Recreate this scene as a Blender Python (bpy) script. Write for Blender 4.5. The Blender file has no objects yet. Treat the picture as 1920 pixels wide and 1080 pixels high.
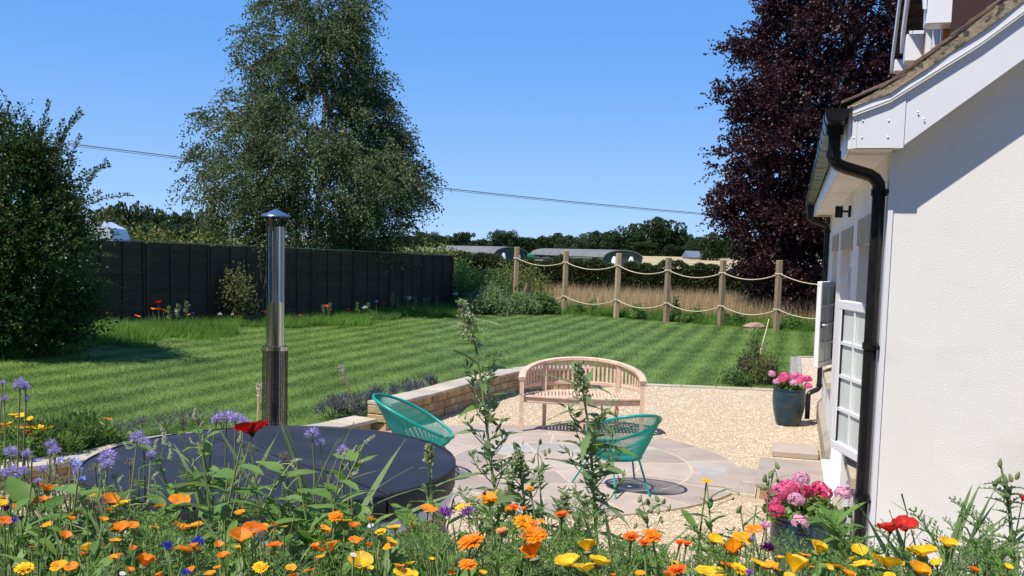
import bpy, math, random
import numpy as np
from mathutils import Vector, Matrix
rnd = random.Random(7)
rng = np.random.default_rng(11)
PI = math.pi
SC = bpy.context.scene
COL = SC.collection

# ---------------------------------------------------------------- camera
PITCH, ROLL, FPX, PPY, CZ = math.radians(4.7), math.radians(1.5), 1800.0, 615.0, 2.25
Fw = np.array([0, math.cos(PITCH), -math.sin(PITCH)])
_r = np.array([1.0, 0, 0]); _u = np.array([0, math.sin(PITCH), math.cos(PITCH)])
Rt = math.cos(ROLL)*_r + math.sin(ROLL)*_u
Up = -math.sin(ROLL)*_r + math.cos(ROLL)*_u
cam_d = bpy.data.cameras.new('camera'); cam = bpy.data.objects.new('camera', cam_d); COL.objects.link(cam)
cam.matrix_world = Matrix(((Rt[0], Up[0], -Fw[0], 0), (Rt[1], Up[1], -Fw[1], 0), (Rt[2], Up[2], -Fw[2], CZ), (0, 0, 0, 1)))
cam_d.sensor_width = 36.0; cam_d.lens = 36.0*FPX/1920.0
cam_d.shift_y = -(540.0-PPY)/1920.0
cam_d.clip_start = 0.05; cam_d.clip_end = 9000
SC.camera = cam

# ---------------------------------------------------------------- world, sun, exposure
SUNV = Vector((0.155, 0.135, -0.36)).normalized()      # direction the light travels
W = bpy.data.worlds.new('World'); SC.world = W; W.use_nodes = True
wn = W.node_tree.nodes; wl = W.node_tree.links; wn.clear()
sky = wn.new('ShaderNodeTexSky'); sky.sky_type = 'NISHITA'; sky.sun_disc = False
sky.sun_elevation = math.asin(-SUNV.z); sky.sun_rotation = math.atan2(-SUNV.x, -SUNV.y)
sky.air_density = 0.62; sky.dust_density = 0.0; sky.ozone_density = 5.0; sky.altitude = 100
# the Nishita sky blended with an even clear summer blue that pales slowly towards the horizon, the same all round
geo = wn.new('ShaderNodeTexCoord'); sep = wn.new('ShaderNodeSeparateXYZ'); ramp = wn.new('ShaderNodeValToRGB'); mixs = wn.new('ShaderNodeMixRGB')
els = ramp.color_ramp.elements; els[0].position = 0.0; els[1].position = 1.0
def skyc(r, g, b): return (r/0.12, g/0.12, b/0.12, 1)
els[0].color = skyc(0.31, 0.51, 0.82); els[1].color = skyc(0.045, 0.17, 0.52)
for p_, c_ in ((0.06, (0.25, 0.46, 0.84)), (0.18, (0.14, 0.365, 0.83)), (0.40, (0.075, 0.265, 0.74))):
    e_ = els.new(p_); e_.color = skyc(*c_)
mixs.inputs[0].default_value = 0.80
bg = wn.new('ShaderNodeBackground'); bg.inputs[1].default_value = 0.12
wo = wn.new('ShaderNodeOutputWorld')
wl.new(geo.outputs['Generated'], sep.inputs[0]); wl.new(sep.outputs['Z'], ramp.inputs[0]); wl.new(sky.outputs[0], mixs.inputs[1]); wl.new(ramp.outputs[0], mixs.inputs[2])
wl.new(mixs.outputs[0], bg.inputs[0]); wl.new(bg.outputs[0], wo.inputs[0])
sd = bpy.data.lights.new('sun', 'SUN'); sd.energy = 5.0; sd.angle = math.radians(0.53); sd.color = (1.0, 0.94, 0.84)
so = bpy.data.objects.new('sun', sd); COL.objects.link(so); so.rotation_euler = SUNV.to_track_quat('-Z', 'Y').to_euler()
so.location = (-6, -5, 20)
vs = SC.view_settings; vs.view_transform = 'Standard'; vs.look = 'None'; vs.exposure = 0.30; vs.gamma = 1.0
vs.use_curve_mapping = False
SC.cycles.max_bounces = 6; SC.cycles.transparent_max_bounces = 6

# ---------------------------------------------------------------- helpers
def ray(x, y): return Fw + Rt*(x-960)/FPX + Up*(PPY-y)/FPX
def atz(x, y, z=0.0):
    d = ray(x, y); p = np.array([0, 0, CZ]) + d*(z-CZ)/d[2]; return p
def aty(x, y, Y):
    d = ray(x, y); return np.array([0, 0, CZ]) + d*Y/d[1]

def mesh_np(name, V, F, m=None, smooth=False):
    """V (n,3), F (k,3|4) array or list of such arrays"""
    V = np.asarray(V, dtype=np.float32).reshape(-1, 3)
    Fs = F if isinstance(F, (list, tuple)) else [F]
    Fs = [np.asarray(f, dtype=np.int32) for f in Fs if len(f)]
    me = bpy.data.meshes.new(name)
    me.vertices.add(len(V)); me.vertices.foreach_set('co', V.ravel())
    idx = np.concatenate([f.ravel() for f in Fs]); cnt = np.concatenate([np.full(len(f), f.shape[1]) for f in Fs])
    st = np.concatenate([[0], np.cumsum(cnt)[:-1]]).astype(np.int32)
    me.loops.add(len(idx)); me.loops.foreach_set('vertex_index', idx)
    me.polygons.add(len(cnt)); me.polygons.foreach_set('loop_start', st); me.polygons.foreach_set('loop_total', cnt.astype(np.int32))
    me.update(calc_edges=True); me.validate()
    me.polygons.foreach_set('use_smooth', np.full(len(me.polygons), bool(smooth)))
    if m: me.materials.append(m)
    return me

class MB:
    """mesh builder: collects shapes, then makes ONE mesh"""
    def __init__(s): s.V = []; s.Q = []; s.T = []; s.n = 0; s.N = []
    def add(s, V, Q=(), T=(), N=()):
        V = np.asarray(V, float).reshape(-1, 3)
        if len(Q): s.Q.append(np.asarray(Q, int).reshape(-1, 4)+s.n)
        if len(T): s.T.append(np.asarray(T, int).reshape(-1, 3)+s.n)
        for f in N: s.N.append([i+s.n for i in f])
        s.V.append(V); s.n += len(V); return s
    def box(s, c, d, rz=0.0, jit=0.0, M=None):
        x, y, z = d[0]/2, d[1]/2, d[2]/2
        V = np.array([[-x,-y,-z],[x,-y,-z],[x,y,-z],[-x,y,-z],[-x,-y,z],[x,-y,z],[x,y,z],[-x,y,z]])
        if jit: V = V + rng.uniform(-jit, jit, V.shape)
        if rz: V = V @ np.array([[math.cos(rz), math.sin(rz), 0], [-math.sin(rz), math.cos(rz), 0], [0, 0, 1]])
        if M is not None: V = V @ np.array(M).T
        return s.add(V+np.array(c), [[0,3,2,1],[4,5,6,7],[0,1,5,4],[1,2,6,5],[2,3,7,6],[3,0,4,7]])
    def bbox(s, c, d, b=0.006, rz=0.0, M=None):
        """chamfered box"""
        h = np.array(d)/2.0; b = min(b, h.min()*0.45); V = []; 
        for sx in (-1, 1):
            for sy in (-1, 1):
                for sz in (-1, 1):
                    sg = np.array([sx, sy, sz])
                    for a in range(3):
                        v = h - b; v = v.copy(); v[a] = h[a]; V.append(v*sg)
        V = np.array(V); ix = lambda sx, sy, sz, a: ((sx*2+sy)*2+sz)*3+a
        Fq = []; Ft = []
        for a in range(3):
            o = [i for i in range(3) if i != a]
            for sg in (0, 1):
                q = []
                for (p, r) in ((0,0),(1,0),(1,1),(0,1)):
                    k = [0,0,0]; k[a] = sg; k[o[0]] = p; k[o[1]] = r; q.append(ix(*k, a))
                Fq.append(q)
        for a in range(3):                     # edges along axis a
            o = [i for i in range(3) if i != a]
            for p in (0, 1):
                for r in (0, 1):
                    k0 = [0,0,0]; k0[o[0]] = p; k0[o[1]] = r; k1 = list(k0); k1[a] = 1
                    Fq.append([ix(*k0, o[0]), ix(*k1, o[0]), ix(*k1, o[1]), ix(*k0, o[1])])
        for sx in (0,1):
            for sy in (0,1):
                for sz in (0,1): Ft.append([ix(sx,sy,sz,0), ix(sx,sy,sz,1), ix(sx,sy,sz,2)])
        def fix(f):
            P = V[f]; n = np.cross(P[1]-P[0], P[2]-P[0]); return f if n @ P.mean(0) > 0 else f[::-1]
        Fq = [fix(f) for f in Fq]; Ft = [fix(f) for f in Ft]
        if rz: V = V @ np.array([[math.cos(rz), math.sin(rz), 0], [-math.sin(rz), math.cos(rz), 0], [0, 0, 1]])
        if M is not None: V = V @ np.array(M).T
        return s.add(V+np.array(c), Fq, Ft)
    def prism(s, poly, z0, z1, inset=0.0):
        """poly list of (x,y), ccw; z0, z1 numbers; inset bevels the top"""
        P = np.array(poly, float); n = len(P)
        a = 0.5*np.sum(P[:,0]*np.roll(P[:,1],-1)-np.roll(P[:,0],-1)*P[:,1])
        if a < 0: P = P[::-1]
        rings = [np.c_[P, np.full(n, z0)]]
        if inset:
            c = P.mean(0); D = P-c; L = np.linalg.norm(D, axis=1)[:, None]; P2 = P - D/L*inset
            rings.append(np.c_[P, np.full(n, z1-inset*0.7)]); rings.append(np.c_[P2, np.full(n, z1)])
        else: rings.append(np.c_[P, np.full(n, z1)])
        V = np.concatenate(rings); Q = []
        for k in range(len(rings)-1):
            for i in range(n):
                j = (i+1) % n; Q.append([k*n+i, k*n+j, (k+1)*n+j, (k+1)*n+i])
        top = [(len(rings)-1)*n+i for i in range(n)]; bot = [i for i in range(n)][::-1]
        return s.add(V, Q, (), [top, bot])
    def tube(s, P, R, sides=8, cap=True):
        P = np.array(P, float); n = len(P); R = np.full(n, R) if np.isscalar(R) else np.array(R, float)
        T = np.gradient(P, axis=0); T /= np.linalg.norm(T, axis=1)[:, None]+1e-9
        ref = np.array([0, 0, 1.0]) if abs(T[0][2]) < 0.9 else np.array([1.0, 0, 0])
        V = []
        a = np.arange(sides)*2*PI/sides
        x = np.cross(ref, T[0]); x /= np.linalg.norm(x)
        for i in range(n):
            x = x - T[i]*(x@T[i]); x /= np.linalg.norm(x)+1e-9; y = np.cross(T[i], x)
            V.append(P[i]+R[i]*(np.cos(a)[:, None]*x+np.sin(a)[:, None]*y))
        V = np.concatenate(V); Q = []
        for i in range(n-1):
            for k in range(sides):
                l = (k+1) % sides; Q.append([i*sides+k, i*sides+l, (i+1)*sides+l, (i+1)*sides+k])
        N = [[k for k in range(sides)][::-1], [(n-1)*sides+k for k in range(sides)]] if cap else []
        return s.add(V, Q, (), N)
    def lathe(s, prof, c=(0,0,0), seg=32, cap=True):
        n = len(prof); a = np.arange(seg)*2*PI/seg
        V = np.concatenate([np.c_[r*np.cos(a), r*np.sin(a), np.full(seg, z)] for r, z in prof])+np.array(c)
        Q = []
        for i in range(n-1):
            for k in range(seg):
                l = (k+1) % seg; Q.append([i*seg+k, i*seg+l, (i+1)*seg+l, (i+1)*seg+k])
        N = [[k for k in range(seg)][::-1], [(n-1)*seg+k for k in range(seg)]] if cap else []
        return s.add(V, Q, (), N)
    def mesh(s, name, m, smooth=False):
        V = np.concatenate(s.V)
        Fs = []
        if s.Q: Fs.append(np.concatenate(s.Q))
        if s.T: Fs.append(np.concatenate(s.T))
        by = {}
        for f in s.N: by.setdefault(len(f), []).append(f)
        for k in by: Fs.append(np.array(by[k]))
        me = mesh_np(name, V, Fs, m)
        if smooth:
            me.polygons.foreach_set('use_smooth', np.ones(len(me.polygons), dtype=bool))
            try: me.set_sharp_from_angle(angle=math.radians(38))
            except Exception: pass
        return me

def ob(name, me, parent=None, loc=None, rot=None, scale=None, M=None):
    o = bpy.data.objects.new(name, me); COL.objects.link(o)
    if parent is not None: o.parent = parent
    if loc is not None: o.location = loc
    if rot is not None: o.rotation_euler = rot
    if scale is not None: o.scale = (scale,)*3 if np.isscalar(scale) else scale
    if M is not None: o.matrix_local = M
    return o
def tag(o, label=None, cat=None, group=None, kind=None):
    if label: o['label'] = label
    if cat: o['category'] = cat
    if group: o['group'] = group
    if kind: o['kind'] = kind
    return o
def thing(name, label, cat, loc=(0,0,0), rz=0.0, group=None):
    return tag(ob(name, None, loc=loc, rot=(0,0,rz)), label, cat, group)

# ---------------------------------------------------------------- materials
def _nt(name):
    m = bpy.data.materials.new(name); m.use_nodes = True; nt = m.node_tree; nt.nodes.clear(); return m, nt
def mat(name, c1, c2=None, scale=8.0, rough=0.7, bump=0.0, bscale=None, metal=0.0, spec=0.5, detail=6, c3=None, s3=1.2, m3=0.5, stretch=None, sheen=0, coat=0, bdist=0.01, island=0.0, objvar=0.0, w3=0.12):
    m, nt = _nt(name); N = nt.nodes; L = nt.links
    out = N.new('ShaderNodeOutputMaterial'); b = N.new('ShaderNodeBsdfPrincipled'); L.new(b.outputs[0], out.inputs[0])
    b.inputs['Roughness'].default_value = rough; b.inputs['Metallic'].default_value = metal
    b.inputs['Specular IOR Level'].default_value = spec
    if coat: b.inputs['Coat Weight'].default_value = coat; b.inputs['Coat Roughness'].default_value = 0.15
    tc = N.new('ShaderNodeTexCoord'); mp = N.new('ShaderNodeMapping'); L.new(tc.outputs['Object'], mp.inputs[0])
    if stretch: mp.inputs['Scale'].default_value = stretch
    if objvar:
        oi = N.new('ShaderNodeObjectInfo'); sc_ = N.new('ShaderNodeVectorMath'); sc_.operation = 'ADD'
        mu = N.new('ShaderNodeMath'); mu.operation = 'MULTIPLY'; mu.inputs[1].default_value = 37.0
        L.new(oi.outputs['Random'], mu.inputs[0]); L.new(tc.outputs['Object'], sc_.inputs[0]); L.new(mu.outputs[0], sc_.inputs[1]); L.new(sc_.outputs[0], mp.inputs[0])
    col = None
    if c2:
        nz = N.new('ShaderNodeTexNoise'); nz.inputs['Scale'].default_value = scale; nz.inputs['Detail'].default_value = detail; nz.inputs['Roughness'].default_value = 0.65
        L.new(mp.outputs[0], nz.inputs['Vector'])
        cr = N.new('ShaderNodeValToRGB'); cr.color_ramp.elements[0].position = 0.36; cr.color_ramp.elements[1].position = 0.64
        cr.color_ramp.elements[0].color = (*c1, 1); cr.color_ramp.elements[1].color = (*c2, 1)
        L.new(nz.outputs['Fac'], cr.inputs[0]); col = cr.outputs[0]
        if c3:
            n3 = N.new('ShaderNodeTexNoise'); n3.inputs['Scale'].default_value = s3; n3.inputs['Detail'].default_value = 5
            L.new(mp.outputs[0], n3.inputs['Vector'])
            mr = N.new('ShaderNodeMapRange'); mr.inputs[1].default_value = m3; mr.inputs[2].default_value = m3+w3
            L.new(n3.outputs['Fac'], mr.inputs[0])
            mx = N.new('ShaderNodeMixRGB'); mx.inputs[2].default_value = (*c3, 1); L.new(mr.outputs[0], mx.inputs[0]); L.new(col, mx.inputs[1]); col = mx.outputs[0]
    if (island or objvar):
        if col is None:
            rg = N.new('ShaderNodeRGB'); rg.outputs[0].default_value = (*c1, 1); col = rg.outputs[0]
        hv = N.new('ShaderNodeHueSaturation'); mr = N.new('ShaderNodeMapRange')
        k = island or objvar
        mr.inputs[3].default_value = 1-k; mr.inputs[4].default_value = 1+k
        if island: ge = N.new('ShaderNodeNewGeometry'); L.new(ge.outputs['Random Per Island'], mr.inputs[0])
        else: oi2 = N.new('ShaderNodeObjectInfo'); L.new(oi2.outputs['Random'], mr.inputs[0])
        L.new(mr.outputs[0], hv.inputs['Value']); L.new(col, hv.inputs['Color']); col = hv.outputs[0]
    if col is not None: L.new(col, b.inputs['Base Color'])
    else: b.inputs['Base Color'].default_value = (*c1, 1)
    if bump:
        nb = N.new('ShaderNodeTexNoise'); nb.inputs['Scale'].default_value = bscale or scale*3; nb.inputs['Detail'].default_value = 8; nb.inputs['Roughness'].default_value = 0.6
        L.new(mp.outputs[0], nb.inputs['Vector'])
        bp = N.new('ShaderNodeBump'); bp.inputs['Strength'].default_value = bump; bp.inputs['Distance'].default_value = bdist
        L.new(nb.outputs['Fac'], bp.inputs['Height']); L.new(bp.outputs[0], b.inputs['Normal'])
    return m
def leafmat(name, cols, trans=0.3, rough=0.45, spec=0.35, tcol=1.5, thue=None, wscale=0.0):
    """leaf colours picked per leaf (random per mesh island), with light passing through"""
    m, nt = _nt(name); N = nt.nodes; L = nt.links
    out = N.new('ShaderNodeOutputMaterial'); b = N.new('ShaderNodeBsdfPrincipled')
    b.inputs['Roughness'].default_value = rough; b.inputs['Specular IOR Level'].default_value = spec
    ge = N.new('ShaderNodeNewGeometry'); cr = N.new('ShaderNodeValToRGB'); cr.color_ramp.interpolation = 'LINEAR'
    els = cr.color_ramp.elements; n = len(cols)
    els[0].color = (*cols[0], 1); els[1].color = (*cols[-1], 1)
    for i in range(1, n-1):
        e = els.new(i/(n-1)); e.color = (*cols[i], 1)
    oi = N.new('ShaderNodeObjectInfo'); ad = N.new('ShaderNodeMath'); ad.operation = 'ADD'; fr = N.new('ShaderNodeMath'); fr.operation = 'FRACT'
    L.new(ge.outputs['Random Per Island'], ad.inputs[0]); L.new(oi.outputs['Random'], ad.inputs[1]); L.new(ad.outputs[0], fr.inputs[0])
    L.new(fr.outputs[0], cr.inputs[0])
    col = cr.outputs[0]
    if wscale:
        tc = N.new('ShaderNodeTexCoord'); nz = N.new('ShaderNodeTexNoise'); nz.inputs['Scale'].default_value = wscale; nz.inputs['Detail'].default_value = 3
        L.new(tc.outputs['Object'], nz.inputs['Vector']); hv = N.new('ShaderNodeHueSaturation'); mr = N.new('ShaderNodeMapRange'); mr.inputs[1].default_value = .3; mr.inputs[2].default_value = .7
        mr.inputs[3].default_value = 0.7; mr.inputs[4].default_value = 1.35; L.new(nz.outputs['Fac'], mr.inputs[0]); L.new(mr.outputs[0], hv.inputs['Value']); L.new(col, hv.inputs['Color']); col = hv.outputs[0]
    L.new(col, b.inputs['Base Color'])
    tr = N.new('ShaderNodeBsdfTranslucent'); h2 = N.new('ShaderNodeHueSaturation'); h2.inputs['Value'].default_value = tcol
    if thue: h2.inputs['Hue'].default_value = thue
    L.new(col, h2.inputs['Color']); L.new(h2.outputs[0], tr.inputs[0])
    mx = N.new('ShaderNodeMixShader'); mx.inputs[0].default_value = trans
    L.new(b.outputs[0], mx.inputs[1]); L.new(tr.outputs[0], mx.inputs[2]); L.new(mx.outputs[0], out.inputs[0])
    return m

HA = 0.282924                                   # house axis, radians east of north
HG = np.array([math.cos(HA), -math.sin(HA), 0]); HW = np.array([math.sin(HA), math.cos(HA), 0]); HC = np.array([1.949, 5.056, 0])
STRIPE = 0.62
def grassmat(name, dark, light, trans=0.25, stripes=True, island=True, patch=None):
    m, nt = _nt(name); N = nt.nodes; L = nt.links
    out = N.new('ShaderNodeOutputMaterial'); b = N.new('ShaderNodeBsdfPrincipled'); b.inputs['Roughness'].default_value = 0.55; b.inputs['Specular IOR Level'].default_value = 0.3
    ge = N.new('ShaderNodeNewGeometry')
    def math_(op, a, c=None, v=None):
        n = N.new('ShaderNodeMath'); n.operation = op; L.new(a, n.inputs[0])
        if c is not None: L.new(c, n.inputs[1])
        if v is not None: n.inputs[1].default_value = v
        return n.outputs[0]
    nz = N.new('ShaderNodeTexNoise'); nz.inputs['Scale'].default_value = 0.9; nz.inputs['Detail'].default_value = 6; L.new(ge.outputs['Position'], nz.inputs['Vector'])
    fac = nz.outputs['Fac']
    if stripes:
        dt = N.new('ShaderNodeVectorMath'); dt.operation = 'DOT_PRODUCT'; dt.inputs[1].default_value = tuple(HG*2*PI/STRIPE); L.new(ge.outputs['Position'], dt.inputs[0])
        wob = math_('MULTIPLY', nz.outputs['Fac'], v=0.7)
        s = math_('SINE', math_('ADD', dt.outputs['Value'], wob)); s = math_('MULTIPLY', s, v=0.17)  # mower stripes: light and shade of leaning blades put into the colour
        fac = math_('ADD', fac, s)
    if island:
        r = math_('MULTIPLY', ge.outputs['Random Per Island'], v=0.5); fac = math_('ADD', fac, r); fac = math_('SUBTRACT', fac, v=0.25)
    cr = N.new('ShaderNodeValToRGB'); cr.color_ramp.elements[0].position = 0.2; cr.color_ramp.elements[1].position = 0.85
    cr.color_ramp.elements[0].color = (*dark, 1); cr.color_ramp.elements[1].color = (*light, 1); L.new(fac, cr.inputs[0]); col = cr.outputs[0]
    if patch:
        n2 = N.new('ShaderNodeTexNoise'); n2.inputs['Scale'].default_value = patch[1]; n2.inputs['Detail'].default_value = 4; L.new(ge.outputs['Position'], n2.inputs['Vector'])
        mr = N.new('ShaderNodeMapRange'); mr.inputs[1].default_value = patch[2]; mr.inputs[2].default_value = patch[2]+0.2; L.new(n2.outputs['Fac'], mr.inputs[0])
        mx = N.new('ShaderNodeMixRGB'); mx.inputs[2].default_value = (*patch[0], 1); L.new(mr.outputs[0], mx.inputs[0]); L.new(col, mx.inputs[1]); col = mx.outputs[0]
    L.new(col, b.inputs['Base Color'])
    if trans:
        tr = N.new('ShaderNodeBsdfTranslucent'); h2 = N.new('ShaderNodeHueSaturation'); h2.inputs['Value'].default_value = 1.4; L.new(col, h2.inputs['Color']); L.new(h2.outputs[0], tr.inputs[0])
        mx = N.new('ShaderNodeMixShader'); mx.inputs[0].default_value = trans; L.new(b.outputs[0], mx.inputs[1]); L.new(tr.outputs[0], mx.inputs[2]); L.new(mx.outputs[0], out.inputs[0])
    else: L.new(b.outputs[0], out.inputs[0])
    return m

M = {}
M['render_wall'] = mat('white_textured_render', (0.82,0.80,0.75), (0.86,0.845,0.80), 2.2, 0.85, bump=0.32, bscale=90, bdist=0.008, stretch=(1,1,2.2), spec=0.2, c3=(0.755,0.73,0.67), s3=0.9, m3=0.55)
M['white_pvc'] = mat('white_upvc', (0.80,0.81,0.84), (0.77,0.78,0.81), 3, 0.32, spec=0.5)
M['soffit'] = mat('stained_soffit', (0.72,0.68,0.60), (0.80,0.77,0.71), 1.8, 0.6, c3=(0.52,0.42,0.32), s3=2.5, m3=0.62)
M['lintel_stone'] = mat('buff_stone', (0.36,0.30,0.22), (0.45,0.385,0.29), 4, 0.9, bump=0.3, bscale=60, c3=(0.30,0.255,0.20), s3=2.0, m3=0.58)
M['black_pvc'] = mat('black_plastic', (0.006,0.006,0.007), (0.016,0.016,0.016), 20, 0.28, spec=0.45, c3=(0.045,0.045,0.045), s3=9, m3=0.68)
M['tile'] = mat('old_clay_roof_tile', (0.10,0.062,0.045), (0.20,0.14,0.10), 9, 0.9, bump=0.6, bscale=40, objvar=0.35, c3=(0.30,0.27,0.18), s3=12, m3=0.60)
M['verge'] = mat('lichened_mortar', (0.19,0.155,0.105), (0.34,0.28,0.19), 14, 0.95, bump=0.9, bscale=60, c3=(0.07,0.062,0.05), s3=22, m3=0.54, w3=0.06)
M['orange_wood'] = mat('stained_orange_timber', (0.42,0.17,0.05), (0.50,0.22,0.07), 3, 0.5, stretch=(20,20,1.5))
M['brown_frame'] = mat('dark_brown_frame', (0.045,0.02,0.014), rough=0.4)
M['glass'] = None
m, nt = _nt('window_glass'); N = nt.nodes; L = nt.links
o_ = N.new('ShaderNodeOutputMaterial'); g_ = N.new('ShaderNodeBsdfGlossy'); g_.inputs['Roughness'].default_value = 0.03; g_.inputs[0].default_value = (0.9,0.93,0.95,1)
t_ = N.new('ShaderNodeBsdfTransparent'); t_.inputs[0].default_value = (0.82,0.87,0.86,1); fr_ = N.new('ShaderNodeFresnel'); fr_.inputs[0].default_value = 1.5
mx_ = N.new('ShaderNodeMixShader'); L.new(fr_.outputs[0], mx_.inputs[0]); L.new(t_.outputs[0], mx_.inputs[1]); L.new(g_.outputs[0], mx_.inputs[2]); L.new(mx_.outputs[0], o_.inputs[0])
M['glass'] = m
M['glass_pale'] = mat('pale_pane', (0.55,0.61,0.58), (0.72,0.76,0.73), 1.5, 0.2, spec=0.6, stretch=(1,1,.3))  # opaque pale grey-green for the open sash panes, not see-through
M['dark_room'] = mat('dim_interior', (0.05,0.05,0.055), (0.09,0.085,0.08), 2, 0.9)
M['curtain'] = mat('pale_blind', (0.62,0.62,0.60), (0.7,0.7,0.68), 3, 0.9)
M['paving'] = mat('raj_sandstone_slab', (0.36,0.280,0.238), (0.43,0.355,0.303), 2.6, 0.85, bump=0.35, bscale=30, objvar=0.16, c3=(0.37,0.335,0.295), s3=1.6, m3=0.52, w3=0.2)
M['paving_grey'] = mat('grey_sandstone_slab', (0.30,0.29,0.27), (0.38,0.365,0.335), 3.5, 0.8, bump=0.4, bscale=26, objvar=0.1)
M['pointing'] = mat('pale_jointing', (0.46,0.385,0.285), (0.56,0.48,0.365), 12, 0.95, bump=0.5, bscale=80)
M['coping'] = mat('buff_coping_stone', (0.42,0.35,0.25), (0.50,0.44,0.345), 3, 0.85, bump=0.35, bscale=28, objvar=0.14, c3=(0.37,0.35,0.30), s3=1.8, m3=0.5, w3=0.2)
M['wallstone'] = mat('golden_wall_stone', (0.38,0.25,0.125), (0.50,0.36,0.21), 7, 0.9, bump=0.9, bscale=30, bdist=0.02, objvar=0.22)
M['mortar'] = mat('mortar', (0.40,0.29,0.17), (0.48,0.37,0.24), 20, 0.95, bump=0.5)
M['gravel_base'] = mat('gravel_between', (0.30,0.22,0.13), (0.62,0.50,0.35), 70, 0.95, bump=0.8, bscale=120, detail=3)
M['pebble'] = leafmat('cream_pebbles', [(0.44,0.345,0.245),(0.60,0.485,0.36),(0.66,0.545,0.415),(0.54,0.435,0.32),(0.76,0.67,0.55)], trans=0.0, rough=0.8, spec=0.3)
M['soil'] = mat('dark_soil', (0.05,0.035,0.022), (0.085,0.06,0.04), 14, 0.95, bump=0.9)
M['teak'] = mat('pale_teak', (0.56,0.39,0.29), (0.70,0.52,0.40), 4, 0.65, stretch=(3,3,3), bump=0.12, bscale=50, objvar=0.10)
M['teal'] = mat('teal_cord', (0.0,0.26,0.215), (0.0,0.33,0.27), 30, 0.38, spec=0.5)
M['cover'] = mat('navy_vinyl', (0.018,0.019,0.025), (0.026,0.027,0.034), 1.4, 0.55, bump=0.25, bscale=9, spec=0.35, c3=(0.046,0.047,0.058), s3=3.1, m3=0.5, w3=0.35)
M['shell'] = mat('white_acrylic', (0.68,0.70,0.76), rough=0.3)
M['cladding'] = mat('thermo_wood', (0.32,0.19,0.125), (0.40,0.25,0.17), 5, 0.6, stretch=(8,8,1), objvar=0.15)
M['steel'] = mat('polished_steel', (0.62,0.60,0.57), rough=0.16, metal=1.0, bump=0.04, bscale=3)
M['steel_dark'] = mat('dark_steel_mesh', (0.10,0.10,0.11), rough=0.35, metal=0.9)
M['cap_steel'] = mat('blue_tinted_steel', (0.30,0.36,0.46), rough=0.3, metal=0.9)
M['glaze'] = mat('blue_glaze', (0.008,0.030,0.052), (0.022,0.062,0.092), 9, 0.3, spec=0.5, bump=0.3, bscale=8, c3=(0.055,0.06,0.055), s3=7, m3=0.55, coat=0.15)
M['post_wood'] = mat('rough_sawn_post', (0.31,0.215,0.13), (0.45,0.325,0.205), 7, 0.85, stretch=(6,6,0.8), bump=0.4, objvar=0.28)
M['old_wood'] = mat('weathered_dark_board', (0.038,0.027,0.015), (0.068,0.050,0.029), 3, 0.9, stretch=(1.2,1.2,14), bump=0.35, bscale=20, objvar=0.25)
M['board_cap'] = mat('weathered_capping', (0.22,0.19,0.13), (0.32,0.28,0.21), 4, 0.85)
M['rope'] = mat('manila_rope', (0.55,0.45,0.31), (0.68,0.58,0.42), 60, 0.85, bump=0.4)
M['bamboo'] = mat('bamboo', (0.52,0.38,0.19), (0.66,0.50,0.28), 12, 0.5, objvar=0.1)
M['bark'] = mat('bark_brown', (0.06,0.045,0.035), (0.12,0.095,0.07), 9, 0.9, bump=0.8, stretch=(4,4,1))
M['birch_bark'] = mat('birch_bark', (0.50,0.46,0.40), (0.62,0.58,0.52), 6, 0.8, c3=(0.05,0.045,0.04), s3=5, m3=0.60, w3=0.04, stretch=(1,1,4))
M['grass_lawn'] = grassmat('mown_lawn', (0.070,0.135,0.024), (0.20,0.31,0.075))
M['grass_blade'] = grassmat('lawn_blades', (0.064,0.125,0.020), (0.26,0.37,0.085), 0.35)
M['grass_long'] = grassmat('long_green_grass', (0.07,0.16,0.022), (0.25,0.42,0.08), 0.5, stripes=False)
M['grass_dry'] = leafmat('dry_meadow_grass', [(0.28,0.27,0.10),(0.50,0.36,0.19),(0.58,0.43,0.24),(0.44,0.28,0.16),(0.64,0.50,0.30),(0.56,0.33,0.20)], 0.3, 0.7, 0.2)
M['field_green'] = mat('rough_pasture', (0.07,0.11,0.03), (0.14,0.18,0.055), 0.05, 0.95, c3=(0.24,0.22,0.09), s3=0.02, m3=0.5, w3=0.2)
M['field_straw'] = mat('ripe_pale_field', (0.38,0.30,0.16), (0.46,0.37,0.21), 0.03, 0.95, c3=(0.27,0.24,0.11), s3=0.02, m3=0.55, w3=0.2)
M['far_tree'] = leafmat('distant_oak_foliage', [(0.016,0.032,0.010),(0.034,0.058,0.018),(0.050,0.078,0.026),(0.024,0.042,0.014)], 0.15, 0.7, 0.2, wscale=0.15)
M['far_tree2'] = leafmat('distant_grey_foliage', [(0.030,0.048,0.022),(0.055,0.080,0.036),(0.07,0.095,0.045)], 0.15, 0.7, 0.2, wscale=0.15)
M['far_bush'] = leafmat('sunny_bush_foliage', [(0.06,0.10,0.02),(0.12,0.16,0.035),(0.20,0.24,0.06),(0.09,0.12,0.03),(0.22,0.17,0.08)], 0.25, 0.6, 0.2, wscale=0.5)
M['hedge'] = leafmat('hedge_leaves', [(0.016,0.030,0.007),(0.038,0.064,0.014),(0.055,0.085,0.02),(0.028,0.044,0.010),(0.075,0.038,0.022)], 0.22, 0.45, 0.4, wscale=0.6)
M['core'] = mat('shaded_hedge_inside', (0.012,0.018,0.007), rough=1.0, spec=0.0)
M['birch_leaf'] = leafmat('birch_leaves', [(0.045,0.066,0.022),(0.085,0.115,0.040),(0.125,0.16,0.068),(0.066,0.092,0.030),(0.16,0.19,0.095)], 0.30, 0.5, 0.3, wscale=0.7)
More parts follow.
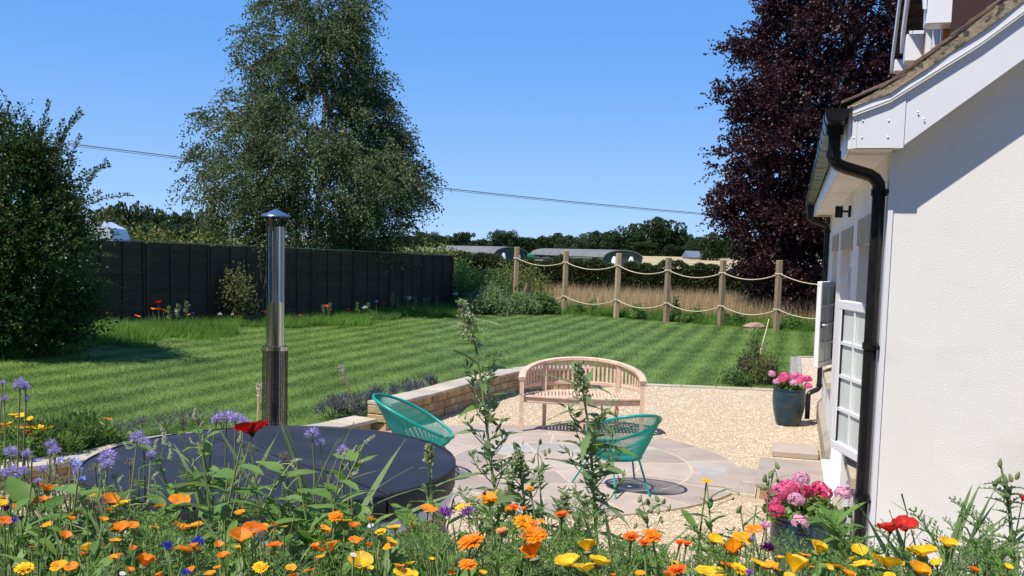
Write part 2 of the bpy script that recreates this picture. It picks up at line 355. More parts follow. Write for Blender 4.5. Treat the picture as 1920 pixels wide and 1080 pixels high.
M['beech_leaf'] = leafmat('copper_beech_leaves', [(0.020,0.006,0.010),(0.036,0.010,0.014),(0.028,0.009,0.012),(0.065,0.022,0.024),(0.022,0.008,0.012)], 0.20, 0.45, 0.35, wscale=0.5)
M['horn_leaf'] = leafmat('hornbeam_leaves', [(0.022,0.045,0.010),(0.040,0.075,0.015),(0.07,0.12,0.025),(0.03,0.055,0.012)], 0.28, 0.45, 0.35)
M['rose_leaf'] = leafmat('dull_yellow_green_leaves', [(0.09,0.11,0.03),(0.15,0.16,0.05),(0.19,0.15,0.07)], 0.25, 0.6, 0.2)
M['lavender'] = leafmat('lavender_foliage', [(0.09,0.11,0.10),(0.15,0.17,0.16),(0.11,0.10,0.14),(0.20,0.20,0.22)], 0.15, 0.7, 0.2)
M['shrub_dark'] = leafmat('purple_black_foliage', [(0.035,0.018,0.022),(0.06,0.028,0.03),(0.05,0.04,0.03)], 0.15, 0.6, 0.3)
M['stem'] = mat('green_stem', (0.17,0.26,0.07), (0.26,0.32,0.11), 12, 0.6, objvar=0.2)
M['stem_red'] = mat('reddish_stem', (0.25,0.19,0.12), (0.20,0.24,0.10), 12, 0.6, objvar=0.2)
M['leaf_mid'] = leafmat('garden_leaf_mid', [(0.09,0.18,0.03),(0.14,0.25,0.05),(0.20,0.32,0.08),(0.11,0.21,0.04)], 0.38, 0.48, 0.35)
M['leaf_grey'] = leafmat('garden_leaf_grey', [(0.13,0.20,0.075),(0.19,0.27,0.11),(0.25,0.33,0.16),(0.15,0.22,0.085)], 0.42, 0.6, 0.25)
M['leaf_dark'] = leafmat('garden_leaf_dark', [(0.06,0.12,0.028),(0.09,0.165,0.04),(0.13,0.21,0.055)], 0.33, 0.45, 0.4)
M['seedhead'] = leafmat('pale_green_seeds', [(0.28,0.33,0.17),(0.40,0.44,0.26),(0.33,0.37,0.19)], 0.2, 0.7, 0.2)
M['cream_spike'] = leafmat('cream_flower_spike', [(0.50,0.52,0.36),(0.62,0.62,0.46),(0.42,0.46,0.28)], 0.2, 0.7, 0.2)
def petal(name, c, t=0.35): return leafmat(name, [tuple(x*0.85 for x in c), c, tuple(min(1, x*1.1) for x in c)], t, 0.5, 0.25, tcol=1.05, wscale=2.2)
M['p_orange'] = petal('orange_petal', (0.90,0.26,0.008)); M['p_yellow'] = petal('golden_petal', (0.93,0.56,0.015)); M['p_amber'] = petal('amber_petal', (0.92,0.38,0.010))
M['p_red'] = petal('scarlet_petal', (0.72,0.030,0.018)); M['p_deep'] = petal('dark_red_petal', (0.45,0.008,0.010)); M['p_flame'] = petal('red_orange_petal', (0.86,0.17,0.01))
M['p_lilac'] = petal('lilac_floret', (0.50,0.42,0.74)); M['p_blue'] = petal('blue_floret', (0.07,0.09,0.62)); M['p_purple'] = petal('purple_floret', (0.40,0.14,0.56))
M['p_plum'] = petal('plum_floret', (0.12,0.015,0.13)); M['p_pink'] = petal('pink_petal', (0.80,0.17,0.36)); M['p_palepink'] = petal('pale_pink_petal', (0.78,0.42,0.60)); M['p_hot'] = petal('hot_pink_petal', (0.76,0.08,0.24))
M['p_grey'] = leafmat('faded_floret', [(0.20,0.16,0.15),(0.28,0.23,0.20),(0.24,0.18,0.20)], 0.1, 0.9, 0.1)
M['p_white'] = petal('white_petal', (0.75,0.75,0.78)); M['p_salmon'] = petal('salmon_petal', (0.85,0.35,0.12)); M['p_sky'] = petal('sky_blue_petal', (0.22,0.30,0.78))
M['bud'] = mat('green_bud', (0.15,0.2,0.07), (0.22,0.24,0.11), 20, 0.6)
M['dark_centre'] = mat('dark_centre', (0.02,0.015,0.02), rough=0.8)
M['gold_centre'] = mat('gold_centre', (0.65,0.30,0.02), (0.45,0.18,0.01), 60, 0.8)
M['barn_roof'] = mat('grey_barn_sheeting', (0.13,0.13,0.13), (0.18,0.18,0.175), 0.5, 0.75)
M['barn_wall'] = mat('green_barn_wall', (0.035,0.06,0.045), rough=0.7)
M['barn_rail'] = mat('pale_barn_trim', (0.50,0.50,0.45), rough=0.7)
M['tank_green'] = mat('bright_green_tank', (0.0,0.20,0.13), rough=0.5)
M['slate'] = mat('blue_slate', (0.14,0.17,0.24), rough=0.6)
M['van_white'] = mat('white_vehicle_paint', (0.75,0.77,0.79), rough=0.25, coat=0.5)
M['tyre'] = mat('rubber', (0.02,0.02,0.02), rough=0.8)
M['van_glass'] = mat('dark_vehicle_glass', (0.05,0.07,0.08), rough=0.08)
M['cable'] = mat('grey_cable', (0.22,0.22,0.22), rough=0.6)
M['pinkrock'] = mat('pinkish_rock', (0.30,0.17,0.13), (0.40,0.26,0.20), 9, 0.9, bump=0.8)
M['concrete'] = mat('pale_concrete', (0.32,0.30,0.26), (0.42,0.40,0.35), 6, 0.9, bump=0.5)
# ================================================================ TERRAIN
def sstep(t): t = np.clip(t, 0, 1); return t*t*(3-2*t)
def lawn_z(X, Y=None):
    X = np.asarray(X, float); return np.interp(X, [-13, -8.75, -6.5, -4.5, -2.0, 0.0, 1.2], [0.5, 0.44, 0.30, 0.185, 0.15, 0.065, 0.025])
TY = np.array([-60, 34, 60, 120, 250, 330, 400, 600, 1500, 3000, 6000.]); TZ = np.array([0.05, 0.0, -0.3, -0.9, -0.9, 0.2, 1.0, 2.4, 9.5, 12, 14.])
def ter_z(X, Y):
    X = np.asarray(X, float); Y = np.asarray(Y, float)
    z = np.interp(Y, TY, TZ) + lawn_z(X)*np.clip(1-(Y-34)/40, 0, 1)*(Y > -100) - 0.03
    inside = (X > -12.5) & (X < 13) & (Y > -3) & (Y < 27)
    z = np.where(inside, -0.35, z)
    z = z + np.where((X < -6) & (Y > 60), 1.0*np.clip((Y-60)/80, 0, 1), 0)
    return z
gx = np.unique(np.concatenate([np.linspace(-60, 60, 121), np.sign(np.linspace(-1, 1, 81))*60*(100**np.abs(np.linspace(-1, 1, 81)))]))
gy = np.unique(np.concatenate([np.linspace(-40, 70, 111), 70*(85**np.linspace(0, 1, 60)), [-300, -1500, -6000]]))
GX, GY = np.meshgrid(gx, gy); GZ = ter_z(GX, GY)
nx, ny = len(gx), len(gy); I = np.arange(nx*ny).reshape(ny, nx)
Fq = np.stack([I[:-1,:-1], I[:-1,1:], I[1:,1:], I[1:,:-1]], -1).reshape(-1, 4)
me = mesh_np('field', np.stack([GX, GY, GZ], -1), Fq, M['field_green'], True); me.materials.append(M['field_straw'])
cx = (GX[:-1,:-1]+GX[1:,1:])/2; cy = (GY[:-1,:-1]+GY[1:,1:])/2
straw = ((cy > 135) & (cy < 395) & (cx/cy > 0.115)) | ((cy > 1100) & (cy < 2200) & (np.abs(cx/cy+0.03) < 0.2))
me.polygons.foreach_set('material_index', straw.ravel().astype(np.int32))
tag(ob('field', me), kind='structure')

# ---- garden outlines (x, y): back edge of the retaining wall, then the edging stones
UP = [(1.30,15.85),(0.36,15.60),(-0.20,14.97),(-0.78,13.68),(-1.30,12.45),(-1.73,11.57)]          # back edge of upper wall
LOW = [(-1.86,11.42),(-2.28,10.70),(-2.95,10.36),(-3.62,10.05),(-3.88,9.65),(-4.05,9.20),(-4.25,8.80),(-4.9,8.50),(-6.2,8.20),(-9.0,7.6)]
EDGE = [(1.30,15.88),(2.30,16.24),(3.35,16.12),(4.42,15.99)]
EDGE2 = [(4.85,16.0),(5.35,17.75),(5.9,19.6),(6.36,21.3)]
EDGE3 = [(6.36,21.3),(7.5,21.6),(9.5,22.0),(13.5,22.8)]
patio_poly = np.array([(13.5,-2.5)] + EDGE3[::-1] + EDGE2[::-1] + EDGE[::-1] + UP + LOW + [(-13.9,7.0),(-13.9,-2.5)])
def in_poly(P, poly):
    x, y = P[:,0], P[:,1]; c = np.zeros(len(P), bool); j = len(poly)-1
    for i in range(len(poly)):
        xi, yi = poly[i]; xj, yj = poly[j]
        hit = ((yi > y) != (yj > y)) & (x < (xj-xi)*(y-yi)/(yj-yi+1e-12)+xi); c ^= hit; j = i
    return c
# board fence line and rope fence line
FA = np.array([-8.75, 19.0]); FB = np.array([-2.112, 33.0])
RP = [np.array(p) for p in [(0.10,35.2),(1.83,33.9),(3.50,32.3),(4.98,31.0),(6.56,30.2),(8.0,29.0),(9.75,28.0)]]
lawn_poly = np.array([(-14,7),(-14,10),(-10.5,15.5),tuple(FA+[-0.3,0.1]),tuple(FB+[-0.3,0.1]),(-1.6,35.6),(0.1,35.9),(1.9,34.4),(3.6,32.8),(5.1,31.4),(6.7,30.6),(8.1,29.4),(13.9,26.2),(13.9,20)] )
lawn_full = np.array([(-14,6.9)]+[tuple(p) for p in lawn_poly[1:]]+[(13.9,7)])
h = 0.12
xs = np.arange(-14, 13.9, h); ys = np.arange(7, 36.5, h)
LX, LY = np.meshgrid(xs, ys); P = np.c_[LX.ravel(), LY.ravel()]
cut_poly = np.array([(13.5,-2.5)] + EDGE3[::-1] + EDGE2[::-1] + EDGE[::-1] + [(x+.16, y-.10) for x, y in UP] + [(x+.10, y-.16) for x, y in LOW] + [(-13.9,6.8),(-13.9,-2.5)])
keep = in_poly(P+h/2, np.array([(-14,7)]+[tuple(p) for p in lawn_poly[1:]]+[(13.9,7)])) & ~in_poly(P+h/2, cut_poly)
I = np.arange(len(P)).reshape(LX.shape); K = keep.reshape(LX.shape)[:-1,:-1]
Fq = np.stack([I[:-1,:-1], I[:-1,1:], I[1:,1:], I[1:,:-1]], -1)[K]
V = np.c_[P, lawn_z(P[:,0])]
used = np.unique(Fq); rm = np.full(len(V), -1); rm[used] = np.arange(len(used))
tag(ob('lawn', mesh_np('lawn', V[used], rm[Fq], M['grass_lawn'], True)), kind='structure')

# ---- grass blades: numpy scatter of single-triangle blades, upright or leaning with the mower's direction
def blades(P, z, hgt, wid, lean, m, name, spread=0.35, n_up=1):
    n = len(P); a = rng.uniform(0, 2*PI, n); hh = hgt*rng.uniform(0.6, 1.25, n)
    ww = wid*rng.uniform(0.7, 1.3, n)
    sx = np.c_[np.cos(a), np.sin(a), np.zeros(n)]*ww[:, None]/2
    tip = np.c_[lean[:,0]*hh+rng.normal(0, spread, n)*hh, lean[:,1]*hh+rng.normal(0, spread, n)*hh, hh]
    B = np.c_[P, z-0.004]
    V = np.stack([B-sx, B+sx, B+tip], 1).reshape(-1, 3)
    return mesh_np(name, V, np.arange(3*n).reshape(-1, 3), m)
def sample(n, poly, x0, x1, y0, y1, power):
    """random points in polygon, thinner with distance"""
    out = []; got = 0
    while got < n:
        k = n*2; u = rng.uniform(0, 1, k); Y = (y0**(1-power)+(y1**(1-power)-y0**(1-power))*u)**(1/(1-power)) if power != 1 else y0*(y1/y0)**u
        X = rng.uniform(x0, x1, k); Q = np.c_[X, Y]; Q = Q[in_poly(Q, poly)]; out.append(Q); got += len(Q)
    return np.concatenate(out)[:n]
lawn_only = lawn_full
def lawn_pts(n, power=1.9):
    Q = sample(int(n*1.25), lawn_only, -13, 12, 7.2, 36, power); Q = Q[~in_poly(Q, patio_poly)]
    return Q[np.abs(Q[:,0]) < Q[:,1]*0.60]
Q = lawn_pts(640000)
s = np.sin((Q@HG[:2])*2*PI/STRIPE+1.3)
lean = (np.clip(s*1.5, -1, 1)*0.17)[:, None]*HW[:2][None, :]
dist = np.hypot(Q[:,0], Q[:,1])
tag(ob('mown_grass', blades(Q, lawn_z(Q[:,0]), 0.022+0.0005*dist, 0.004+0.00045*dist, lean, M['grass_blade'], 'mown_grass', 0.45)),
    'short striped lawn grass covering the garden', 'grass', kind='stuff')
# longer unmown grass along the foot of the board fence, under the hornbeam and by the rope fence
def strip_pts(A, B, w0, w1, n):
    A = np.array(A, float); B = np.array(B, float); t = rng.uniform(0, 1, n); d = (B-A)/np.linalg.norm(B-A); nn = np.array([d[1], -d[0]])
    off = w0+(w1-w0)*rng.uniform(0, 1, n)**1.3
    edge = 1+0.25*np.sin(t*17)+0.2*np.sin(t*41+1); return A+(B-A)*t[:, None]+nn*(off*edge)[:, None]
parts = [strip_pts(FA, FB, 0.05, 1.5, 60000), strip_pts((-13,9.5), FA, -1.2, 2.0, 34000), strip_pts((-9.4,15.2),(-7.3,21.0), -0.2, 1.5, 20000),
         strip_pts(FB, RP[0], -0.4, 1.3, 14000), strip_pts(RP[0], RP[5]+[6,-4], -0.2, 0.22, 16000)]
Q = np.concatenate(parts); Q = Q[(Q[:,1] > 9)]
d = np.hypot(Q[:,0], Q[:,1])
tag(ob('long_grass', blades(Q, lawn_z(Q[:,0]), 0.15*rng.uniform(0.4, 1.6, len(Q))*(1+0.5*np.sin(Q[:,0]*2.3+Q[:,1]*1.7)*np.sin(Q[:,1]*3.1)), 0.007+0.0004*d, np.zeros((len(Q), 2)), M['grass_long'], 'long_grass', 0.45)),
    'long unmown grass along the foot of the board fence', 'grass', kind='stuff')
# meadow beyond the rope fence: green foot, then dry seeding grass
def meadow(n, y0, y1, hgt, m, name, lab, wid=0.02, f=None):
    t = rng.uniform(0, 1, n); Y = y0+(y1-y0)*t; X = rng.uniform(-6, 22, n)
    RPx = np.array([-3]+[p[0] for p in RP]+[16, 22]); RPy = np.array([35.6]+[p[1] for p in RP]+[25.5, 23])
    Yb = np.interp(X, RPx, RPy)+0.25+Y
    Q = np.c_[X, Yb]; k = (X < Yb*0.42) & (X > -Yb*0.07); Q = Q[k]
    z = ter_z(Q[:,0], np.maximum(Q[:,1], 28)); hh = hgt*rng.uniform(0.55, 1.25, len(Q))
    return tag(ob(name, blades(Q, z, hh, wid, np.zeros((len(Q), 2)), m, name, 0.22)), lab, 'grass', kind='stuff')
meadow(60000, 0.0, 4.0, 0.36, M['grass_long'], 'meadow_grass', 'green grass and weeds just beyond the rope fence')
meadow(110000, 1.5, 11.0, 0.74, M['grass_dry'], 'dry_grass', 'tall dry brown seeding grass between rope fence and hedge', 0.018)

# ---- gravel sheet and loose pebbles
gp = np.array([(13.5,-2.5)] + [(p[0]+0.1, p[1]-0.05) for p in EDGE3[::-1]] + [(p[0]+0.05, p[1]) for p in EDGE2[::-1]] + [(p[0], p[1]-0.05) for p in EDGE[::-1]] + [(x+0.12, y-0.1) for x, y in UP] + [(x+0.1, y-0.1) for x, y in LOW] + [(-13.9,7.0),(-13.9,-2.5)])
b = MB(); n = len(gp)
from mathutils.geometry import tessellate_polygon
tri = tessellate_polygon([[Vector((x, y, 0)) for x, y in gp]])
b.add(np.c_[gp, np.zeros(n)], (), [t if (np.cross(gp[t[1]]-gp[t[0]], gp[t[2]]-gp[t[0]]) > 0) else t[::-1] for t in tri])
tag(ob('gravel_area', b.mesh('gravel_area', M['gravel_base'])), kind='structure')
CC = np.array([0.38, 10.0]); CR = 2.06
def H2(u, v): return (HC+HG*u+HW*v)[:2]
def pebbles():
    k = 300000
    Y = 6.3*(22.5/6.3)**rng.uniform(0, 1, k)**1.0; X = rng.uniform(-2.6, 9.0, k); Q = np.c_[X, Y]
    q = Q-HC[:2]; uu = q@HG[:2]; vv = q@HW[:2]
    ok = in_poly(Q, gp) & ~((uu > -0.05) & (vv < 8.7)) & (np.linalg.norm(Q-CC, axis=1) > CR-0.01)
    ok &= ~((uu > -1.28) & (uu < 0) & (vv > 3.5) & (vv < 4.95)); ok &= (X > -0.6) | (Y > 11.95)
    ok &= (X/Y < 0.42) & ~((uu > -0.62) & (uu < 0) & (vv > 5.6) & (vv < 6.2))
    Q = Q[ok]; n = len(Q)
    O = np.array([[1,0,0],[0,1,0],[-1,0,0],[0,-1,0],[0,0,1.0],[0,0,-1]]); T = np.array([[0,1,4],[1,2,4],[2,3,4],[3,0,4]])
    O = O[:5]
    s = rng.uniform(0.0045, 0.0095, n)*(1+Q[:,1]*0.035); a = rng.uniform(0, 2*PI, n)
    sc = np.stack([s*rng.uniform(0.8, 1.5, n), s*rng.uniform(0.6, 1.1, n), s*rng.uniform(0.5, 1.0, n)], -1)
    V = O[None]*sc[:, None, :]; V = V+rng.uniform(-0.22, 0.22, V.shape)*s[:, None, None]
    ca, sa = np.cos(a)[:, None], np.sin(a)[:, None]
    x = V[..., 0]*ca-V[..., 1]*sa; y = V[..., 0]*sa+V[..., 1]*ca
    V = np.stack([x+Q[:, :1], y+Q[:, 1:], V[..., 2]+0.003], -1)
    F = (T[None]+5*np.arange(n)[:, None, None]).reshape(-1, 3)
    return mesh_np('gravel', V.reshape(-1, 3), F, M['pebble'])
tag(ob('gravel', pebbles()), 'loose cream gravel around the circular patio', 'gravel', kind='stuff')

# ================================================================ PATIO: circle of slabs
patio = tag(ob('patio', None), kind='structure')
b = MB(); b.prism([(CC[0]+CR*math.cos(a), CC[1]+CR*math.sin(a)) for a in np.linspace(0, 2*PI, 73)[:-1]], 0.001, 0.0238)
b2 = MB(); b2.prism([(-3.4,3.0),(-0.75,3.0),(-0.75,8.7),(-0.9,11.9),(-1.75,11.6),(-2.1,10.7),(-3.4,9.9)], 0.001, 0.0212); ob('paving_base', b2.mesh('paving_base', M['paving']), patio)
b.prism([H2(-1.20,3.78),H2(-0.70,3.66),H2(-0.70,4.86),H2(-1.36,4.80)], 0.001, 0.0225)
ob('pointing', b.mesh('pointing', M['pointing']), patio)
def slab(poly, z0, z1, m=None, parent=patio, name='paving_slab', inset=0.006):
    c = np.array(poly).mean(0); b = MB(); b.prism([(x-c[0], y-c[1]) for x, y in poly], z0, z1+rng.uniform(-.0015,.0015), inset)
    return ob(name, b.mesh(name, m or M['paving']), parent, loc=(c[0], c[1], 0))
def arc_slab(r0, r1, a0, a1, m=None, g=0.011):
    k = max(2, int((a1-a0)*r1/0.12)); pts = []
    for t in np.linspace(a0+g/r1, a1-g/r1, k+1): pts.append((CC[0]+(r1-g)*math.cos(t), CC[1]+(r1-g)*math.sin(t)))
    if r0 > 0:
        for t in np.linspace(a1-g/r0, a0+g/r0, k+1): pts.append((CC[0]+(r0+g)*math.cos(t), CC[1]+(r0+g)*math.sin(t)))
    slab(pts, 0.004, 0.026, m)
arc_slab(0.0, 0.44, 0, 2*PI-0.01)
for r0, r1, n, off in ((0.44, 0.98, 8, 0.2), (0.98, 1.53, 13, 0.05), (1.53, 2.06, 18, 0.12)):
    cuts = off+np.arange(n+1)*2*PI/n; cuts[1:-1] += rng.uniform(-0.04, 0.04, n-1)
    for i in range(n): arc_slab(r0, r1, cuts[i], cuts[i+1], M['paving_grey'] if rng.random() < 0.12 else None)
# rectangular slabs between the circle, the wall and the tub
yy = 3.05
while yy < 11.5:
    hgt = rng.choice([0.42, 0.56]); xx = -3.38
    while xx < -0.80:
        w_ = rng.choice([0.42, 0.56, 0.84]); w_ = min(w_, -0.78-xx)
        cx_, cy_ = xx+w_/2, yy+hgt/2
        if w_ > 0.12 and in_poly(np.array([(cx_-w_*.4, cy_+hgt*.5)]), np.array([(-3.5,3.0),(-0.7,3.0),(-0.7,11.9),(-1.5,11.9),(-2.2,10.55),(-3.5,9.9)]))[0] and math.hypot(cx_+w_/2-CC[0], cy_-CC[1]) > CR-0.15:
            slab([(xx+.01,yy+.01),(xx+w_-.01,yy+.01),(xx+w_-.01,yy+hgt-.01),(xx+.01,yy+hgt-.01)], 0.004, 0.0235)
        xx += w_
    yy += hgt
for q in ([(-0.78,11.87),(-0.20,12.02),(-0.42,11.80),(-0.80,11.50)], [(-1.45,11.5),(-0.80,11.52),(-0.82,11.85),(-1.3,11.9)]): slab(q, 0.004, 0.024)
slab([H2(-1.17,3.81),H2(-1.01,3.78),H2(-1.04,4.82),H2(-1.33,4.78)], 0.004, 0.025, M['paving_grey'])
slab([H2(-0.98,3.77),H2(-0.71,3.70),H2(-0.71,4.18),H2(-1.0,4.20)], 0.004, 0.025)
slab([H2(-1.0,4.23),H2(-0.71,4.21),H2(-0.71,4.84),H2(-1.01,4.82)], 0.004, 0.025)
st = thing('door_step', 'raised sandstone step of two slabs at the house door', 'step', tuple((HC+HG*-0.38+HW*4.24)), -HA)
b = MB(); b.box((0,0,0.055),(0.56,1.16,0.105)); ob('step_base', b.mesh('step_base', M['wallstone']), st)
for sy, d_ in ((-0.30, 0.59), (0.30, 0.59)):
    b = MB(); b.bbox((0,0,0),(0.64,d_,0.042), 0.007); ob('step_slab', b.mesh('step_slab', M['paving']), st, loc=(0,sy,0.131))
b = MB(); b.bbox((0,0,0.035),(0.50,0.54,0.07), 0.008)
s2 = ob('loose_slab', b.mesh('loose_slab', M['paving']), loc=tuple((HC+HG*-0.34+HW*5.92)), rot=(0,0,-HA))
tag(s2, 'small pinkish slab lying on gravel just beyond the door step', 'slab')

# ================================================================ RETAINING WALL
def resample(P, step):
    P = np.array(P, float); s = np.concatenate([[0], np.cumsum(np.linalg.norm(np.diff(P, axis=0), axis=1))])
    # smooth with Catmull-like dense interpolation
    t = np.linspace(0, s[-1], 200); X = np.interp(t, s, P[:,0]); Y = np.interp(t, s, P[:,1])
    k = np.ones(15)/15; Xp = np.r_[np.full(7, X[0]), X, np.full(7, X[-1])]; Yp = np.r_[np.full(7, Y[0]), Y, np.full(7, Y[-1])]
    X2 = np.convolve(Xp, k, 'valid'); Y2 = np.convolve(Yp, k, 'valid'); X2[0], Y2[0], X2[-1], Y2[-1] = X[0], Y[0], X[-1], Y[-1]
    D = np.c_[X2, Y2]; s = np.concatenate([[0], np.cumsum(np.linalg.norm(np.diff(D, axis=0), axis=1))])
    n = max(1, round(s[-1]/step)); t = np.linspace(0, s[-1], n+1); return np.c_[np.interp(t, s, D[:,0]), np.interp(t, s, D[:,1])]
def curved_wall(line, side, ztop, label, width=0.34, face_in=0.05, cop=0.04, stone_h=0.10, step=0.44, limit=99):
    """line: back edge; side=+1/-1 picks the inner (patio) side"""
    root = thing('retaining_wall', label, 'wall')
    D = resample(line, 0.06)
    T = np.gradient(D, axis=0); T /= np.linalg.norm(T, axis=1)[:, None]; Nn = np.c_[-T[:,1], T[:,0]]*side
    s = np.concatenate([[0], np.cumsum(np.linalg.norm(np.diff(D, axis=0), axis=1))])
    def at(t, off): 
        return np.array([np.interp(t, s, D[:,0]), np.interp(t, s, D[:,1])])+off*np.array([np.interp(t, s, Nn[:,0]), np.interp(t, s, Nn[:,1])])
    L_ = s[-1]
    # mortar core
    b = MB(); k = int(L_/0.15)+1; ts = np.linspace(0.02, L_-0.02, k); V = []
    for t in ts:
        for off, z in ((0.05, -0.1), (width-face_in-0.035, -0.1), (width-face_in-0.035, ztop-cop-.002), (0.05, ztop-cop-.002)):
            p = at(t, off); V.append((p[0], p[1], z))
    Qd = []
    for i in range(k-1):
        for j in range(4): Qd.append([i*4+j, i*4+(j+1)%4, (i+1)*4+(j+1)%4, (i+1)*4+j][::-1 if side > 0 else 1])
    b.add(V, Qd, (), [[0,1,2,3], [(k-1)*4+j for j in (3,2,1,0)]]); ob('mortar_core', b.mesh('mortar_core', M['mortar']), root)
    n = max(1, round(L_/step)); cuts = np.linspace(0, L_, n+1); cuts[1:-1] += rng.uniform(-0.04, 0.04, n-1)
    for i in range(n):
        a, c = cuts[i]+0.005, cuts[i+1]-0.005; poly = [at(t, -0.01) for t in np.linspace(a, c, 4)]+[at(t, width) for t in np.linspace(c, a, 4)]
        slab(poly, ztop-cop, ztop+rng.uniform(-.002,.003), M['coping'], root, 'coping_stone', 0.008)
    rows = max(1, round((ztop-cop)/stone_h)); hh = (ztop-cop)/rows
    cnt = 0
    for r in range(rows):
        t = rng.uniform(0, 0.1)
        while t < L_-0.03:
            w_ = rng.uniform(0.14, 0.30); e = min(t+w_, L_)
            if e-t > 0.05:
                tm = (t+e)/2; p = at(tm, width-face_in-0.05+rng.uniform(-.006,.006)); q = at(tm+0.02, width-face_in-0.05)-at(tm-0.02, width-face_in-0.05)
                b = MB(); b.bbox((0,0,0),(e-t-0.012, 0.07, hh-0.011), 0.008)
                ob('wall_stone', b.mesh('wall_stone', M['wallstone']), root, loc=(p[0], p[1], hh*(r+0.5)), rot=(0,0,math.atan2(q[1], q[0]))); cnt += 1
            t = e
    return root
cw = curved_wall(UP, 1, 0.365, 'taller curved stone retaining wall with pale coping, behind the wooden bench')
e0 = np.array(UP[-1]); e1 = e0+np.array([0.30,-0.17])      # stones closing the stepped end
for r in range(3):
    b = MB(); b.bbox((0,0,0),(0.27,0.06,0.094), 0.008); ob('wall_stone', b.mesh('wall_stone', M['wallstone']), cw, loc=(-1.60,11.53,0.055+r*0.105), rot=(0,0,-0.45))
curved_wall(LOW, 1, 0.205, 'lower stone retaining wall with pale coping, passing behind the hot tub')
# ================================================================ EDGING
def edging(P, label, w_=0.16, step=0.6, m=None, z=0.035):
    root = thing('lawn_edging', label, 'edging'); D = resample(P, step)
    for i in range(len(D)-1):
        a, c = D[i], D[i+1]; d = (c-a)/np.linalg.norm(c-a); mid = (a+c)/2; b = MB(); b.bbox((0,0,0),(np.linalg.norm(c-a)-0.012, w_, 0.07), 0.007)
        ob('edging_stone', b.mesh('edging_stone', m or M['coping']), root, loc=(mid[0], mid[1], z-0.035+rng.uniform(-.002,.002)), rot=(0,0,math.atan2(d[1], d[0])))
edging([(1.20,15.75),(2.30,16.13),(3.35,16.03),(4.62,15.86)], 'row of flat stones edging the lawn behind the bench')
edging([(4.80,16.0),(5.30,17.75),(5.85,19.6),(6.30,21.2)], 'grey stones edging the gravel path beside the house corner', 0.22, 0.5, M['paving_grey'])
edging([(6.40,21.3),(7.5,21.6),(9.5,22.0)], 'stones edging the far end of the gravel path', 0.14, 0.6)
# ================================================================ HOUSE (local x = along gable, local y = along the long wall)
house = thing('house', 'white rendered house with clay tiled roof, black gutter and open casement windows', 'house', tuple(HC), -HA)
def hpart(name, b, m, parent=None, label=None, smooth=False, loc=None, rot=None):
    o = ob(name, b.mesh(name, M[m] if isinstance(m, str) else m, smooth), parent or house, loc=loc, rot=rot)
    if label: o['label'] = label
    return o
HL, HWd, EZ = 8.6, 7.2, 2.815        # length, gable width, soffit height
TANP = 0.79
def roof_z(u): return 3.135 + TANP*(u+0.045)       # top of the tiles on the slope
def zt(u): return roof_z(u)-0.066-0.03*min(1.0, max(0.0, (u+.035)/.4))       # underside of tiles
def zm(u): return zt(u)-0.044-0.02*min(1.0, max(0.0, (u+.035)/.4))
# long wall with openings: (v0, v1, z0, z1)
OPEN = [(0.98, 2.22, 0.90, 2.34), (3.02, 4.90, 0.17, 2.32), (5.75, 7.20, 0.90, 2.32)]
b = MB(); T = 0.28
def wb(v0, v1, z0, z1): b.box((T/2, (v0+v1)/2, (z0+z1)/2), (T, v1-v0, z1-z0))
v = 0.0
for (a, c, z0, z1) in OPEN:
    wb(v, a, -0.2, 3.05); wb(a, c, z1+0.195, 3.05)
    if z0 > 0.3: wb(a, c, -0.2, z0-0.10)
    else: wb(a, c, -0.2, z0-0.05)
    v = c
wb(v, HL, -0.2, 3.05)
hpart('long_wall', b, 'render_wall')
# gable wall (front, facing the camera) and far gable as prisms
def gable(v0, v1):
    rz = 3.0+TANP*HWd/2
    P = [(T+.001,-0.2),(HWd,-0.2),(HWd,3.0),(HWd/2,rz),(T+.001,3.0+TANP*T)]
    V = [(x, v0, z) for x, z in P]+[(x, v1, z) for x, z in P]; n = len(P)
    q = [[i, (i+1)%n, n+(i+1)%n, n+i] for i in range(n)]
    b = MB(); b.add(V, q, (), [[i for i in range(n)], [n+i for i in range(n)][::-1]]); return b
b = gable(0.0, 0.28)
b.add([(0,0,3.05),(T+.001,0,3.05),(T+.001,0,3.05+TANP*T-0.05),(0,0.28,3.05),(T+.001,0.28,3.05),(T+.001,0.28,3.05+TANP*T-0.05)], [[0,1,4,3],[0,3,5,2],[1,2,5,4]], [[0,2,1],[3,4,5]])
b.add([(T,0.0,-0.2),(T+.002,0.0,-0.2),(T+.002,0,3.0),(T,0,3.0)], [[0,1,2,3]])
hpart('gable_wall', b, 'render_wall')
hpart('far_gable_wall', gable(HL-0.28, HL), 'render_wall')
b = MB(); b.box((HWd-0.14, HL/2, 1.4), (0.28, HL-0.6, 3.2)); hpart('rear_wall', b, 'render_wall')
b = MB(); b.box((3.6, HL/2, 0.10), (6.6, HL-0.6, 0.04)); hpart('inside_floor', b, 'dark_room')
# corner bead
b = MB(); b.box((0.012,-0.004,1.40),(0.024,0.008,2.8)); hpart('corner_bead', b, 'white_pvc')
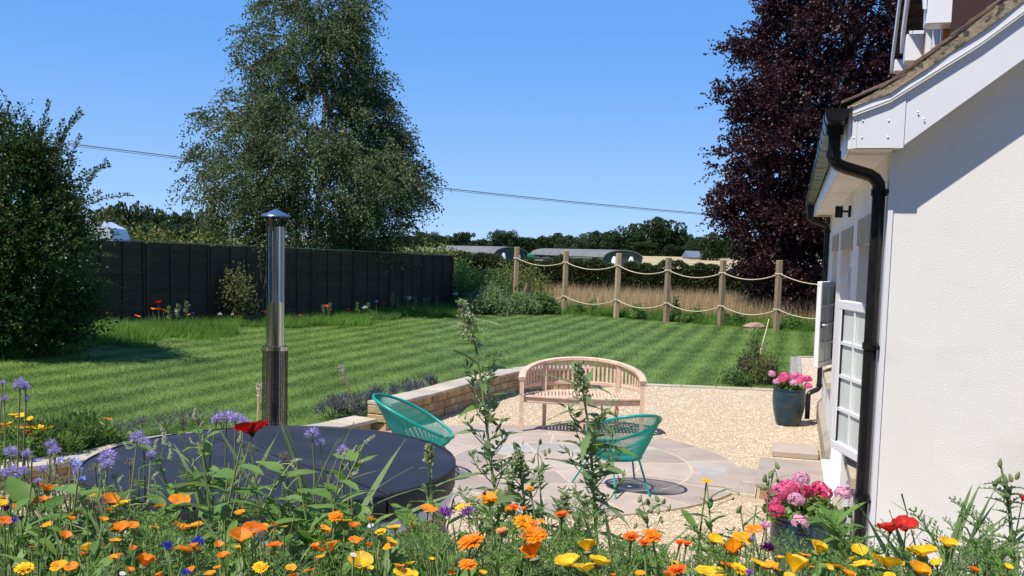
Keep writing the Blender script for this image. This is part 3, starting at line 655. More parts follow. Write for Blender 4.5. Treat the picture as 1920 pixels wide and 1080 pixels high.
# stone plinth in blocks (beige, chamfered top), butt jointed; gap at the door
pv = 0.02
blocks = [(0.02,1.2),(1.2,2.2),(2.2,3.0),(4.92,5.9),(5.9,7.0),(7.0,8.58)]
for a, c in blocks:
    b = MB(); V = []
    for y in (a+.002, c-.002): V += [(-0.055,y,-0.15),(-0.001,y,-0.15),(-0.001,y,0.30),(-0.055,y,0.235)]
    b.add(V, [[0,1,5,4],[1,2,6,5],[2,3,7,6],[3,0,4,7]], (), [[3,2,1,0],[4,5,6,7]]); hpart('plinth_stone', b, 'lintel_stone')
for (a, c, z0, z1) in OPEN:
    ln = (a-0.07, c+0.07) if z0 > .3 else (a-0.02, c+0.02)
    b = MB(); b.bbox((0.1, (ln[0]+ln[1])/2, z1+0.0965), (0.224, ln[1]-ln[0], 0.193), 0.005); hpart('stone_lintel', b, 'lintel_stone')
    if z0 > .3:
        b = MB(); V = []
        for y in (a-0.06, c+0.06): V += [(-0.05,y,z0-0.10),(0.16,y,z0-0.10),(0.16,y,z0-0.002),(-0.05,y,z0-0.035)]
        b.add(V, [[0,1,5,4],[1,2,6,5],[2,3,7,6],[3,0,4,7]], (), [[3,2,1,0],[4,5,6,7]]); hpart('stone_sill', b, 'lintel_stone')
# windows
def window(a, c, z0, z1, open_side):
    """frame in a 0.10 deep reveal, top lights over casements; open_side 'near'|'far' hinges out"""
    x = 0.13; fr = MB(); f = 0.055; zt = z0+1.06
    fr.box((x,(a+c)/2,z0+f/2),(0.07,c-a-.004,f)); fr.box((x,(a+c)/2,z1-f/2-.002),(0.07,c-a-.004,f)); fr.box((x,(a+c)/2,zt),(0.07,c-a-2*f,f))
    mid = (a+c)/2
    for y in (a+f/2+.002, c-f/2-.002, mid):
        fr.box((x-.0005,y,(z0+f+zt-f/2)/2),(0.069,f,zt-f*1.5-z0)); fr.box((x-.0005,y,(zt+f/2+z1-f)/2),(0.069,f,z1-zt-f*1.5))
    w = hpart('window', fr, 'white_pvc')
    def pane(p, ya, yb, za, zb, xx, bars=True, par=w, offs=0):
        g = MB(); g.box((xx,(ya+yb)/2,(za+zb)/2),(0.006,yb-ya,zb-za)); ob('pane', g.mesh('pane', M['glass']), par)
    for (ya, yb) in ((a+f, mid-f/2), (mid+f/2, c-f)):
        pane(w, ya, yb, zt+f/2, z1-f, x)
        if not ((open_side == 'near' and ya < mid-0.1) or (open_side == 'far' and ya > mid-.1)):
            pane(w, ya, yb, z0+f, zt-f/2, x)
            gb = MB()
            for k in (1,2,3):
                zz = z0+f+(zt-f/2-z0-f)*k/4; gb.box((x-.008,(ya+yb)/2,zz),(0.02,yb-ya,0.02))
            ob('glazing_bar', gb.mesh('glazing_bar', M['white_pvc']), w)
    return w, x
def sash(y_hinge, sgn, ang, z0, h, wd):
    """open casement: parent frame; sgn=+1 extends away from camera from its hinge, -1 towards it"""
    # built along local +Y from the hinge, thickness in x, handle on the inner face (+x)
    f = 0.062; t = 0.06; b = MB()
    b.bbox((0,wd/2,f/2),(t,wd,f), .006); b.bbox((0,wd/2,h-f/2),(t,wd,f), .006)
    b.bbox((0,f/2,h/2),(t-.003,f-.002,h-2*f), .006); b.bbox((0,wd-f/2,h/2),(t-.003,f-.002,h-2*f), .006)
    o = hpart('open_casement', b, 'white_pvc', loc=(0.05 if sgn > 0 else 0.05, y_hinge, z0), rot=(0,0,(ang if sgn > 0 else PI-ang)))
    g = MB(); g.box((0,wd/2,h/2),(0.022,wd-2*f+.01,h-2*f+.01)); ob('pane', g.mesh('pane', M['glass_pale']), o)
    g = MB(); zz0, zz1 = f, h-f
    for sx in (0.018, -0.018):
        for k in (1,2,3): g.box((sx,wd/2,zz0+(zz1-zz0)*k/4),(0.012,wd-2*f,0.022))
        g.box((sx*1.02,wd/2,h/2),(0.011,0.02,h-2*f))
    ob('glazing_bar', g.mesh('glazing_bar', M['white_pvc']), o)
    g = MB()
    for yy_ in (f+.004, wd-f-.004): g.box((0,yy_,h/2),(t-.012,0.008,h-2*f))
    ob('black_gasket', g.mesh('black_gasket', M['black_pvc']), o)
    g = MB(); s_ = 1 if sgn > 0 else -1
    g.box((s_*0.036,wd-f/2,h*0.5),(0.014,0.026,0.07)); ob('handle_plate', g.mesh('handle_plate', M['black_pvc']), o)
    g = MB(); g.tube([(s_*0.04,wd-f/2,h*0.5),(s_*0.075,wd-f/2,h*0.5),(s_*0.08,wd-f/2-0.03,h*.5),(s_*0.08,wd-f/2-0.10,h*.5-.005)], 0.009, 6); ob('handle', g.mesh('handle', M['white_pvc'], True), o)
    return o
window(*OPEN[0], 'near'); window(*OPEN[2], 'far')
sash(1.04, 1, math.radians(18), 0.93, 1.03, 0.56)
sash(7.14, -1, math.radians(19), 0.93, 1.03, 0.62)
# door: white double doors in the recess, tall glass, lever handle
a, c, z0, z1 = OPEN[1]
b = MB(); x = 0.11; f = 0.06
for y in (a+f/2+.002, c-f/2-.002): b.box((x,y,(z0+z1)/2),(0.07,f,z1-z0-.004))
b.box((x,(a+c)/2,z1-f/2-.002),(0.0695,c-a-2*f-.004,f)); 
hpart('door_frame', b, 'white_pvc')
b = MB(); b.bbox((0.02,(a+c)/2,z0-0.022),(0.22,c-a-.01,0.05), .006); hpart('door_sill', b, 'white_pvc')
for (ya, yb) in ((a+f+.004, (a+c)/2-.003), ((a+c)/2+.003, c-f-.004)):
    b = MB(); g_ = 0.095; za, zb = z0+.01, z1-f-.004
    b.box((x,ya+g_/2,(za+zb)/2),(0.06,g_,zb-za)); b.box((x,yb-g_/2,(za+zb)/2),(0.06,g_,zb-za)); b.box((x,(ya+yb)/2,za+0.09),(0.059,yb-ya-2*g_,0.18)); b.box((x,(ya+yb)/2,zb-g_/2),(0.059,yb-ya-2*g_,g_))
    d = hpart('door_leaf', b, 'white_pvc')
    g = MB(); g.box((x,(ya+yb)/2,(za+0.18+zb-g_)/2),(0.02,yb-ya-2*g_+.01,zb-g_-za-0.18)); ob('pane', g.mesh('pane', M['glass']), d)
    g = MB(); yh = (yb-0.05) if ya < 3.5 else (ya+.05)
    g.box((x-.037,yh,1.18),(0.014,0.032,0.22)); g.tube([(x-.04,yh,1.2),(x-.095,yh,1.2),(x-.10,yh-0.03,1.2),(x-.10,yh-0.12,1.2)], 0.010, 6); ob('handle', g.mesh('handle', M['white_pvc']), d)
    for zz in (0.4, 1.25, 2.05):
        g = MB(); yy_ = ya-.002 if ya < 3.5 else yb+.002
        g.tube([(x-.045,yy_,zz-0.05),(x-.045,yy_,zz+0.05)], 0.012, 8); ob('hinge', g.mesh('hinge', M['white_pvc']), d)
for (a, c, z0, z1) in OPEN:      # blinds / curtains inside
    b = MB(); n = 24
    for i in range(n):
        y = a+(c-a)*(i+0.5)/n
        if z0 > .3 or (i < n*0.3) or (i > n*0.7): b.box((0.24+0.015*(i%2), y, (z0+z1)/2), (0.012,(c-a)/n*0.96,z1-z0-0.05))
    hpart('curtain', b, 'curtain')
# soffit, fascia, boxed eave end, bargeboard
OV, GO = 0.205, 0.145
b = MB(); b.box((-OV/2-.0, (HL-GO)/2+.02, EZ-0.006),(OV-.004, HL+GO+0.02, 0.010)); hpart('soffit', b, 'soffit')
b = MB(); b.box((-OV/2, HL-0.42, EZ-0.016),(OV-.03, 0.5, 0.006)); hpart('soffit_patch', b, 'lintel_stone')
b = MB(); b.box((-OV-0.009, (HL-GO)/2+.02, EZ+0.10),(0.018, HL+GO+0.02, 0.215)); hpart('fascia', b, 'white_pvc')
# box end plate facing the camera
yb_ = -GO
b = MB(); b.box((-OV+0.011, yb_-.006, 2.905),(0.022,0.012,0.195)); hpart('box_corner_trim', b, 'white_pvc')
b = MB(); b.add([(x_, y_, z_) for y_ in (yb_-.010, yb_) for x_, z_ in ((-.182,2.809),(.0415,2.809),(.0415,zm(.0415)+.01),(-.035,zm(-.035)+.008),(-.182,2.975))], [[i,(i+1)%5,5+(i+1)%5,5+i][::-1] for i in range(5)], (), [[0,1,2,3,4],[9,8,7,6,5]]); hpart('box_end_plate', b, 'white_pvc')
b = MB(); b.box((0.020, yb_+0.07, EZ+.045),(0.035,0.13,0.09)); hpart('box_return', b, 'white_pvc')
for px_, pz_ in ((-0.158,2.945),(-0.158,2.862),(-0.035,2.945),(-0.035,2.862),(-0.197,2.95),(-0.197,2.86),(0.10,2.985),(0.13,2.95)):
    b = MB(); b.lathe([(0.0045,0),(0.0045,0.003),(0.002,0.0045)], seg=8); hpart('screw_head', b, 'steel', loc=(px_, yb_-.0105, pz_), rot=(PI/2,0,0))
# bargeboard, parallel with the slope; upper moulding strip in front
def board(u0, u1, zlo0, zlo1, zhi0, zhi1, y0, y1):
    b = MB(); V = [(u0,y0,zlo0),(u1,y0,zlo1),(u1,y0,zhi1),(u0,y0,zhi0),(u0,y1,zlo0),(u1,y1,zlo1),(u1,y1,zhi1),(u0,y1,zhi0)]
    b.add(V, [[0,1,2,3],[5,4,7,6],[0,4,5,1],[1,5,6,2],[2,6,7,3],[3,7,4,0]]); return b
RU = HWd/2
hpart('bargeboard', board(0.043, RU, 2.822, 2.822+TANP*(RU-.043), zm(0.043)+.02, zm(RU)+0.02, yb_-0.004, yb_+0.016), 'white_pvc')
b = MB()
P_ = [(-OV-.004, 2.966, 3.012), (-0.035, zm(-.035), zt(-0.035)), (0.365, zm(.365), zt(.365)), (RU, zm(RU), zt(RU))]
for (ua, za, zb), (uc, zc, zd) in zip(P_, P_[1:]):
    V = [(ua,yb_-.026,za),(uc,yb_-.026,zc),(uc,yb_-.026,zd),(ua,yb_-.026,zb),(ua,yb_+.01,za),(uc,yb_+.01,zc),(uc,yb_+.01,zd),(ua,yb_+.01,zb)]
    b.add(V, [[0,1,2,3],[5,4,7,6],[0,4,5,1],[1,5,6,2],[2,6,7,3],[3,7,4,0]])
hpart('verge_moulding', b, 'white_pvc')
b = MB()
for (ua, za, zb), (uc, zc, zd) in zip([(-OV-.004,2.966,0),(-0.035,zm(-.035),0),(.365,zm(.365),0)], [(-0.035,zm(-.035),0),(.365,zm(.365),0),(RU, zm(RU),0)]):
    b.add([(ua,yb_-.0285,za+.012),(uc,yb_-.0285,zc+.012),(uc,yb_-.0285,zc+.017),(ua,yb_-.0285,za+.017),(ua,yb_-.024,za+.012),(uc,yb_-.024,zc+.012),(uc,yb_-.024,zc+.017),(ua,yb_-.024,za+.017)],
          [[0,1,2,3],[0,4,5,1],[2,6,7,3]])
hpart('moulding_bead', b, 'soffit')
b = MB()       # soffit board under the verge between wall and bargeboard
b.add([(0.045,yb_+.017,2.83),(RU,yb_+.017,2.83+TANP*(RU-.045)),(RU,-.001,2.83+TANP*(RU-.045)),(0.045,-.001,2.83),
       (0.045,yb_+.017,2.84),(RU,yb_+.017,2.84+TANP*(RU-.045)),(RU,-.001,2.84+TANP*(RU-.045)),(0.045,-.001,2.84)],
      [[0,3,2,1],[4,5,6,7],[0,1,5,4],[2,3,7,6],[0,4,7,3],[1,2,6,5]]); hpart('verge_soffit', b, 'white_pvc')
# mortar bed along the verge
b = MB(); us = [-OV-0.03, -0.12, -0.035]+list(np.linspace(0.05, RU, 60)); V = []
def vz(u): return 3.032+0.53*(u+OV) if u < -0.035 else roof_z(u)-0.0-0.01
for i, u in enumerate(us):
    lo = (3.012+(zt(-.035)-3.012)*(u+OV+.004)/(OV-.031) if u < -.036 else zt(u)) + (0 if i else 0.0); hi = vz(u)
    w1, w2 = rng.uniform(-.004,.004, 2)
    V += [(u, yb_-.036+w1, lo+.001), (u, yb_-.030+w2, hi), (u, 0.3, hi), (u, 0.3, lo+.001)]
Qd = []
for i in range(len(us)-1):
    for j in range(4): Qd.append([i*4+j, i*4+(j+1)%4, (i+1)*4+(j+1)%4, (i+1)*4+j][::-1])
b.add(V, Qd, (), [[0,1,2,3],[(len(us)-1)*4+j for j in (3,2,1,0)]]); hpart('verge_mortar', b, 'verge')
# roof slopes
ang = math.atan(TANP)
def slope(u0, u1, y0, y1, off, th, mirror=False):
    V = []
    for y in (y0, y1):
        for u, o in ((u0, off), (u1, off), (u1, off-th), (u0, off-th)):
            uu = HWd-u if mirror else u; V.append((uu, y, roof_z(u)+o))
    b = MB(); q = [[0,1,2,3],[7,6,5,4],[0,4,5,1],[1,5,6,2],[2,6,7,3],[3,7,4,0]]
    if mirror: q = [f[::-1] for f in q]
    b.add(V, [f[::-1] for f in q]); return b
hpart('roof_slope', slope(-0.03, RU, 0.31, HL+GO, -0.012, 0.05), 'tile'); hpart('roof_slope', slope(-0.25, RU, -GO, HL+GO, 0.0, 0.05, True), 'tile')
# individual roof tiles: first columns at the verge, first courses at the eave
tb = MB(); V = []
tile_me = []
for k in range(4):
    b = MB(); b.bbox((0,0,0),(0.235,0.160,0.013), 0.003); me_ = b.mesh('roof_tile', M['tile']); tile_me.append(me_)
def put_tile(dist_, y, up=0.0):
    """dist_ along slope from the eave kick"""
    if dist_ < 0.18: # kicked eave course
        u = -OV-0.045+dist_*0.93; z = 3.048+0.50*(dist_)*0.9; a_ = math.atan(0.5)
    else: u = -0.10+(dist_-0.18)*math.cos(ang); z = roof_z(u)+0.004; a_ = ang
    o = ob('roof_tile', tile_me[rng.integers(4)], house, loc=(u+0.09, y+rng.uniform(-.003,.003), z+0.075*(TANP if dist_ >= 0.18 else 0.42)+up+rng.uniform(-.002,.003)), rot=(rng.uniform(-.02,.02), -(a_-0.055)+rng.uniform(-.012,.012), 0))
n_c = int((RU+0.2)/math.cos(ang)/0.10)
for i in range(n_c):
    for j in range(2 if i < 30 else 1): put_tile(i*0.100, -GO+0.045+j*0.165+(0.08 if i % 2 and j else 0))
for j in range(2, 52):
    for i in range(2): put_tile(i*0.100, -GO+0.045+j*0.165+(0.08 if i % 2 else 0))
b = MB()
for k in range(26): b.tube([(RU,-GO+k*0.34,roof_z(RU)-.02),(RU,-GO+k*0.34+0.33,roof_z(RU)-.015)], 0.11, 10)
hpart('ridge_tiles', b, 'tile')
# gutter with unions and brackets, stop end
gu = -OV-0.078
prof = [(-0.056,0.0),(-0.056,-0.028),(-0.044,-0.060),(0.040,-0.060),(0.052,-0.028),(0.054,0.0),(0.049,0.0),(0.047,-0.026),(0.036,-0.055),(-0.040,-0.055),(-0.051,-0.026),(-0.051,0.0)]
def extr(b, prof, y0, y1, s=1.0, du=0.0, dz=0.0):
    n = len(prof); V = [(gu+du+p*s, y, 3.004+dz+q*s) for y in (y0, y1) for p, q in prof]
    b.add(V, [[i, (i+1)%n, n+(i+1)%n, n+i] for i in range(n)], (), []); 
    k = n//2
    b.add(V, [[i, i+1, n-2-i, n-1-i][::1] for i in range(k-1)]+[[n+i, n+n-1-i, n+n-2-i, n+i+1] for i in range(k-1)])
b = MB(); extr(b, prof, -GO-0.02, HL+GO+.02); hpart('gutter', b, 'black_pvc')
cap = [(-0.058,0.002),(-0.058,-0.029),(-0.046,-0.063),(0.042,-0.063),(0.054,-0.029),(0.056,0.002)]
b = MB(); V = [(gu+p, y, 3.004+q) for y in (-GO-.032, -GO-.016) for p, q in cap]; n = 6
b.add(V, [[i,(i+1)%n,n+(i+1)%n,n+i] for i in range(n)], (), [[i for i in range(n)], [n+i for i in range(n)][::-1]]); hpart('gutter_stop_end', b, 'black_pvc')
b = MB(); b.add([(gu+p*.82, -GO-.036, 3.0+q*.82-.004) for p, q in cap]+[(gu+p*.82, -GO-.031, 3.0+q*.82-.004) for p, q in cap], [[i,(i+1)%n,n+(i+1)%n,n+i] for i in range(n)], (), [[i for i in range(n)]]); hpart('stop_end_panel', b, 'black_pvc')
vv_ = 0.02; k = 0
while vv_ < HL:
    b = MB(); big = (k % 3 == 0); extr(b, prof, vv_, vv_+(0.12 if big else 0.035), 1.10 if big else 1.07, 0, 0.003)
    b.box((gu+0.055, vv_+0.02, 2.985),(0.03,0.03,0.06)); hpart('gutter_bracket', b, 'black_pvc'); vv_ += 0.42; k += 1
# down pipes
def pipe(v, near=True):
    uo = gu+0.0; b = MB(); r = 0.034; uw = -0.043
    b.tube([(uo,v,2.955),(uo,v,2.82)], r, 16); b.tube([(uo,v,2.945),(uo,v,2.90)], 0.046, 16)
    P = [(uo,v,2.83),(uo,v,2.79),(uo+.008,v,2.765),(uo+.03,v,2.745),(uo+.06,v,2.732),(uw-.05,v,2.692),(uw-.022,v,2.672),(uw-.004,v,2.645),(uw,v,2.61),(uw,v,2.5)]
    b.tube(P, r, 16); z1 = 0.52 if not near else 0.06
    b.tube([(uw,v,2.5),(uw,v,z1)], r, 16)
    if not near:
        b.tube([(uw,v,0.52),(uw,v,0.47),(uw-.02,v-.02,0.44),(uw-.12,v-.10,0.40),(uw-.14,v-.12,0.37),(uw-.14,v-.12,0.04)], r, 16)
    p = hpart('downpipe', b, 'black_pvc', smooth=True)
    for (z, uu_) in ((2.80, uo), (2.60, uw), (1.78, uw), (0.95, uw))+(((0.50, uw),) if not near else ()):
        g = MB(); g.tube([(uu_,v,z-0.018),(uu_,v,z+0.018)], 0.041, 16)
        ob('pipe_collar', g.mesh('pipe_collar', M['black_pvc'], True), p)
        if uu_ == uw:
            g = MB(); g.box((-0.012,v-0.045,z),(0.02,0.09,0.018)); g.box((-0.03,v,z),(0.06,0.02,0.02)); ob('pipe_clip', g.mesh('pipe_clip', M['black_pvc']), p)
pipe(0.09, True); pipe(8.35, False)
# wall lamp
b = MB(); b.bbox((-0.012,3.55,2.655),(0.024,0.075,0.10), .004); lm = hpart('wall_lamp', b, 'black_pvc')
g = MB(); g.box((-0.045,3.55,2.655),(0.05,0.02,0.02)); g.tube([(-0.10,3.55,2.60),(-0.10,3.55,2.70)], 0.033, 14); ob('lamp_barrel', g.mesh('lamp_barrel', M['black_pvc'], True), lm)
# dormer on the slope, seen over the verge
def dormer(v0, v1, uf, hgt, blen, bh, name_lab):
    """gabled dormer: front at u=uf facing -u, sides at v0 and v1"""
    zb = roof_z(uf); ze = zb+hgt; vm = (v0+v1)/2; sl = 0.95; ub = uf+2.1; ov = 0.17; zr = ze+(v1-v0)/2*sl+0.12
    b = MB(); b.box(((uf+ub)/2+.05, vm, (zb-0.3+ze)/2), (ub-uf, v1-v0, ze-zb+0.3)); d = hpart('dormer', b, 'render_wall', label=name_lab)
    b = MB(); n_ = 9; an = math.atan(sl)
    for sg, ye in ((1, v0-ov), (-1, v1+ov)):
        for k in range(n_):
            f0, f1 = k/n_, (k+1.25)/n_; L_ = vm-ye; ya, yb2 = ye+L_*f0, ye+L_*min(f1, 1.02); za, zz = ze-ov*sl+(zr-ze+ov*sl)*f0, ze-ov*sl+(zr-ze+ov*sl)*min(f1, 1.02)
            V = [(uf-blen,ya,za+.045),(ub+.8,ya,za+.045),(ub+.8,yb2,zz+.01),(uf-blen,yb2,zz+.01)]; V += [(x, y, z+0.018) for x, y, z in V]
            b.add(V, [[0,1,2,3],[4,7,6,5],[0,4,5,1],[1,5,6,2],[2,6,7,3],[3,7,4,0]])
    ob('dormer_tiles', b.mesh('dormer_tiles', M['tile']), d)['kind'] = 'stuff'
    b = MB(); V = []
    for x in (uf-blen-.03, uf-blen-.004): V += [(x,v0-ov-.03,ze-ov*sl-0.15),(x,vm,zr-0.16),(x,v1+ov+.03,ze-ov*sl-0.15),(x,v1+ov+.03,ze-ov*sl+0.05),(x,vm,zr+0.07),(x,v0-ov-.03,ze-ov*sl+0.05)]
    b.add(V, [[0,5,4,1],[1,4,3,2],[6,7,10,11],[7,8,9,10],[0,1,7,6],[1,2,8,7],[5,11,10,4],[4,10,9,3],[0,6,11,5],[2,3,9,8]]); ob('dormer_bargeboard', b.mesh('dormer_bargeboard', M['white_pvc']), d)
    for y in (v0-ov/2-.012, v1+ov/2+.012):
        g = MB(); g.bbox((uf-blen/2+.02,y,ze-ov*sl-0.02-bh/2),(blen+.04,ov+.02,bh),.008); ob('eave_box', g.mesh('eave_box', M['white_pvc']), d)
    for y in (v0+.05, v1-.05):
        g = MB(); g.box((uf-0.03,y,(zb+ze)/2),(0.07,0.10,ze-zb)); ob('corner_post', g.mesh('corner_post', M['orange_wood']), d)
    g = MB(); y0_, y1_ = v0+.11, v1-.11
    for y in (y0_+.03, y1_-.03, vm): g.box((uf-0.035,y,(zb+ze)/2+.02),(0.06,0.06,ze-zb-.1))
    g.box((uf-0.035,vm,ze-0.05),(0.059,y1_-y0_-.12,0.06)); g.box((uf-0.035,vm,zb+0.10),(0.059,y1_-y0_-.12,0.06)); ob('dormer_window', g.mesh('dormer_window', M['white_pvc']), d)
    g = MB(); g.box((uf-0.02,vm,(zb+ze)/2),(0.006,y1_-y0_-.1,ze-zb-.1)); ob('pane', g.mesh('pane', M['glass']), d)
    for r in range(int(hgt/.1)):
        for c_ in range(5):
            g = MB(); g.box((0,0,0),(0.155,0.014,0.13),jit=0.003); ob('hung_tile', g.mesh('hung_tile', M['tile']), d, loc=(uf+0.10+c_*0.165+(0.08 if r%2 else 0), v0-0.014+0.002*(r%2), zb+0.10+r*0.1))
    return d
dormer(5.2, 6.8, 0.92, 0.86, 0.36, 0.14, 'far dormer with white bargeboard and tiled roof')
dormer(2.75, 4.0, 0.62, 0.78, 0.21, 0.24, 'nearer dormer with orange timber post and white eave box')
b = MB(); b.bbox((0,0,0),(0.035,0.42,0.62),.006); cs = hpart('dormer_casement', b, 'brown_frame', loc=(0.78,2.50,roof_z(0.62)+0.45), rot=(0,0,1.2))

# ================================================================ STONE HOUSE behind the camera (seen in the steel flue)
back = thing('stone_house', 'golden stone house facing the garden from behind the flowerbed', 'house', (-1.0, -7.5, 0.3))
b = MB(); b.box((0,-3,2.6),(16,6,5.6)); ob('wall', b.mesh('wall', M['wallstone']), back)
b = MB(); b.add([(-8.4,-6.4,5.3),(8.4,-6.4,5.3),(8.4,0.4,5.3),(-8.4,0.4,5.3),(-8.4,-3,8.0),(8.4,-3,8.0)], [[0,1,5,4],[2,3,4,5],[0,3,2,1]], [[0,4,3],[1,2,5]]); ob('roof', b.mesh('roof', M['tile']), back)
for x in (-5.5,-2,1.6,5.2):
    for z in (1.2,3.8):
        b = MB(); b.box((x,0.03,z),(1.1,0.06,1.2)); w_ = ob('window', b.mesh('window', M['white_pvc']), back); b = MB(); b.box((x,0.065,z),(0.95,0.01,1.05)); ob('pane', b.mesh('pane', M['van_glass']), w_)

# ================================================================ HOT TUB
TC = np.array([-1.23, 4.985]); TR = 0.945; TZc = 1.115
tub = thing('hot_tub', 'round wood-clad hot tub under a dark navy folding cover', 'hot tub', (TC[0], TC[1], 0))
fold = math.atan2(*((atz(775,948,1.10)[:2]-np.array([-1.23,4.985]))[::-1]))-PI/2     # direction of the fold line
def half(sgn):
    b = MB(); n = 64; rings = []
    gap = 0.006
    def ring(r, z):
        out = []
        for i in range(n+1):
            a = -PI/2+PI*i/n; x = max(r*math.cos(a), 0)+gap; y = r*math.sin(a); out.append((sgn*x, y if sgn > 0 else -y, z))
        return out
    R_ = [ring(TR-0.004, TZc-0.125), ring(TR, TZc-0.115), ring(TR+.002, TZc-0.03), ring(TR-0.008, TZc-0.008), ring(TR-0.03, TZc+0.0), ring(TR*0.6, TZc+0.012), ring(TR*0.25, TZc+0.016), ring(0.02, TZc+0.017)]
    for r in R_: rings.append(r)
    V = [p for r in rings for p in r]; Qd = []; m_ = n+1
    for k in range(len(rings)-1):
        for i in range(n): Qd.append([k*m_+i, k*m_+i+1, (k+1)*m_+i+1, (k+1)*m_+i])
        Qd.append([k*m_+n, k*m_, (k+1)*m_, (k+1)*m_+n])
    b.add(V, Qd, (), [list(range(m_))[::-1], [(len(rings)-1)*m_+i for i in range(m_)]]); return b
for s_ in (1, -1): 
    o = ob('cover_half', half(s_).mesh('cover_half', M['cover'], True), tub, rot=(0,0,fold))
    g = MB(); g.tube([((TR-.004)*math.cos(a)*s_+0.006*s_, (TR-.004)*math.sin(a), TZc-0.004) for a in np.linspace(-PI/2+.02, PI/2-.02, 60)], 0.006, 6); ob('piping', g.mesh('piping', M['cover'], True), o)
    for yy_ in (-.35, .35):
        g = MB(); g.box((s_*(math.sqrt(TR*TR-yy_*yy_)+.004), yy_, TZc-0.19),(0.006,0.045,0.16)); ob('strap', g.mesh('strap', M['cover']), o)
b = MB(); b.lathe([(0.70,0.90),(0.905,0.90),(0.932,0.915),(0.94,0.945),(0.935,0.978),(0.90,0.987),(0.70,0.987)], seg=72); ob('tub_rim', b.mesh('tub_rim', M['shell'], True), tub)
b = MB(); b.lathe([(0.86,0.0),(0.87,0.02),(0.87,0.899)], seg=64); ob('tub_shell', b.mesh('tub_shell', M['shell'], True), tub)
NS = 62; sl = MB(); sl.bbox((0,0,0.455),(0.022,2*PI*0.895/NS-0.006,0.87),0.004); slm = sl.mesh('cladding_slat', M['cladding'])
for i in range(NS):
    a = 2*PI*i/NS; ob('cladding_slat', slm, tub, loc=(0.892*math.cos(a),0.892*math.sin(a),0.01), rot=(0,0,a))
for z in (0.22, 0.72):
    b = MB(); b.lathe([(0.904,z-0.02),(0.9075,z-0.02),(0.9075,z+0.02),(0.904,z+0.02)], seg=64, cap=False); ob('steel_band', b.mesh('steel_band', M['steel'], True), tub)
# ================================================================ FLUE
fp = aty(515, 800, 6.38); FXY = (fp[0], fp[1])
def zat(px, py, Y): return float(aty(px, py, Y)[2])
zg1, zf1, zc0, zc1 = zat(515,650,6.38), zat(515,425,6.38), zat(515,405,6.38), zat(515,392,6.38)
flue = thing('stove_flue', 'tall polished steel stove flue with mesh guard and blue conical cap', 'flue', (FXY[0], FXY[1], 0))
b = MB(); b.lathe([(0.0595,0.42),(0.0595,zg1+0.3),(0.0605,zg1+0.3),(0.0605,zg1+0.305),(0.0590,zg1+0.31),(0.0590,zf1),(0.057,zf1)], seg=48, cap=False); ob('flue_pipe', b.mesh('flue_pipe', M['steel'], True), flue)
b = MB(); b.lathe([(0.057,0.5),(0.057,zf1-.001)], seg=32, cap=False); ob('flue_inside', b.mesh('flue_inside', M['dark_room']), flue)
b = MB(); b.lathe([(0.096,zc0),(0.098,zc0-.004),(0.094,zc0+.004),(0.045,zc0+0.026),(0.004,zc1+.002)], seg=40); ob('rain_cap', b.mesh('rain_cap', M['cap_steel'], True), flue)
for a in (0.3, 0.3+2*PI/3, 0.3+4*PI/3):
    b = MB(); c_, s_ = math.cos(a), math.sin(a)
    V = []
    for r, z in ((0.0595, zf1-0.03), (0.083, zc0)):
        for w_ in (-0.014, 0.014):
            for t_ in (0.001, 0.004): V.append(((r+t_)*c_-w_*s_, (r+t_)*s_+w_*c_, z))
    b.add(V, [[0,1,3,2],[4,6,7,5],[0,4,5,1],[2,3,7,6],[0,2,6,4],[1,5,7,3]]); ob('cap_strut', b.mesh('cap_strut', M['steel_dark']), flue)
# perforated guard: lattice of thin bars
b = MB(); RG = 0.083; z0_, z1_ = 0.45, zg1; nv = 36; nh = int((z1_-z0_)/0.0145)
for i in range(nv):
    a = 2*PI*i/nv; b.box((RG*math.cos(a), RG*math.sin(a), (z0_+z1_)/2),(0.0015,0.0045,z1_-z0_), rz=a)
for k in range(nh+1):
    z = z0_+(z1_-z0_)*k/nh; aa = np.arange(24)*2*PI/24
    V = np.concatenate([np.c_[RG*np.cos(aa), RG*np.sin(aa), np.full(24, z-.0022)], np.c_[RG*np.cos(aa), RG*np.sin(aa), np.full(24, z+.0022)]])
    b.add(V, [[i,(i+1)%24,24+(i+1)%24,24+i] for i in range(24)])
ob('mesh_guard', b.mesh('mesh_guard', M['steel_dark']), flue)
b = MB(); b.lathe([(RG-.001,z1_-.022),(RG+.0015,z1_-.022),(RG+.0015,z1_+.004),(0.061,z1_+.006),(0.061,z1_)], seg=40, cap=False); ob('guard_collar', b.mesh('guard_collar', M['steel'], True), flue)
b = MB(); b.bbox((0,0,0.21),(0.36,0.36,0.42),0.02); ob('stove_box', b.mesh('stove_box', M['steel_dark']), flue)
b = MB(); b.bbox((0,-0.186,0.22),(0.22,0.014,0.2),0.004); ob('stove_door', b.mesh('stove_door', M['black_pvc']), flue)

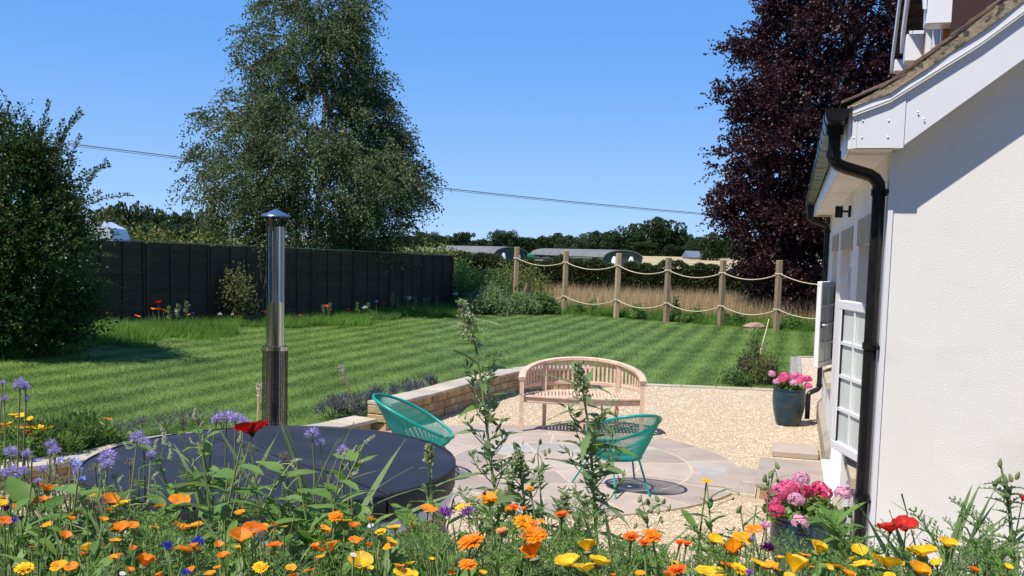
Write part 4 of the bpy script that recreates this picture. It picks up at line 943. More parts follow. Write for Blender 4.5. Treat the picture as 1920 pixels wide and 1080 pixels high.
# ================================================================ BENCH (curved back)
bench = thing('garden_bench', 'curved pale teak garden bench on the edge of the circular patio', 'bench', (0.875, 11.62, 0.026), math.radians(-2.5))
BW = 0.735
def arc(t, w=BW, d=0.62, p=2.3):
    """back curve, t in -1..1, returns (x, y): ends at the front, bows to the rear"""
    a = t*PI/2; x = w*math.sin(a)*1.0; y = d*math.cos(a)**1.15 if math.cos(a) > 0 else 0
    return np.array([x, y])
def front(x): return -0.11*(1-(x/BW)**2)
zs, zr_ = 0.435, 0.82
def railz(t): return 0.665+0.185*(math.cos(t*PI/2))**0.8      # arms lower than the back
def sweep(b, pts, hw, hh, up=(0,0,1)):
    P = np.array(pts, float); T = np.gradient(P, axis=0); T /= np.linalg.norm(T, axis=1)[:, None]; V = []
    for i in range(len(P)):
        s_ = np.cross(T[i], up); s_ /= np.linalg.norm(s_)
        u_ = np.cross(s_, T[i]); c_ = 0.3
        for (a_, e_) in ((-1,-1+c_),(-1,1-c_),(-1+c_,1),(1-c_,1),(1,1-c_),(1,-1+c_),(1-c_,-1),(-1+c_,-1)): V.append(P[i]+s_*hw*a_+u_*hh*e_)
    n = 8; Qd = [[i*n+j, i*n+(j+1)%n, (i+1)*n+(j+1)%n, (i+1)*n+j] for i in range(len(P)-1) for j in range(n)]
    b.add(V, [q[::-1] for q in Qd], (), [list(range(n)), [(len(P)-1)*n+j for j in range(n)][::-1]])
ts = np.linspace(-1.0, 1.0, 41)
segs = [(-1.0, -0.44), (-0.44, 0.44), (0.44, 1.0)]
for a_, c_ in segs:
    b = MB(); tt = np.linspace(a_, c_, 16); pts = [(*arc(t), railz(t)) for t in tt]
    if a_ == -1.0: pts = [(pts[0][0]-.002, pts[0][1]-.05, pts[0][2]-.012)]+pts
    if c_ == 1.0: pts = pts+[(pts[-1][0]+.002, pts[-1][1]-.05, pts[-1][2]-.012)]
    sweep(b, pts, 0.042, 0.021); ob('top_rail', b.mesh('top_rail', M['teak'], True), bench)
    b = MB(); pts = [(*arc(t), 0.525+0.012*math.cos(t*PI/2)) for t in np.linspace(a_+.015, c_-.015, 12)]; sweep(b, pts, 0.012, 0.024); ob('back_rail', b.mesh('back_rail', M['teak']), bench)
    ns = {0: 9, 1: 17, 2: 9}[segs.index((a_, c_))]
    for k in range(ns):
        t = a_+(c_-a_)*(k+1)/(ns+1); p = arc(t); q = arc(t+0.01); an = math.atan2(*(q-p)[::-1]); zt_ = railz(t)-0.018; zb_ = 0.54
        g = MB(); g.box((0,0,(zt_+zb_)/2),(0.030,0.010,zt_-zb_)); ob('back_slat', g.mesh('back_slat', M['teak']), bench, loc=(p[0], p[1], 0), rot=(0,0,an))
def leg(x, y, z1, top_dx=0, top_dy=0, w_=0.052):
    b = MB(); V = []
    for (dx, dy, z, s_) in ((0,0,0,0.88),(0,0,0.2,0.95),(top_dx*.5,top_dy*.5,z1*.6,1.0),(top_dx,top_dy,z1,1.0)):
        for sx, sy in ((-1,-1),(1,-1),(1,1),(-1,1)): V.append((x+dx+sx*w_/2*s_, y+dy+sy*w_/2*s_, z))
    b.add(V, [[i*4+j, i*4+(j+1)%4, (i+1)*4+(j+1)%4, (i+1)*4+j] for i in range(3) for j in range(4)], (), [[3,2,1,0],[12,13,14,15]]); ob('leg', b.mesh('leg', M['teak']), bench)
for s_ in (-1, 1):
    leg(s_*BW, -0.01, railz(1.0)-.015, 0, 0.0); p = arc(s_*0.44); leg(p[0]*0.97, p[1]-.06, railz(.44)-.03, p[0]*.03, 0.06)
leg(0, front(0)+.03, zs-.03)
# seat: fore-and-aft slats between a front and a back rail
xs_ = np.linspace(-BW+0.05, BW-0.05, 33)
def back_y(x): 
    t = math.asin(max(-1, min(1, x/BW)))/(PI/2); return arc(t)[1]-0.03
for x in xs_:
    y0_, y1_ = front(x)+0.055, max(back_y(x), front(x)+0.10); g = MB(); g.bbox((x,(y0_+y1_)/2,zs+.002),(0.030,y1_-y0_,0.014),0.003); ob('seat_slat', g.mesh('seat_slat', M['teak']), bench)
b = MB(); sweep(b, [(x, front(x)+.028, zs) for x in np.linspace(-BW+.03, BW-.03, 25)], 0.030, 0.011); ob('seat_front', b.mesh('seat_front', M['teak']), bench)
b = MB(); sweep(b, [(x, front(x)+.03, zs-.046) for x in np.linspace(-BW+.03, BW-.03, 25)], 0.011, 0.033); ob('apron', b.mesh('apron', M['teak']), bench)
b = MB(); sweep(b, [(*(arc(t)-np.array([0,.03])), zs-.03) for t in np.linspace(-.9, .9, 25)], 0.011, 0.026); ob('apron', b.mesh('apron', M['teak']), bench)

# ================================================================ CORD CHAIRS
def cord_chair(label, x, y, face):
    """face: heading (radians) the sitter looks to"""
    c = thing('cord_chair', label, 'chair', (x, y, 0.026), face-PI/2, 'teal cord garden chairs')
    # local +Y is the front
    def rim(a):     # a=0 right, pi/2 front
        x_ = 0.325*math.cos(a); y_ = 0.34*math.sin(a)-0.02; f_ = (1-math.sin(a))/2
        z_ = 0.42+0.38*f_**1.15+0.02*math.cos(2*a); y_ -= 0.10*f_; return np.array([x_, y_, z_])
    def seat(a): return np.array([0.215*math.cos(a), 0.215*math.sin(a)+0.02, 0.315])
    A_ = np.linspace(0, 2*PI, 65)
    b = MB(); b.tube([rim(a) for a in A_], 0.0145, 10, cap=False); ob('rim', b.mesh('rim', M['teal'], True), c)
    b = MB(); b.tube([seat(a) for a in A_], 0.011, 8, cap=False); ob('seat_ring', b.mesh('seat_ring', M['teal'], True), c)
    b = MB(); n = 150
    for i in range(n):
        a = 2*PI*(i+0.5)/n; p, q = rim(a), seat(a); mid = (p+q)/2; mid[2] -= 0.012; b.tube([p, mid, q], 0.0034, 4, cap=False)
    ob('cord_shell', b.mesh('cord_shell', M['teal'], True), c)
    b = MB(); n = 72
    for i in range(n):
        a = 2*PI*i/n; q = seat(a); o_ = seat(a+PI*0.93); b.tube([q+[0,0,.004], (q+o_)/2-[0,0,.012], o_+[0,0,.004]], 0.0034, 4, cap=False)
    ob('cord_seat', b.mesh('cord_seat', M['teal'], True), c)
    for (sx, fy, tx, ty) in ((-1, 0.34, 0.20, 0.16), (1, 0.34, 0.20, 0.16), (-1, -0.33, 0.13, -0.14), (1, -0.33, 0.13, -0.14)):
        fx = 0.33 if fy > 0 else 0.17
        b = MB(); b.tube([(sx*fx, fy, 0.0), (sx*tx, ty, 0.33)], 0.0095, 8); ob('leg', b.mesh('leg', M['teal'], True), c)
    return c
cord_chair('teal cord chair standing on the circular patio in front of the bench', 1.035, 8.87, math.radians(108))
cord_chair('teal cord chair half hidden behind the hot tub cover', -0.86, 9.17, math.radians(-4))

# ================================================================ PLANTERS WITH GERANIUMS
def planter(label, x, y, r=0.215, h=0.52):
    t = thing('planter', label, 'plant pot', (x, y, 0.0), 0, 'blue glazed pots by the house'); k = r/0.215
    prof = [(0.150*k,0.0),(0.156*k,0.01)]
    for i in range(1, 60):
        f = i/60; rr = (0.155+0.075*math.sin(f*PI*0.62)-0.012*f)*k; prof.append((rr, 0.01+f*(h-0.03)))
    rtop = prof[-1][0]; prof += [(rtop+.010,h-.02),(rtop+.012,h-.005),(rtop+.004,h),(rtop-.012,h-.004),(rtop-.016,h-0.06)]
    b = MB(); b.lathe(prof, seg=72); me_ = b.mesh('pot_body', M['glaze'], True)
    # basket-like dimples pressed into the clay
    co = np.zeros(len(me_.vertices)*3, dtype=np.float32); me_.vertices.foreach_get('co', co); co = co.reshape(-1, 3)
    a = np.arctan2(co[:,1], co[:,0]); row = co[:,2]/0.028; sh = np.floor(row) % 2
    d = 0.0055*np.abs(np.sin(row*PI))*(0.35+0.65*np.abs(np.sin(a*14+sh*PI/2)))
    msk = (co[:,2] > 0.02) & (co[:,2] < h-0.03); R_ = np.hypot(co[:,0], co[:,1])+1e-6; f = 1+np.where(msk, d/R_, 0); co[:,0] *= f; co[:,1] *= f
    me_.vertices.foreach_set('co', co.ravel()); me_.update(); ob('pot_body', me_, t)
    b = MB(); b.lathe([(0.02,h-0.035),(rtop-.017,h-0.045)], seg=32, cap=True); ob('compost', b.mesh('compost', M['soil']), t)
    return t, rtop, h
planter('dark blue glazed pot of pink geraniums beside the far downpipe', 3.72, 12.70, 0.205, 0.50)
planter('dark blue glazed pot of pink geraniums nearest the flowerbed', 2.03, 6.35, 0.235, 0.53)
def round_leaf():
    n = 12; V = [(0,0,0)]+[(math.cos(a)*(1+0.10*math.cos(6*a)), math.sin(a)*(1+0.10*math.cos(6*a)), 0.12*math.cos(3*a)+0.10) for a in np.arange(n)*2*PI/n]
    b = MB(); b.add(V, (), [[0, 1+i, 1+(i+1)%n] for i in range(n)]); return b.mesh('leaf', M['leaf_mid'], True)
RL = round_leaf()
def geranium(label, x, y, z, spread, heads, seed, hr=0.055):
    g = thing('geranium', label, 'geranium', (x, y, z), 0, 'pink geraniums in blue pots'); r = random.Random(seed)
    b = MB()
    nleaf = int(110*spread/0.26)
    for i in range(nleaf):
        a = r.uniform(0, 2*PI); q = r.uniform(0.05, 1)**0.6*spread; zz = r.uniform(0.02, 0.17)*(1.25-q/spread)+0.02
        ob('leaf', RL, g, loc=(q*math.cos(a), q*math.sin(a), zz), rot=(r.uniform(-.6,.6)+0.7*math.sin(a)*-1*0.6, r.uniform(-.6,.6)+0.45*math.cos(a), r.uniform(0,6.3)), scale=r.uniform(0.022, 0.042))
    for i, (hx, hy, hz, col) in enumerate(heads):
        b = MB(); b.tube([(hx*0.3,hy*0.3,0.0),(hx*0.75,hy*0.75,hz*0.55),(hx,hy,hz-0.02)], 0.0032, 5); ob('flower_stalk', b.mesh('flower_stalk', M['stem']), g)
        n = 60; V = []; Qs = []; k_ = 0
        for j in range(n):
            ph = math.acos(1-1.5*r.random()); th = r.uniform(0, 2*PI); d = np.array([math.sin(ph)*math.cos(th), math.sin(ph)*math.sin(th), math.cos(ph)*0.8])
            c_ = np.array([hx, hy, hz])+d*hr*r.uniform(0.8, 1.05); s_ = r.uniform(0.012, 0.018)
            t1 = np.cross(d, [0.3, 0.2, 1]); t1 /= np.linalg.norm(t1); t2 = np.cross(d, t1)
            for m_ in range(4):
                a0 = m_*PI/2+r.random(); e = math.cos(a0)*t1+math.sin(a0)*t2; f_ = -math.sin(a0)*t1+math.cos(a0)*t2
                V += [c_, c_+e*s_*.7+f_*s_*.55+d*.003, c_+e*s_*1.25+d*.001, c_+e*s_*.7-f_*s_*.55+d*.003]; Qs.append([k_, k_+1, k_+2, k_+3]); k_ += 4
        b = MB(); b.add(V, Qs); ob('flower_head', b.mesh('flower_head', M[col]), g)
rr = random.Random(5)
hd = [(0.16*math.cos(a)*q, 0.16*math.sin(a)*q, 0.20+0.05*rr.random()-0.05*q, ['p_pink','p_pink','p_palepink'][i%3]) for i, (a, q) in enumerate([(rr.uniform(0,6.3), rr.uniform(0.2,1.35)) for _ in range(17)])]
hd += [(-0.26,-0.05,0.24,'p_palepink'),(0.23,-0.05,0.09,'p_pink'),(0.26,0.05,0.17,'p_pink'),(-0.2,-0.08,0.14,'p_palepink')]
geranium('compact pink geranium in the blue pot beside the far downpipe', 3.72, 12.70, 0.45, 0.19, hd, 3, 0.052)
gx_, gy_ = 2.03, 6.35
def rel(px, py, Y): p = aty(px, py, Y); return (float(p[0]-gx_), float(p[1]-gy_), float(p[2]-0.47))
hd = [rel(1501,898,6.35)+('p_palepink',), rel(1477,912,6.35)+('p_pink',), rel(1462,922,6.3)+('p_pink',), rel(1449,940,6.3)+('p_pink',), rel(1492,937,6.25)+('p_palepink',), rel(1512,923,6.45)+('p_hot',), rel(1537,916,6.5)+('p_hot',),
      rel(1545,925,6.4)+('p_hot',), rel(1582,924,6.3)+('p_palepink',), rel(1455,957,6.2)+('p_hot',), rel(1502,978,6.12)+('p_palepink',), rel(1605,905,6.45)+('p_palepink',), rel(1470,930,6.5)+('p_hot',), rel(1490,918,6.5)+('p_pink',)]
geranium('large spreading pink geranium in the blue pot nearest the flowerbed', gx_, gy_, 0.47, 0.30, hd, 9, 0.058)

# ================================================================ ROPE FENCE
rf = thing('rope_fence', 'rustic fence of wooden posts joined by two swags of rope', 'fence')
tops = [(968,463),(1060,470),(1159,475),(1249,483),(1352,487),(1457,488)]
zpost = []
for i, p in enumerate(RP):
    zg_ = float(lawn_z(p[0])); hh_ = (float(aty(*tops[i], p[1])[2])-zg_) if i < 6 else 1.95
    zpost.append((zg_, hh_)); b = MB(); b.bbox((0,0,hh_/2-.15),(0.155,0.155,hh_+.3),0.012)
    o = ob('post', b.mesh('post', M['post_wood']), rf, loc=(p[0], p[1], zg_), rot=(rng.uniform(-.012,.012), rng.uniform(-.012,.012), 0.35+rng.uniform(-.1,.1)))
for i in range(len(RP)-1):
    for lvl, sag in ((0, 0.20), (1, 0.22)):
        A_ = np.array([*RP[i], zpost[i][0]+(zpost[i][1]-0.40 if lvl == 0 else 0.62)]); B_ = np.array([*RP[i+1], zpost[i+1][0]+(zpost[i+1][1]-0.40 if lvl == 0 else 0.62)])
        A_[:2] += [0, -0.09]; B_[:2] += [0, -0.09]; P_ = [A_+(B_-A_)*t-np.array([0,0,sag*4*t*(1-t)]) for t in np.linspace(0, 1, 17)]
        b = MB(); b.tube(P_, 0.017, 6); ob('rope', b.mesh('rope', M['rope'], True), rf)
    for lvl in (0, 1):
        zz = zpost[i][0]+(zpost[i][1]-0.40 if lvl == 0 else 0.62); b = MB(); b.lathe([(0.118,-0.02),(0.122,0),(0.118,0.02)], seg=12, cap=False); ob('rope_loop', b.mesh('rope_loop', M['rope']), rf, loc=(RP[i][0], RP[i][1], zz))
b = MB(); b.bbox((0,0,0.55),(0.11,0.11,1.25),0.01); o = ob('short_post', b.mesh('short_post', M['old_wood']), loc=(0.55, 34.0, 0.03)); tag(o, 'short dark post standing between the first two rope fence posts', 'post')
b = MB(); b.bbox((0,0,0.5),(0.09,0.05,1.1),0.008); o = ob('leaning_batten', b.mesh('leaning_batten', M['post_wood']), loc=(0.16, 34.9, 0.03), rot=(0,0.35,0)); tag(o, 'pale batten leaning against the first rope fence post', 'batten')
# ================================================================ BOARD FENCE
bf = thing('board_fence', 'tall dark weathered board fence along the left of the lawn', 'fence')
LF = float(np.linalg.norm(FB-FA)); dF = (FB-FA)/LF; aF = math.atan2(dF[1], dF[0]); NP = 8; pw = LF/NP; nF = np.array([dF[1], -dF[0]])
def ftop(P_):       # top height measured on the photograph
    t = float((P_-FA)@dF/LF); return 2.215+(1.955-2.215)*t
for k in range(NP):
    a_, c_ = FA+dF*pw*k, FA+dF*pw*(k+1); mid = (a_+c_)/2; zt_ = ftop(mid); zg_ = float(lawn_z(mid[0])); H_ = zt_-zg_; nb = 13; bh = H_/nb; tilt = (ftop(c_)-ftop(a_))/pw
    for r in range(nb):
        b = MB(); b.box((0,0,0),(pw-0.11,0.014,bh*1.12), jit=0.002); o = ob('fence_board', b.mesh('fence_board', M['old_wood']), bf, loc=(mid[0]+nF[0]*rng.uniform(0,.006), mid[1]+nF[1]*rng.uniform(0,.006), zg_+bh*(r+.5)), rot=(0.09, math.atan(-tilt)*(r/nb)+rng.uniform(-.004,.004), aF))
    for q in range(0, 4):
        pp = a_+dF*(0.09+(pw-0.18)*q/3)+nF*0.03; b = MB(); b.box((0,0,H_/2),(0.045,0.022,H_-.03)); ob('batten', b.mesh('batten', M['old_wood']), bf, loc=(pp[0], pp[1], zg_), rot=(0.0, rng.uniform(-.025,.015), aF))
    b = MB(); b.box((0,0,0),(pw-.01,0.07,0.022)); ob('capping', b.mesh('capping', M['board_cap']), bf, loc=(mid[0], mid[1], zt_+.03), rot=(0, -math.atan(tilt), aF))
for k in range(NP+1):
    p = FA+dF*pw*k; b = MB(); b.box((0,0,1.0),(0.09,0.09,2.3)); zt_ = ftop(p); ob('fence_post', b.mesh('fence_post', M['old_wood']), bf, loc=(p[0], p[1], zt_-2.17), rot=(0,0,aF))
# ================================================================ SMALL GARDEN THINGS
def torch(label, x0, y0, z0, x1, y1, z1):
    A_, B_ = np.array([x0,y0,z0]), np.array([x1,y1,z1]); L_ = np.linalg.norm(B_-A_); q = Vector(tuple(B_-A_)).to_track_quat('Z','Y').to_euler()
    t = thing('garden_torch', label, 'torch', tuple(A_), 0, 'bamboo garden torches'); t.rotation_euler = q
    b = MB(); b.tube([(0,0,-0.2),(0,0,L_-0.18)], 0.014, 8); ob('cane', b.mesh('cane', M['bamboo'], True), t)
    for z in (L_*0.3, L_*0.6): 
        g = MB(); g.lathe([(0.010,z-.005),(0.0125,z),(0.010,z+.005)], seg=10, cap=False); ob('cane_joint', g.mesh('cane_joint', M['bamboo'], True), t)
    for i in range(7):
        a = 2*PI*i/7; g = MB(); g.tube([(0.010*math.cos(a),0.010*math.sin(a),L_-0.22),(0.02*math.cos(a),0.02*math.sin(a),L_-0.10),(0.036*math.cos(a),0.036*math.sin(a),L_)], 0.0045, 5); ob('splint', g.mesh('splint', M['rope']), t)
    for z, r_ in ((L_-0.14,0.021),(L_-0.05,0.032)):
        g = MB(); g.lathe([(r_,z-.006),(r_+.004,z),(r_,z+.006)], seg=14, cap=False); ob('binding', g.mesh('binding', M['rope']), t)
    g = MB(); g.lathe([(0.015,L_-0.10),(0.024,L_-0.03),(0.022,L_-0.025)], seg=14); ob('oil_can', g.mesh('oil_can', M['steel']), t)
p = aty(668,765,11.75); q = aty(638,686,11.55); torch('bamboo torch leaning in the lawn beside the stepped wall', *p, *q)
p = aty(483,795,10.5); q = aty(487,719,10.4); torch('bamboo torch standing upright just left of the steel flue', *p, *q)
b = MB(); b.tube([tuple(aty(1424,665,20.5)), tuple(aty(1442,598,21.2))], 0.012, 6); o = ob('bamboo_cane', b.mesh('bamboo_cane', M['bamboo'])); tag(o, 'thin leaning bamboo cane on the lawn near the dark shrub', 'cane')
b = MB(); b.lathe([(0.20,-0.12),(0.24,0.0),(0.25,0.07),(0.19,0.15),(0.09,0.20),(0.02,0.205)], seg=11)
me_ = b.mesh('rock', M['pinkrock']); co = [v.co for v in me_.vertices]
for v_ in me_.vertices: v_.co *= 1+rng.uniform(-.07,.07)
o = ob('rock', me_, loc=(7.45, 29.35, 0.02), scale=(1.7, 0.8, 0.9), rot=(0,0,0.4)); tag(o, 'pinkish rock lying at the lawn edge between two rope fence posts', 'rock')
b = MB()
for (x, y, l) in ((6.1,31.6,1.6),(8.2,30.4,1.6),(4.4,32.7,1.2)): b.bbox((x,y,0.05),(l,0.35,0.12),0.02, rz=-0.5)
o = ob('concrete_kerb', b.mesh('concrete_kerb', M['concrete'])); tag(o, 'broken line of pale concrete kerb just beyond the rope fence', 'kerb')
# overhead cable on two lines
for dz, lab in ((0.0, 'overhead cable crossing the sky behind the birch tree'),):
    A_ = aty(-260,222,40); B_ = aty(370,298,44); C_ = aty(825,352,50); D_ = aty(1345,403,60); E_ = aty(1700,424,70)
    b = MB(); P0 = np.array([A_, B_, C_, D_, E_]); tt = np.linspace(0, 4, 60)
    k = np.arange(5); cf = [np.polyfit(k, P0[:, j], 3) for j in range(3)]; P_ = [[np.polyval(cf[j], t) for j in range(3)] for t in tt]
    b.tube(P_, 0.024, 5); o = ob('overhead_cable', b.mesh('overhead_cable', M['cable'])); tag(o, lab, 'cable')
b = MB(); P_ = [(x, y-0.02, z-0.08) for x, y, z in P_]; b.tube(P_, 0.014, 5); o = ob('overhead_cable', b.mesh('overhead_cable', M['cable'])); tag(o, 'thinner lower cable hanging just under the overhead cable', 'cable')
for tt_, yb2 in ((A_, 0), (E_, 0)):
    b = MB(); z_ = float(ter_z(tt_[0], tt_[1])); b.tube([(tt_[0], tt_[1], z_), (tt_[0], tt_[1], tt_[2]+.4)], [0.16, 0.11], 10); o = ob('cable_pole', b.mesh('cable_pole', M['bark'], True)); tag(o, 'wooden pole carrying the overhead cable at the '+('left' if tt_[0] < 0 else 'right'), 'pole')
# ================================================================ VAN behind the hornbeam
vp = aty(150, 470, 24.0); van = thing('white_van', 'white camper van half hidden behind the dark hornbeam', 'van', (vp[0]-1.1, 24.0, 0.15), math.radians(10))
b = MB(); sec = [(-2.5,0.35),(-2.5,1.05),(-2.35,1.75),(-2.0,2.25),(-1.3,2.5),(1.6,2.52),(1.95,2.35),(2.15,1.75),(2.55,1.28),(2.7,0.9),(2.7,0.35)]
V = [(x, y, z) for y in (-0.95, 0.95) for x, z in sec]; n = len(sec); b.add(V, [[i,(i+1)%n,n+(i+1)%n,n+i][::-1] for i in range(n)], (), [list(range(n)), [n+i for i in range(n)][::-1]]); ob('body', b.mesh('body', M['van_white']), van)
for (x0_, x1_) in ((-2.0,-0.5),(-0.3,0.9)): b = MB(); b.box(((x0_+x1_)/2,-0.958,1.65),(x1_-x0_,0.012,0.5)); ob('side_window', b.mesh('side_window', M['van_glass']), van)
b = MB(); b.add([(2.17,-0.85,1.76),(2.54,-0.85,1.31),(2.54,0.85,1.31),(2.17,0.85,1.76)]+[(2.19,-0.85,1.78),(2.56,-0.85,1.33),(2.56,0.85,1.33),(2.19,0.85,1.78)], [[0,1,2,3],[4,7,6,5],[0,4,5,1],[2,6,7,3],[1,5,6,2],[3,7,4,0]]); ob('windscreen', b.mesh('windscreen', M['van_glass']), van)
for x_ in (-1.6, 1.75):
    for y_ in (-0.86, 0.86): b = MB(); b.tube([(x_,y_-.1,0.33),(x_,y_+.1,0.33)], 0.33, 20); w_ = ob('wheel', b.mesh('wheel', M['tyre']), van)
# ================================================================ FOLIAGE GENERATORS
def unit(A): return A/(np.linalg.norm(A, axis=-1, keepdims=True)+1e-9)
def leaf_quads(P, D, Lh, Wd, fold=0.25):
    """diamond leaves at P pointing along D"""
    n = len(P); D = unit(D); r = unit(rng.normal(size=(n, 3))); S = unit(np.cross(D, r)); N_ = np.cross(D, S)
    Lh = np.broadcast_to(Lh, n)[:, None]; Wd = np.broadcast_to(Wd, n)[:, None]
    mid = P+D*Lh*0.45; V = np.stack([P, mid+S*Wd/2+N_*Wd*fold, P+D*Lh, mid-S*Wd/2+N_*Wd*fold], 1)
    return V.reshape(-1, 3), np.arange(4*n).reshape(-1, 4)
def strands(B, D, length, n, droop, wig=0.06):
    """B, D (S,3) → points (S,n,3) and tangents"""
    S = len(B); t = (np.arange(n)+0.5)/n; L_ = np.broadcast_to(length, S)
    s = t[None, :]*L_[:, None]
    P = B[:, None, :]+D[:, None, :]*s[..., None]; P[..., 2] -= droop*s**2/ (1+0*s)
    w = rng.normal(size=(S, n, 3))*wig*L_[:, None, None]*0.5; P = P+w
    T = np.broadcast_to(D[:, None, :], P.shape).copy(); T[..., 2] -= 2*droop*s; return P, unit(T)
def lerp_prof(z, zs, vs): return np.interp(z, zs, vs)

def tree(name, label, cat, base, prof, nclump, per, leaf, lw, mleaf, mbark, droop, outw, up, trunk_r, lean=0.0, limbs=26, shell=0.5, slen=0.8, group=None, lobes=0.18, gap=0.0, trunk_top=0.93, twigs=0, spread=0.7, depth=1.0, seed=1):
    """prof: list of (z, left extent, right extent) above base"""
    global rng
    rng = np.random.default_rng(seed)
    t = thing(name, label, cat, tuple(base), 0, group)
    Z = np.array([p[0] for p in prof]); Lx = np.array([p[1] for p in prof]); Rx = np.array([p[2] for p in prof]); H = Z[-1]
    k = nclump*4; z = Z[0]+(Z[-1]-Z[0])*rng.uniform(0, 1, k); wd = (np.interp(z, Z, Lx)+np.interp(z, Z, Rx))/2; acc = rng.uniform(0, 1, k) < (wd/wd.max())**1.2
    z = z[acc][:nclump]; n = len(z); th = rng.uniform(0, 2*PI, n)
    l_, r_ = np.interp(z, Z, Lx), np.interp(z, Z, Rx); side = (1+np.cos(th))/2; R0 = l_+(r_-l_)*side; R0 = R0*np.where(np.abs(np.sin(th)) > .5, depth, 1)
    lob = 1+lobes*(np.sin(th*3+z*1.3)+np.sin(th*5-z*2.1+1)+np.sin(z*3.3+2))/2
    rad = (1-(1-rng.uniform(0, 1, n))**0.0) if False else rng.uniform(shell**2, 1, n)**0.5
    rr_ = R0*rad*np.minimum(lob, 1.06)*0.92
    B = np.stack([rr_*np.cos(th), rr_*np.sin(th), z], -1)
    if gap:      # leave real gaps between boughs
        g_ = np.sin(B[:,0]*1.9+B[:,2]*1.1+seed)+np.sin(B[:,1]*2.1-B[:,2]*1.7)+np.sin(B[:,2]*2.9+B[:,0]); B = B[g_ > -3+gap]; th = th[g_ > -3+gap]; n = len(B)
    out = np.stack([np.cos(th), np.sin(th), np.zeros(n)], -1)
    D = unit(out*outw+np.array([0, 0, up])+rng.normal(size=(n, 3))*0.35)
    # each clump: several strands
    ns = max(1, per//12); BB = np.repeat(B, ns, 0)+rng.normal(size=(n*ns, 3))*0.10*slen; DD = unit(np.repeat(D, ns, 0)+rng.normal(size=(n*ns, 3))*spread)
    P, T = strands(BB, DD, slen*rng.uniform(0.5, 1.15, len(BB)), 12, droop)
    Pf = P.reshape(-1, 3); Tf = T.reshape(-1, 3)+rng.normal(size=(len(P)*12, 3))*0.7
    sc = rng.uniform(0.7, 1.25, len(Pf)); V, F = leaf_quads(Pf, Tf, leaf*sc, lw*sc)
    o = ob('crown', mesh_np('crown', V, F, mleaf), t)
    b = MB(); pts = [(0,0,-0.3)]; m_ = 9
    for i in range(1, m_+1):
        f = i/m_; pts.append((lean*f+0.12*math.sin(f*5+seed), 0.12*math.cos(f*4+seed)-0.12, H*trunk_top*f))
    pts = np.array(pts); rad_ = trunk_r*np.concatenate([[1.25], (1-np.arange(1, m_+1)/m_)**0.85+0.05]); b.tube(pts, rad_, 10); ob('trunk', b.mesh('trunk', mbark, True), t)
    b = MB(); idx = rng.choice(n, min(limbs, n), replace=False)
    for i in idx:
        p = B[i]; zt_ = max(Z[0]*0.7+0.2, p[2]-np.hypot(p[0], p[1])*(0.9 if up > 0 else 0.45)); f = min(zt_/(H*trunk_top), 0.95); st_ = np.array([np.interp(f*m_, np.arange(m_+1), pts[:, j]) for j in range(3)])
        mid = (st_+p)/2+np.array([0, 0, 0.10*np.linalg.norm(p-st_)]); r0 = trunk_r*0.36*(1-f*0.75)
        C_ = [st_, st_*.55+mid*.45+[0,0,.02], mid, mid*.45+p*.55, p]; b.tube(C_, [r0, r0*.8, r0*.6, r0*.4, r0*.15], 6)
    ob('limbs', b.mesh('limbs', mbark, True), t)
    if twigs:
        b = MB(); idx = rng.choice(len(P), min(twigs, len(P)), replace=False)
        for i in idx: b.tube(np.concatenate([[BB[i]], P[i][::3]]), [0.006, 0.005, 0.004, 0.003, 0.002][:1+len(P[i][::3])], 3, cap=False)
        ob('twigs', b.mesh('twigs', mbark), t)
    return t

# ---- the big silver birch
bx = float(aty(600, 470, 30)[0]); gz = 0.35; px = 1/60.0
def zy(y, x0=600, Y=30.0): return float(aty(x0, y, Y)[2])-gz
pr = [(470,2.2,2.0),(440,2.9,2.6),(420,3.3,3.1),(380,3.9,3.65),(330,4.2,3.85),(300,4.15,3.4),(270,4.05,2.85),(230,3.8,2.5),(205,3.4,2.2),(150,2.5,2.0),(100,2.35,1.65),(60,2.25,1.55),(0,1.8,1.4),(-25,0.9,0.9),(-48,0.12,0.12)]
prof = [(1.2, 1.3, 1.2)]+[(zy(y), l, r) for y, l, r in pr]
tree('birch_tree', 'tall drooping silver birch rising behind the board fence', 'tree', (bx, 30.0, gz), prof, 1500, 108, 0.088, 0.058, M['birch_leaf'], M['birch_bark'], 0.75, 0.9, 0.15, 0.13, limbs=60, shell=0.3, slen=0.85, lobes=0.30, gap=1.25, twigs=300, spread=0.30, seed=4)
# ---- copper beech
bx2 = float(aty(1570, 470, 33.5)[0]); K = 1800/33.5
pr = [(600,2.0,3),(560,3.1,5),(520,3.5,5),(480,3.6,5),(440,4.4,5.2),(400,4.4,5.2),(340,4.6,5.2),(300,4.35,5),(240,4.75,5),(190,4.6,5),(130,3.9,4.8),(60,4.15,4.5),(20,3.6,4.2),(-40,2.9,3.6),(-110,2.0,2.6),(-190,0.8,1.0),(-230,.1,.1)]
prof = [(float(aty(1570, y, 33.5)[2])-0.05, l, r) for y, l, r in pr]
tree('copper_beech', 'dark purple copper beech towering behind the house and rope fence', 'tree', (bx2, 33.5, 0.05), prof, 2200, 108, 0.108, 0.088, M['beech_leaf'], M['bark'], 0.25, 0.9, 0.10, 0.38, limbs=60, shell=0.3, slen=0.75, lobes=0.36, gap=0.85, spread=0.5, seed=6)
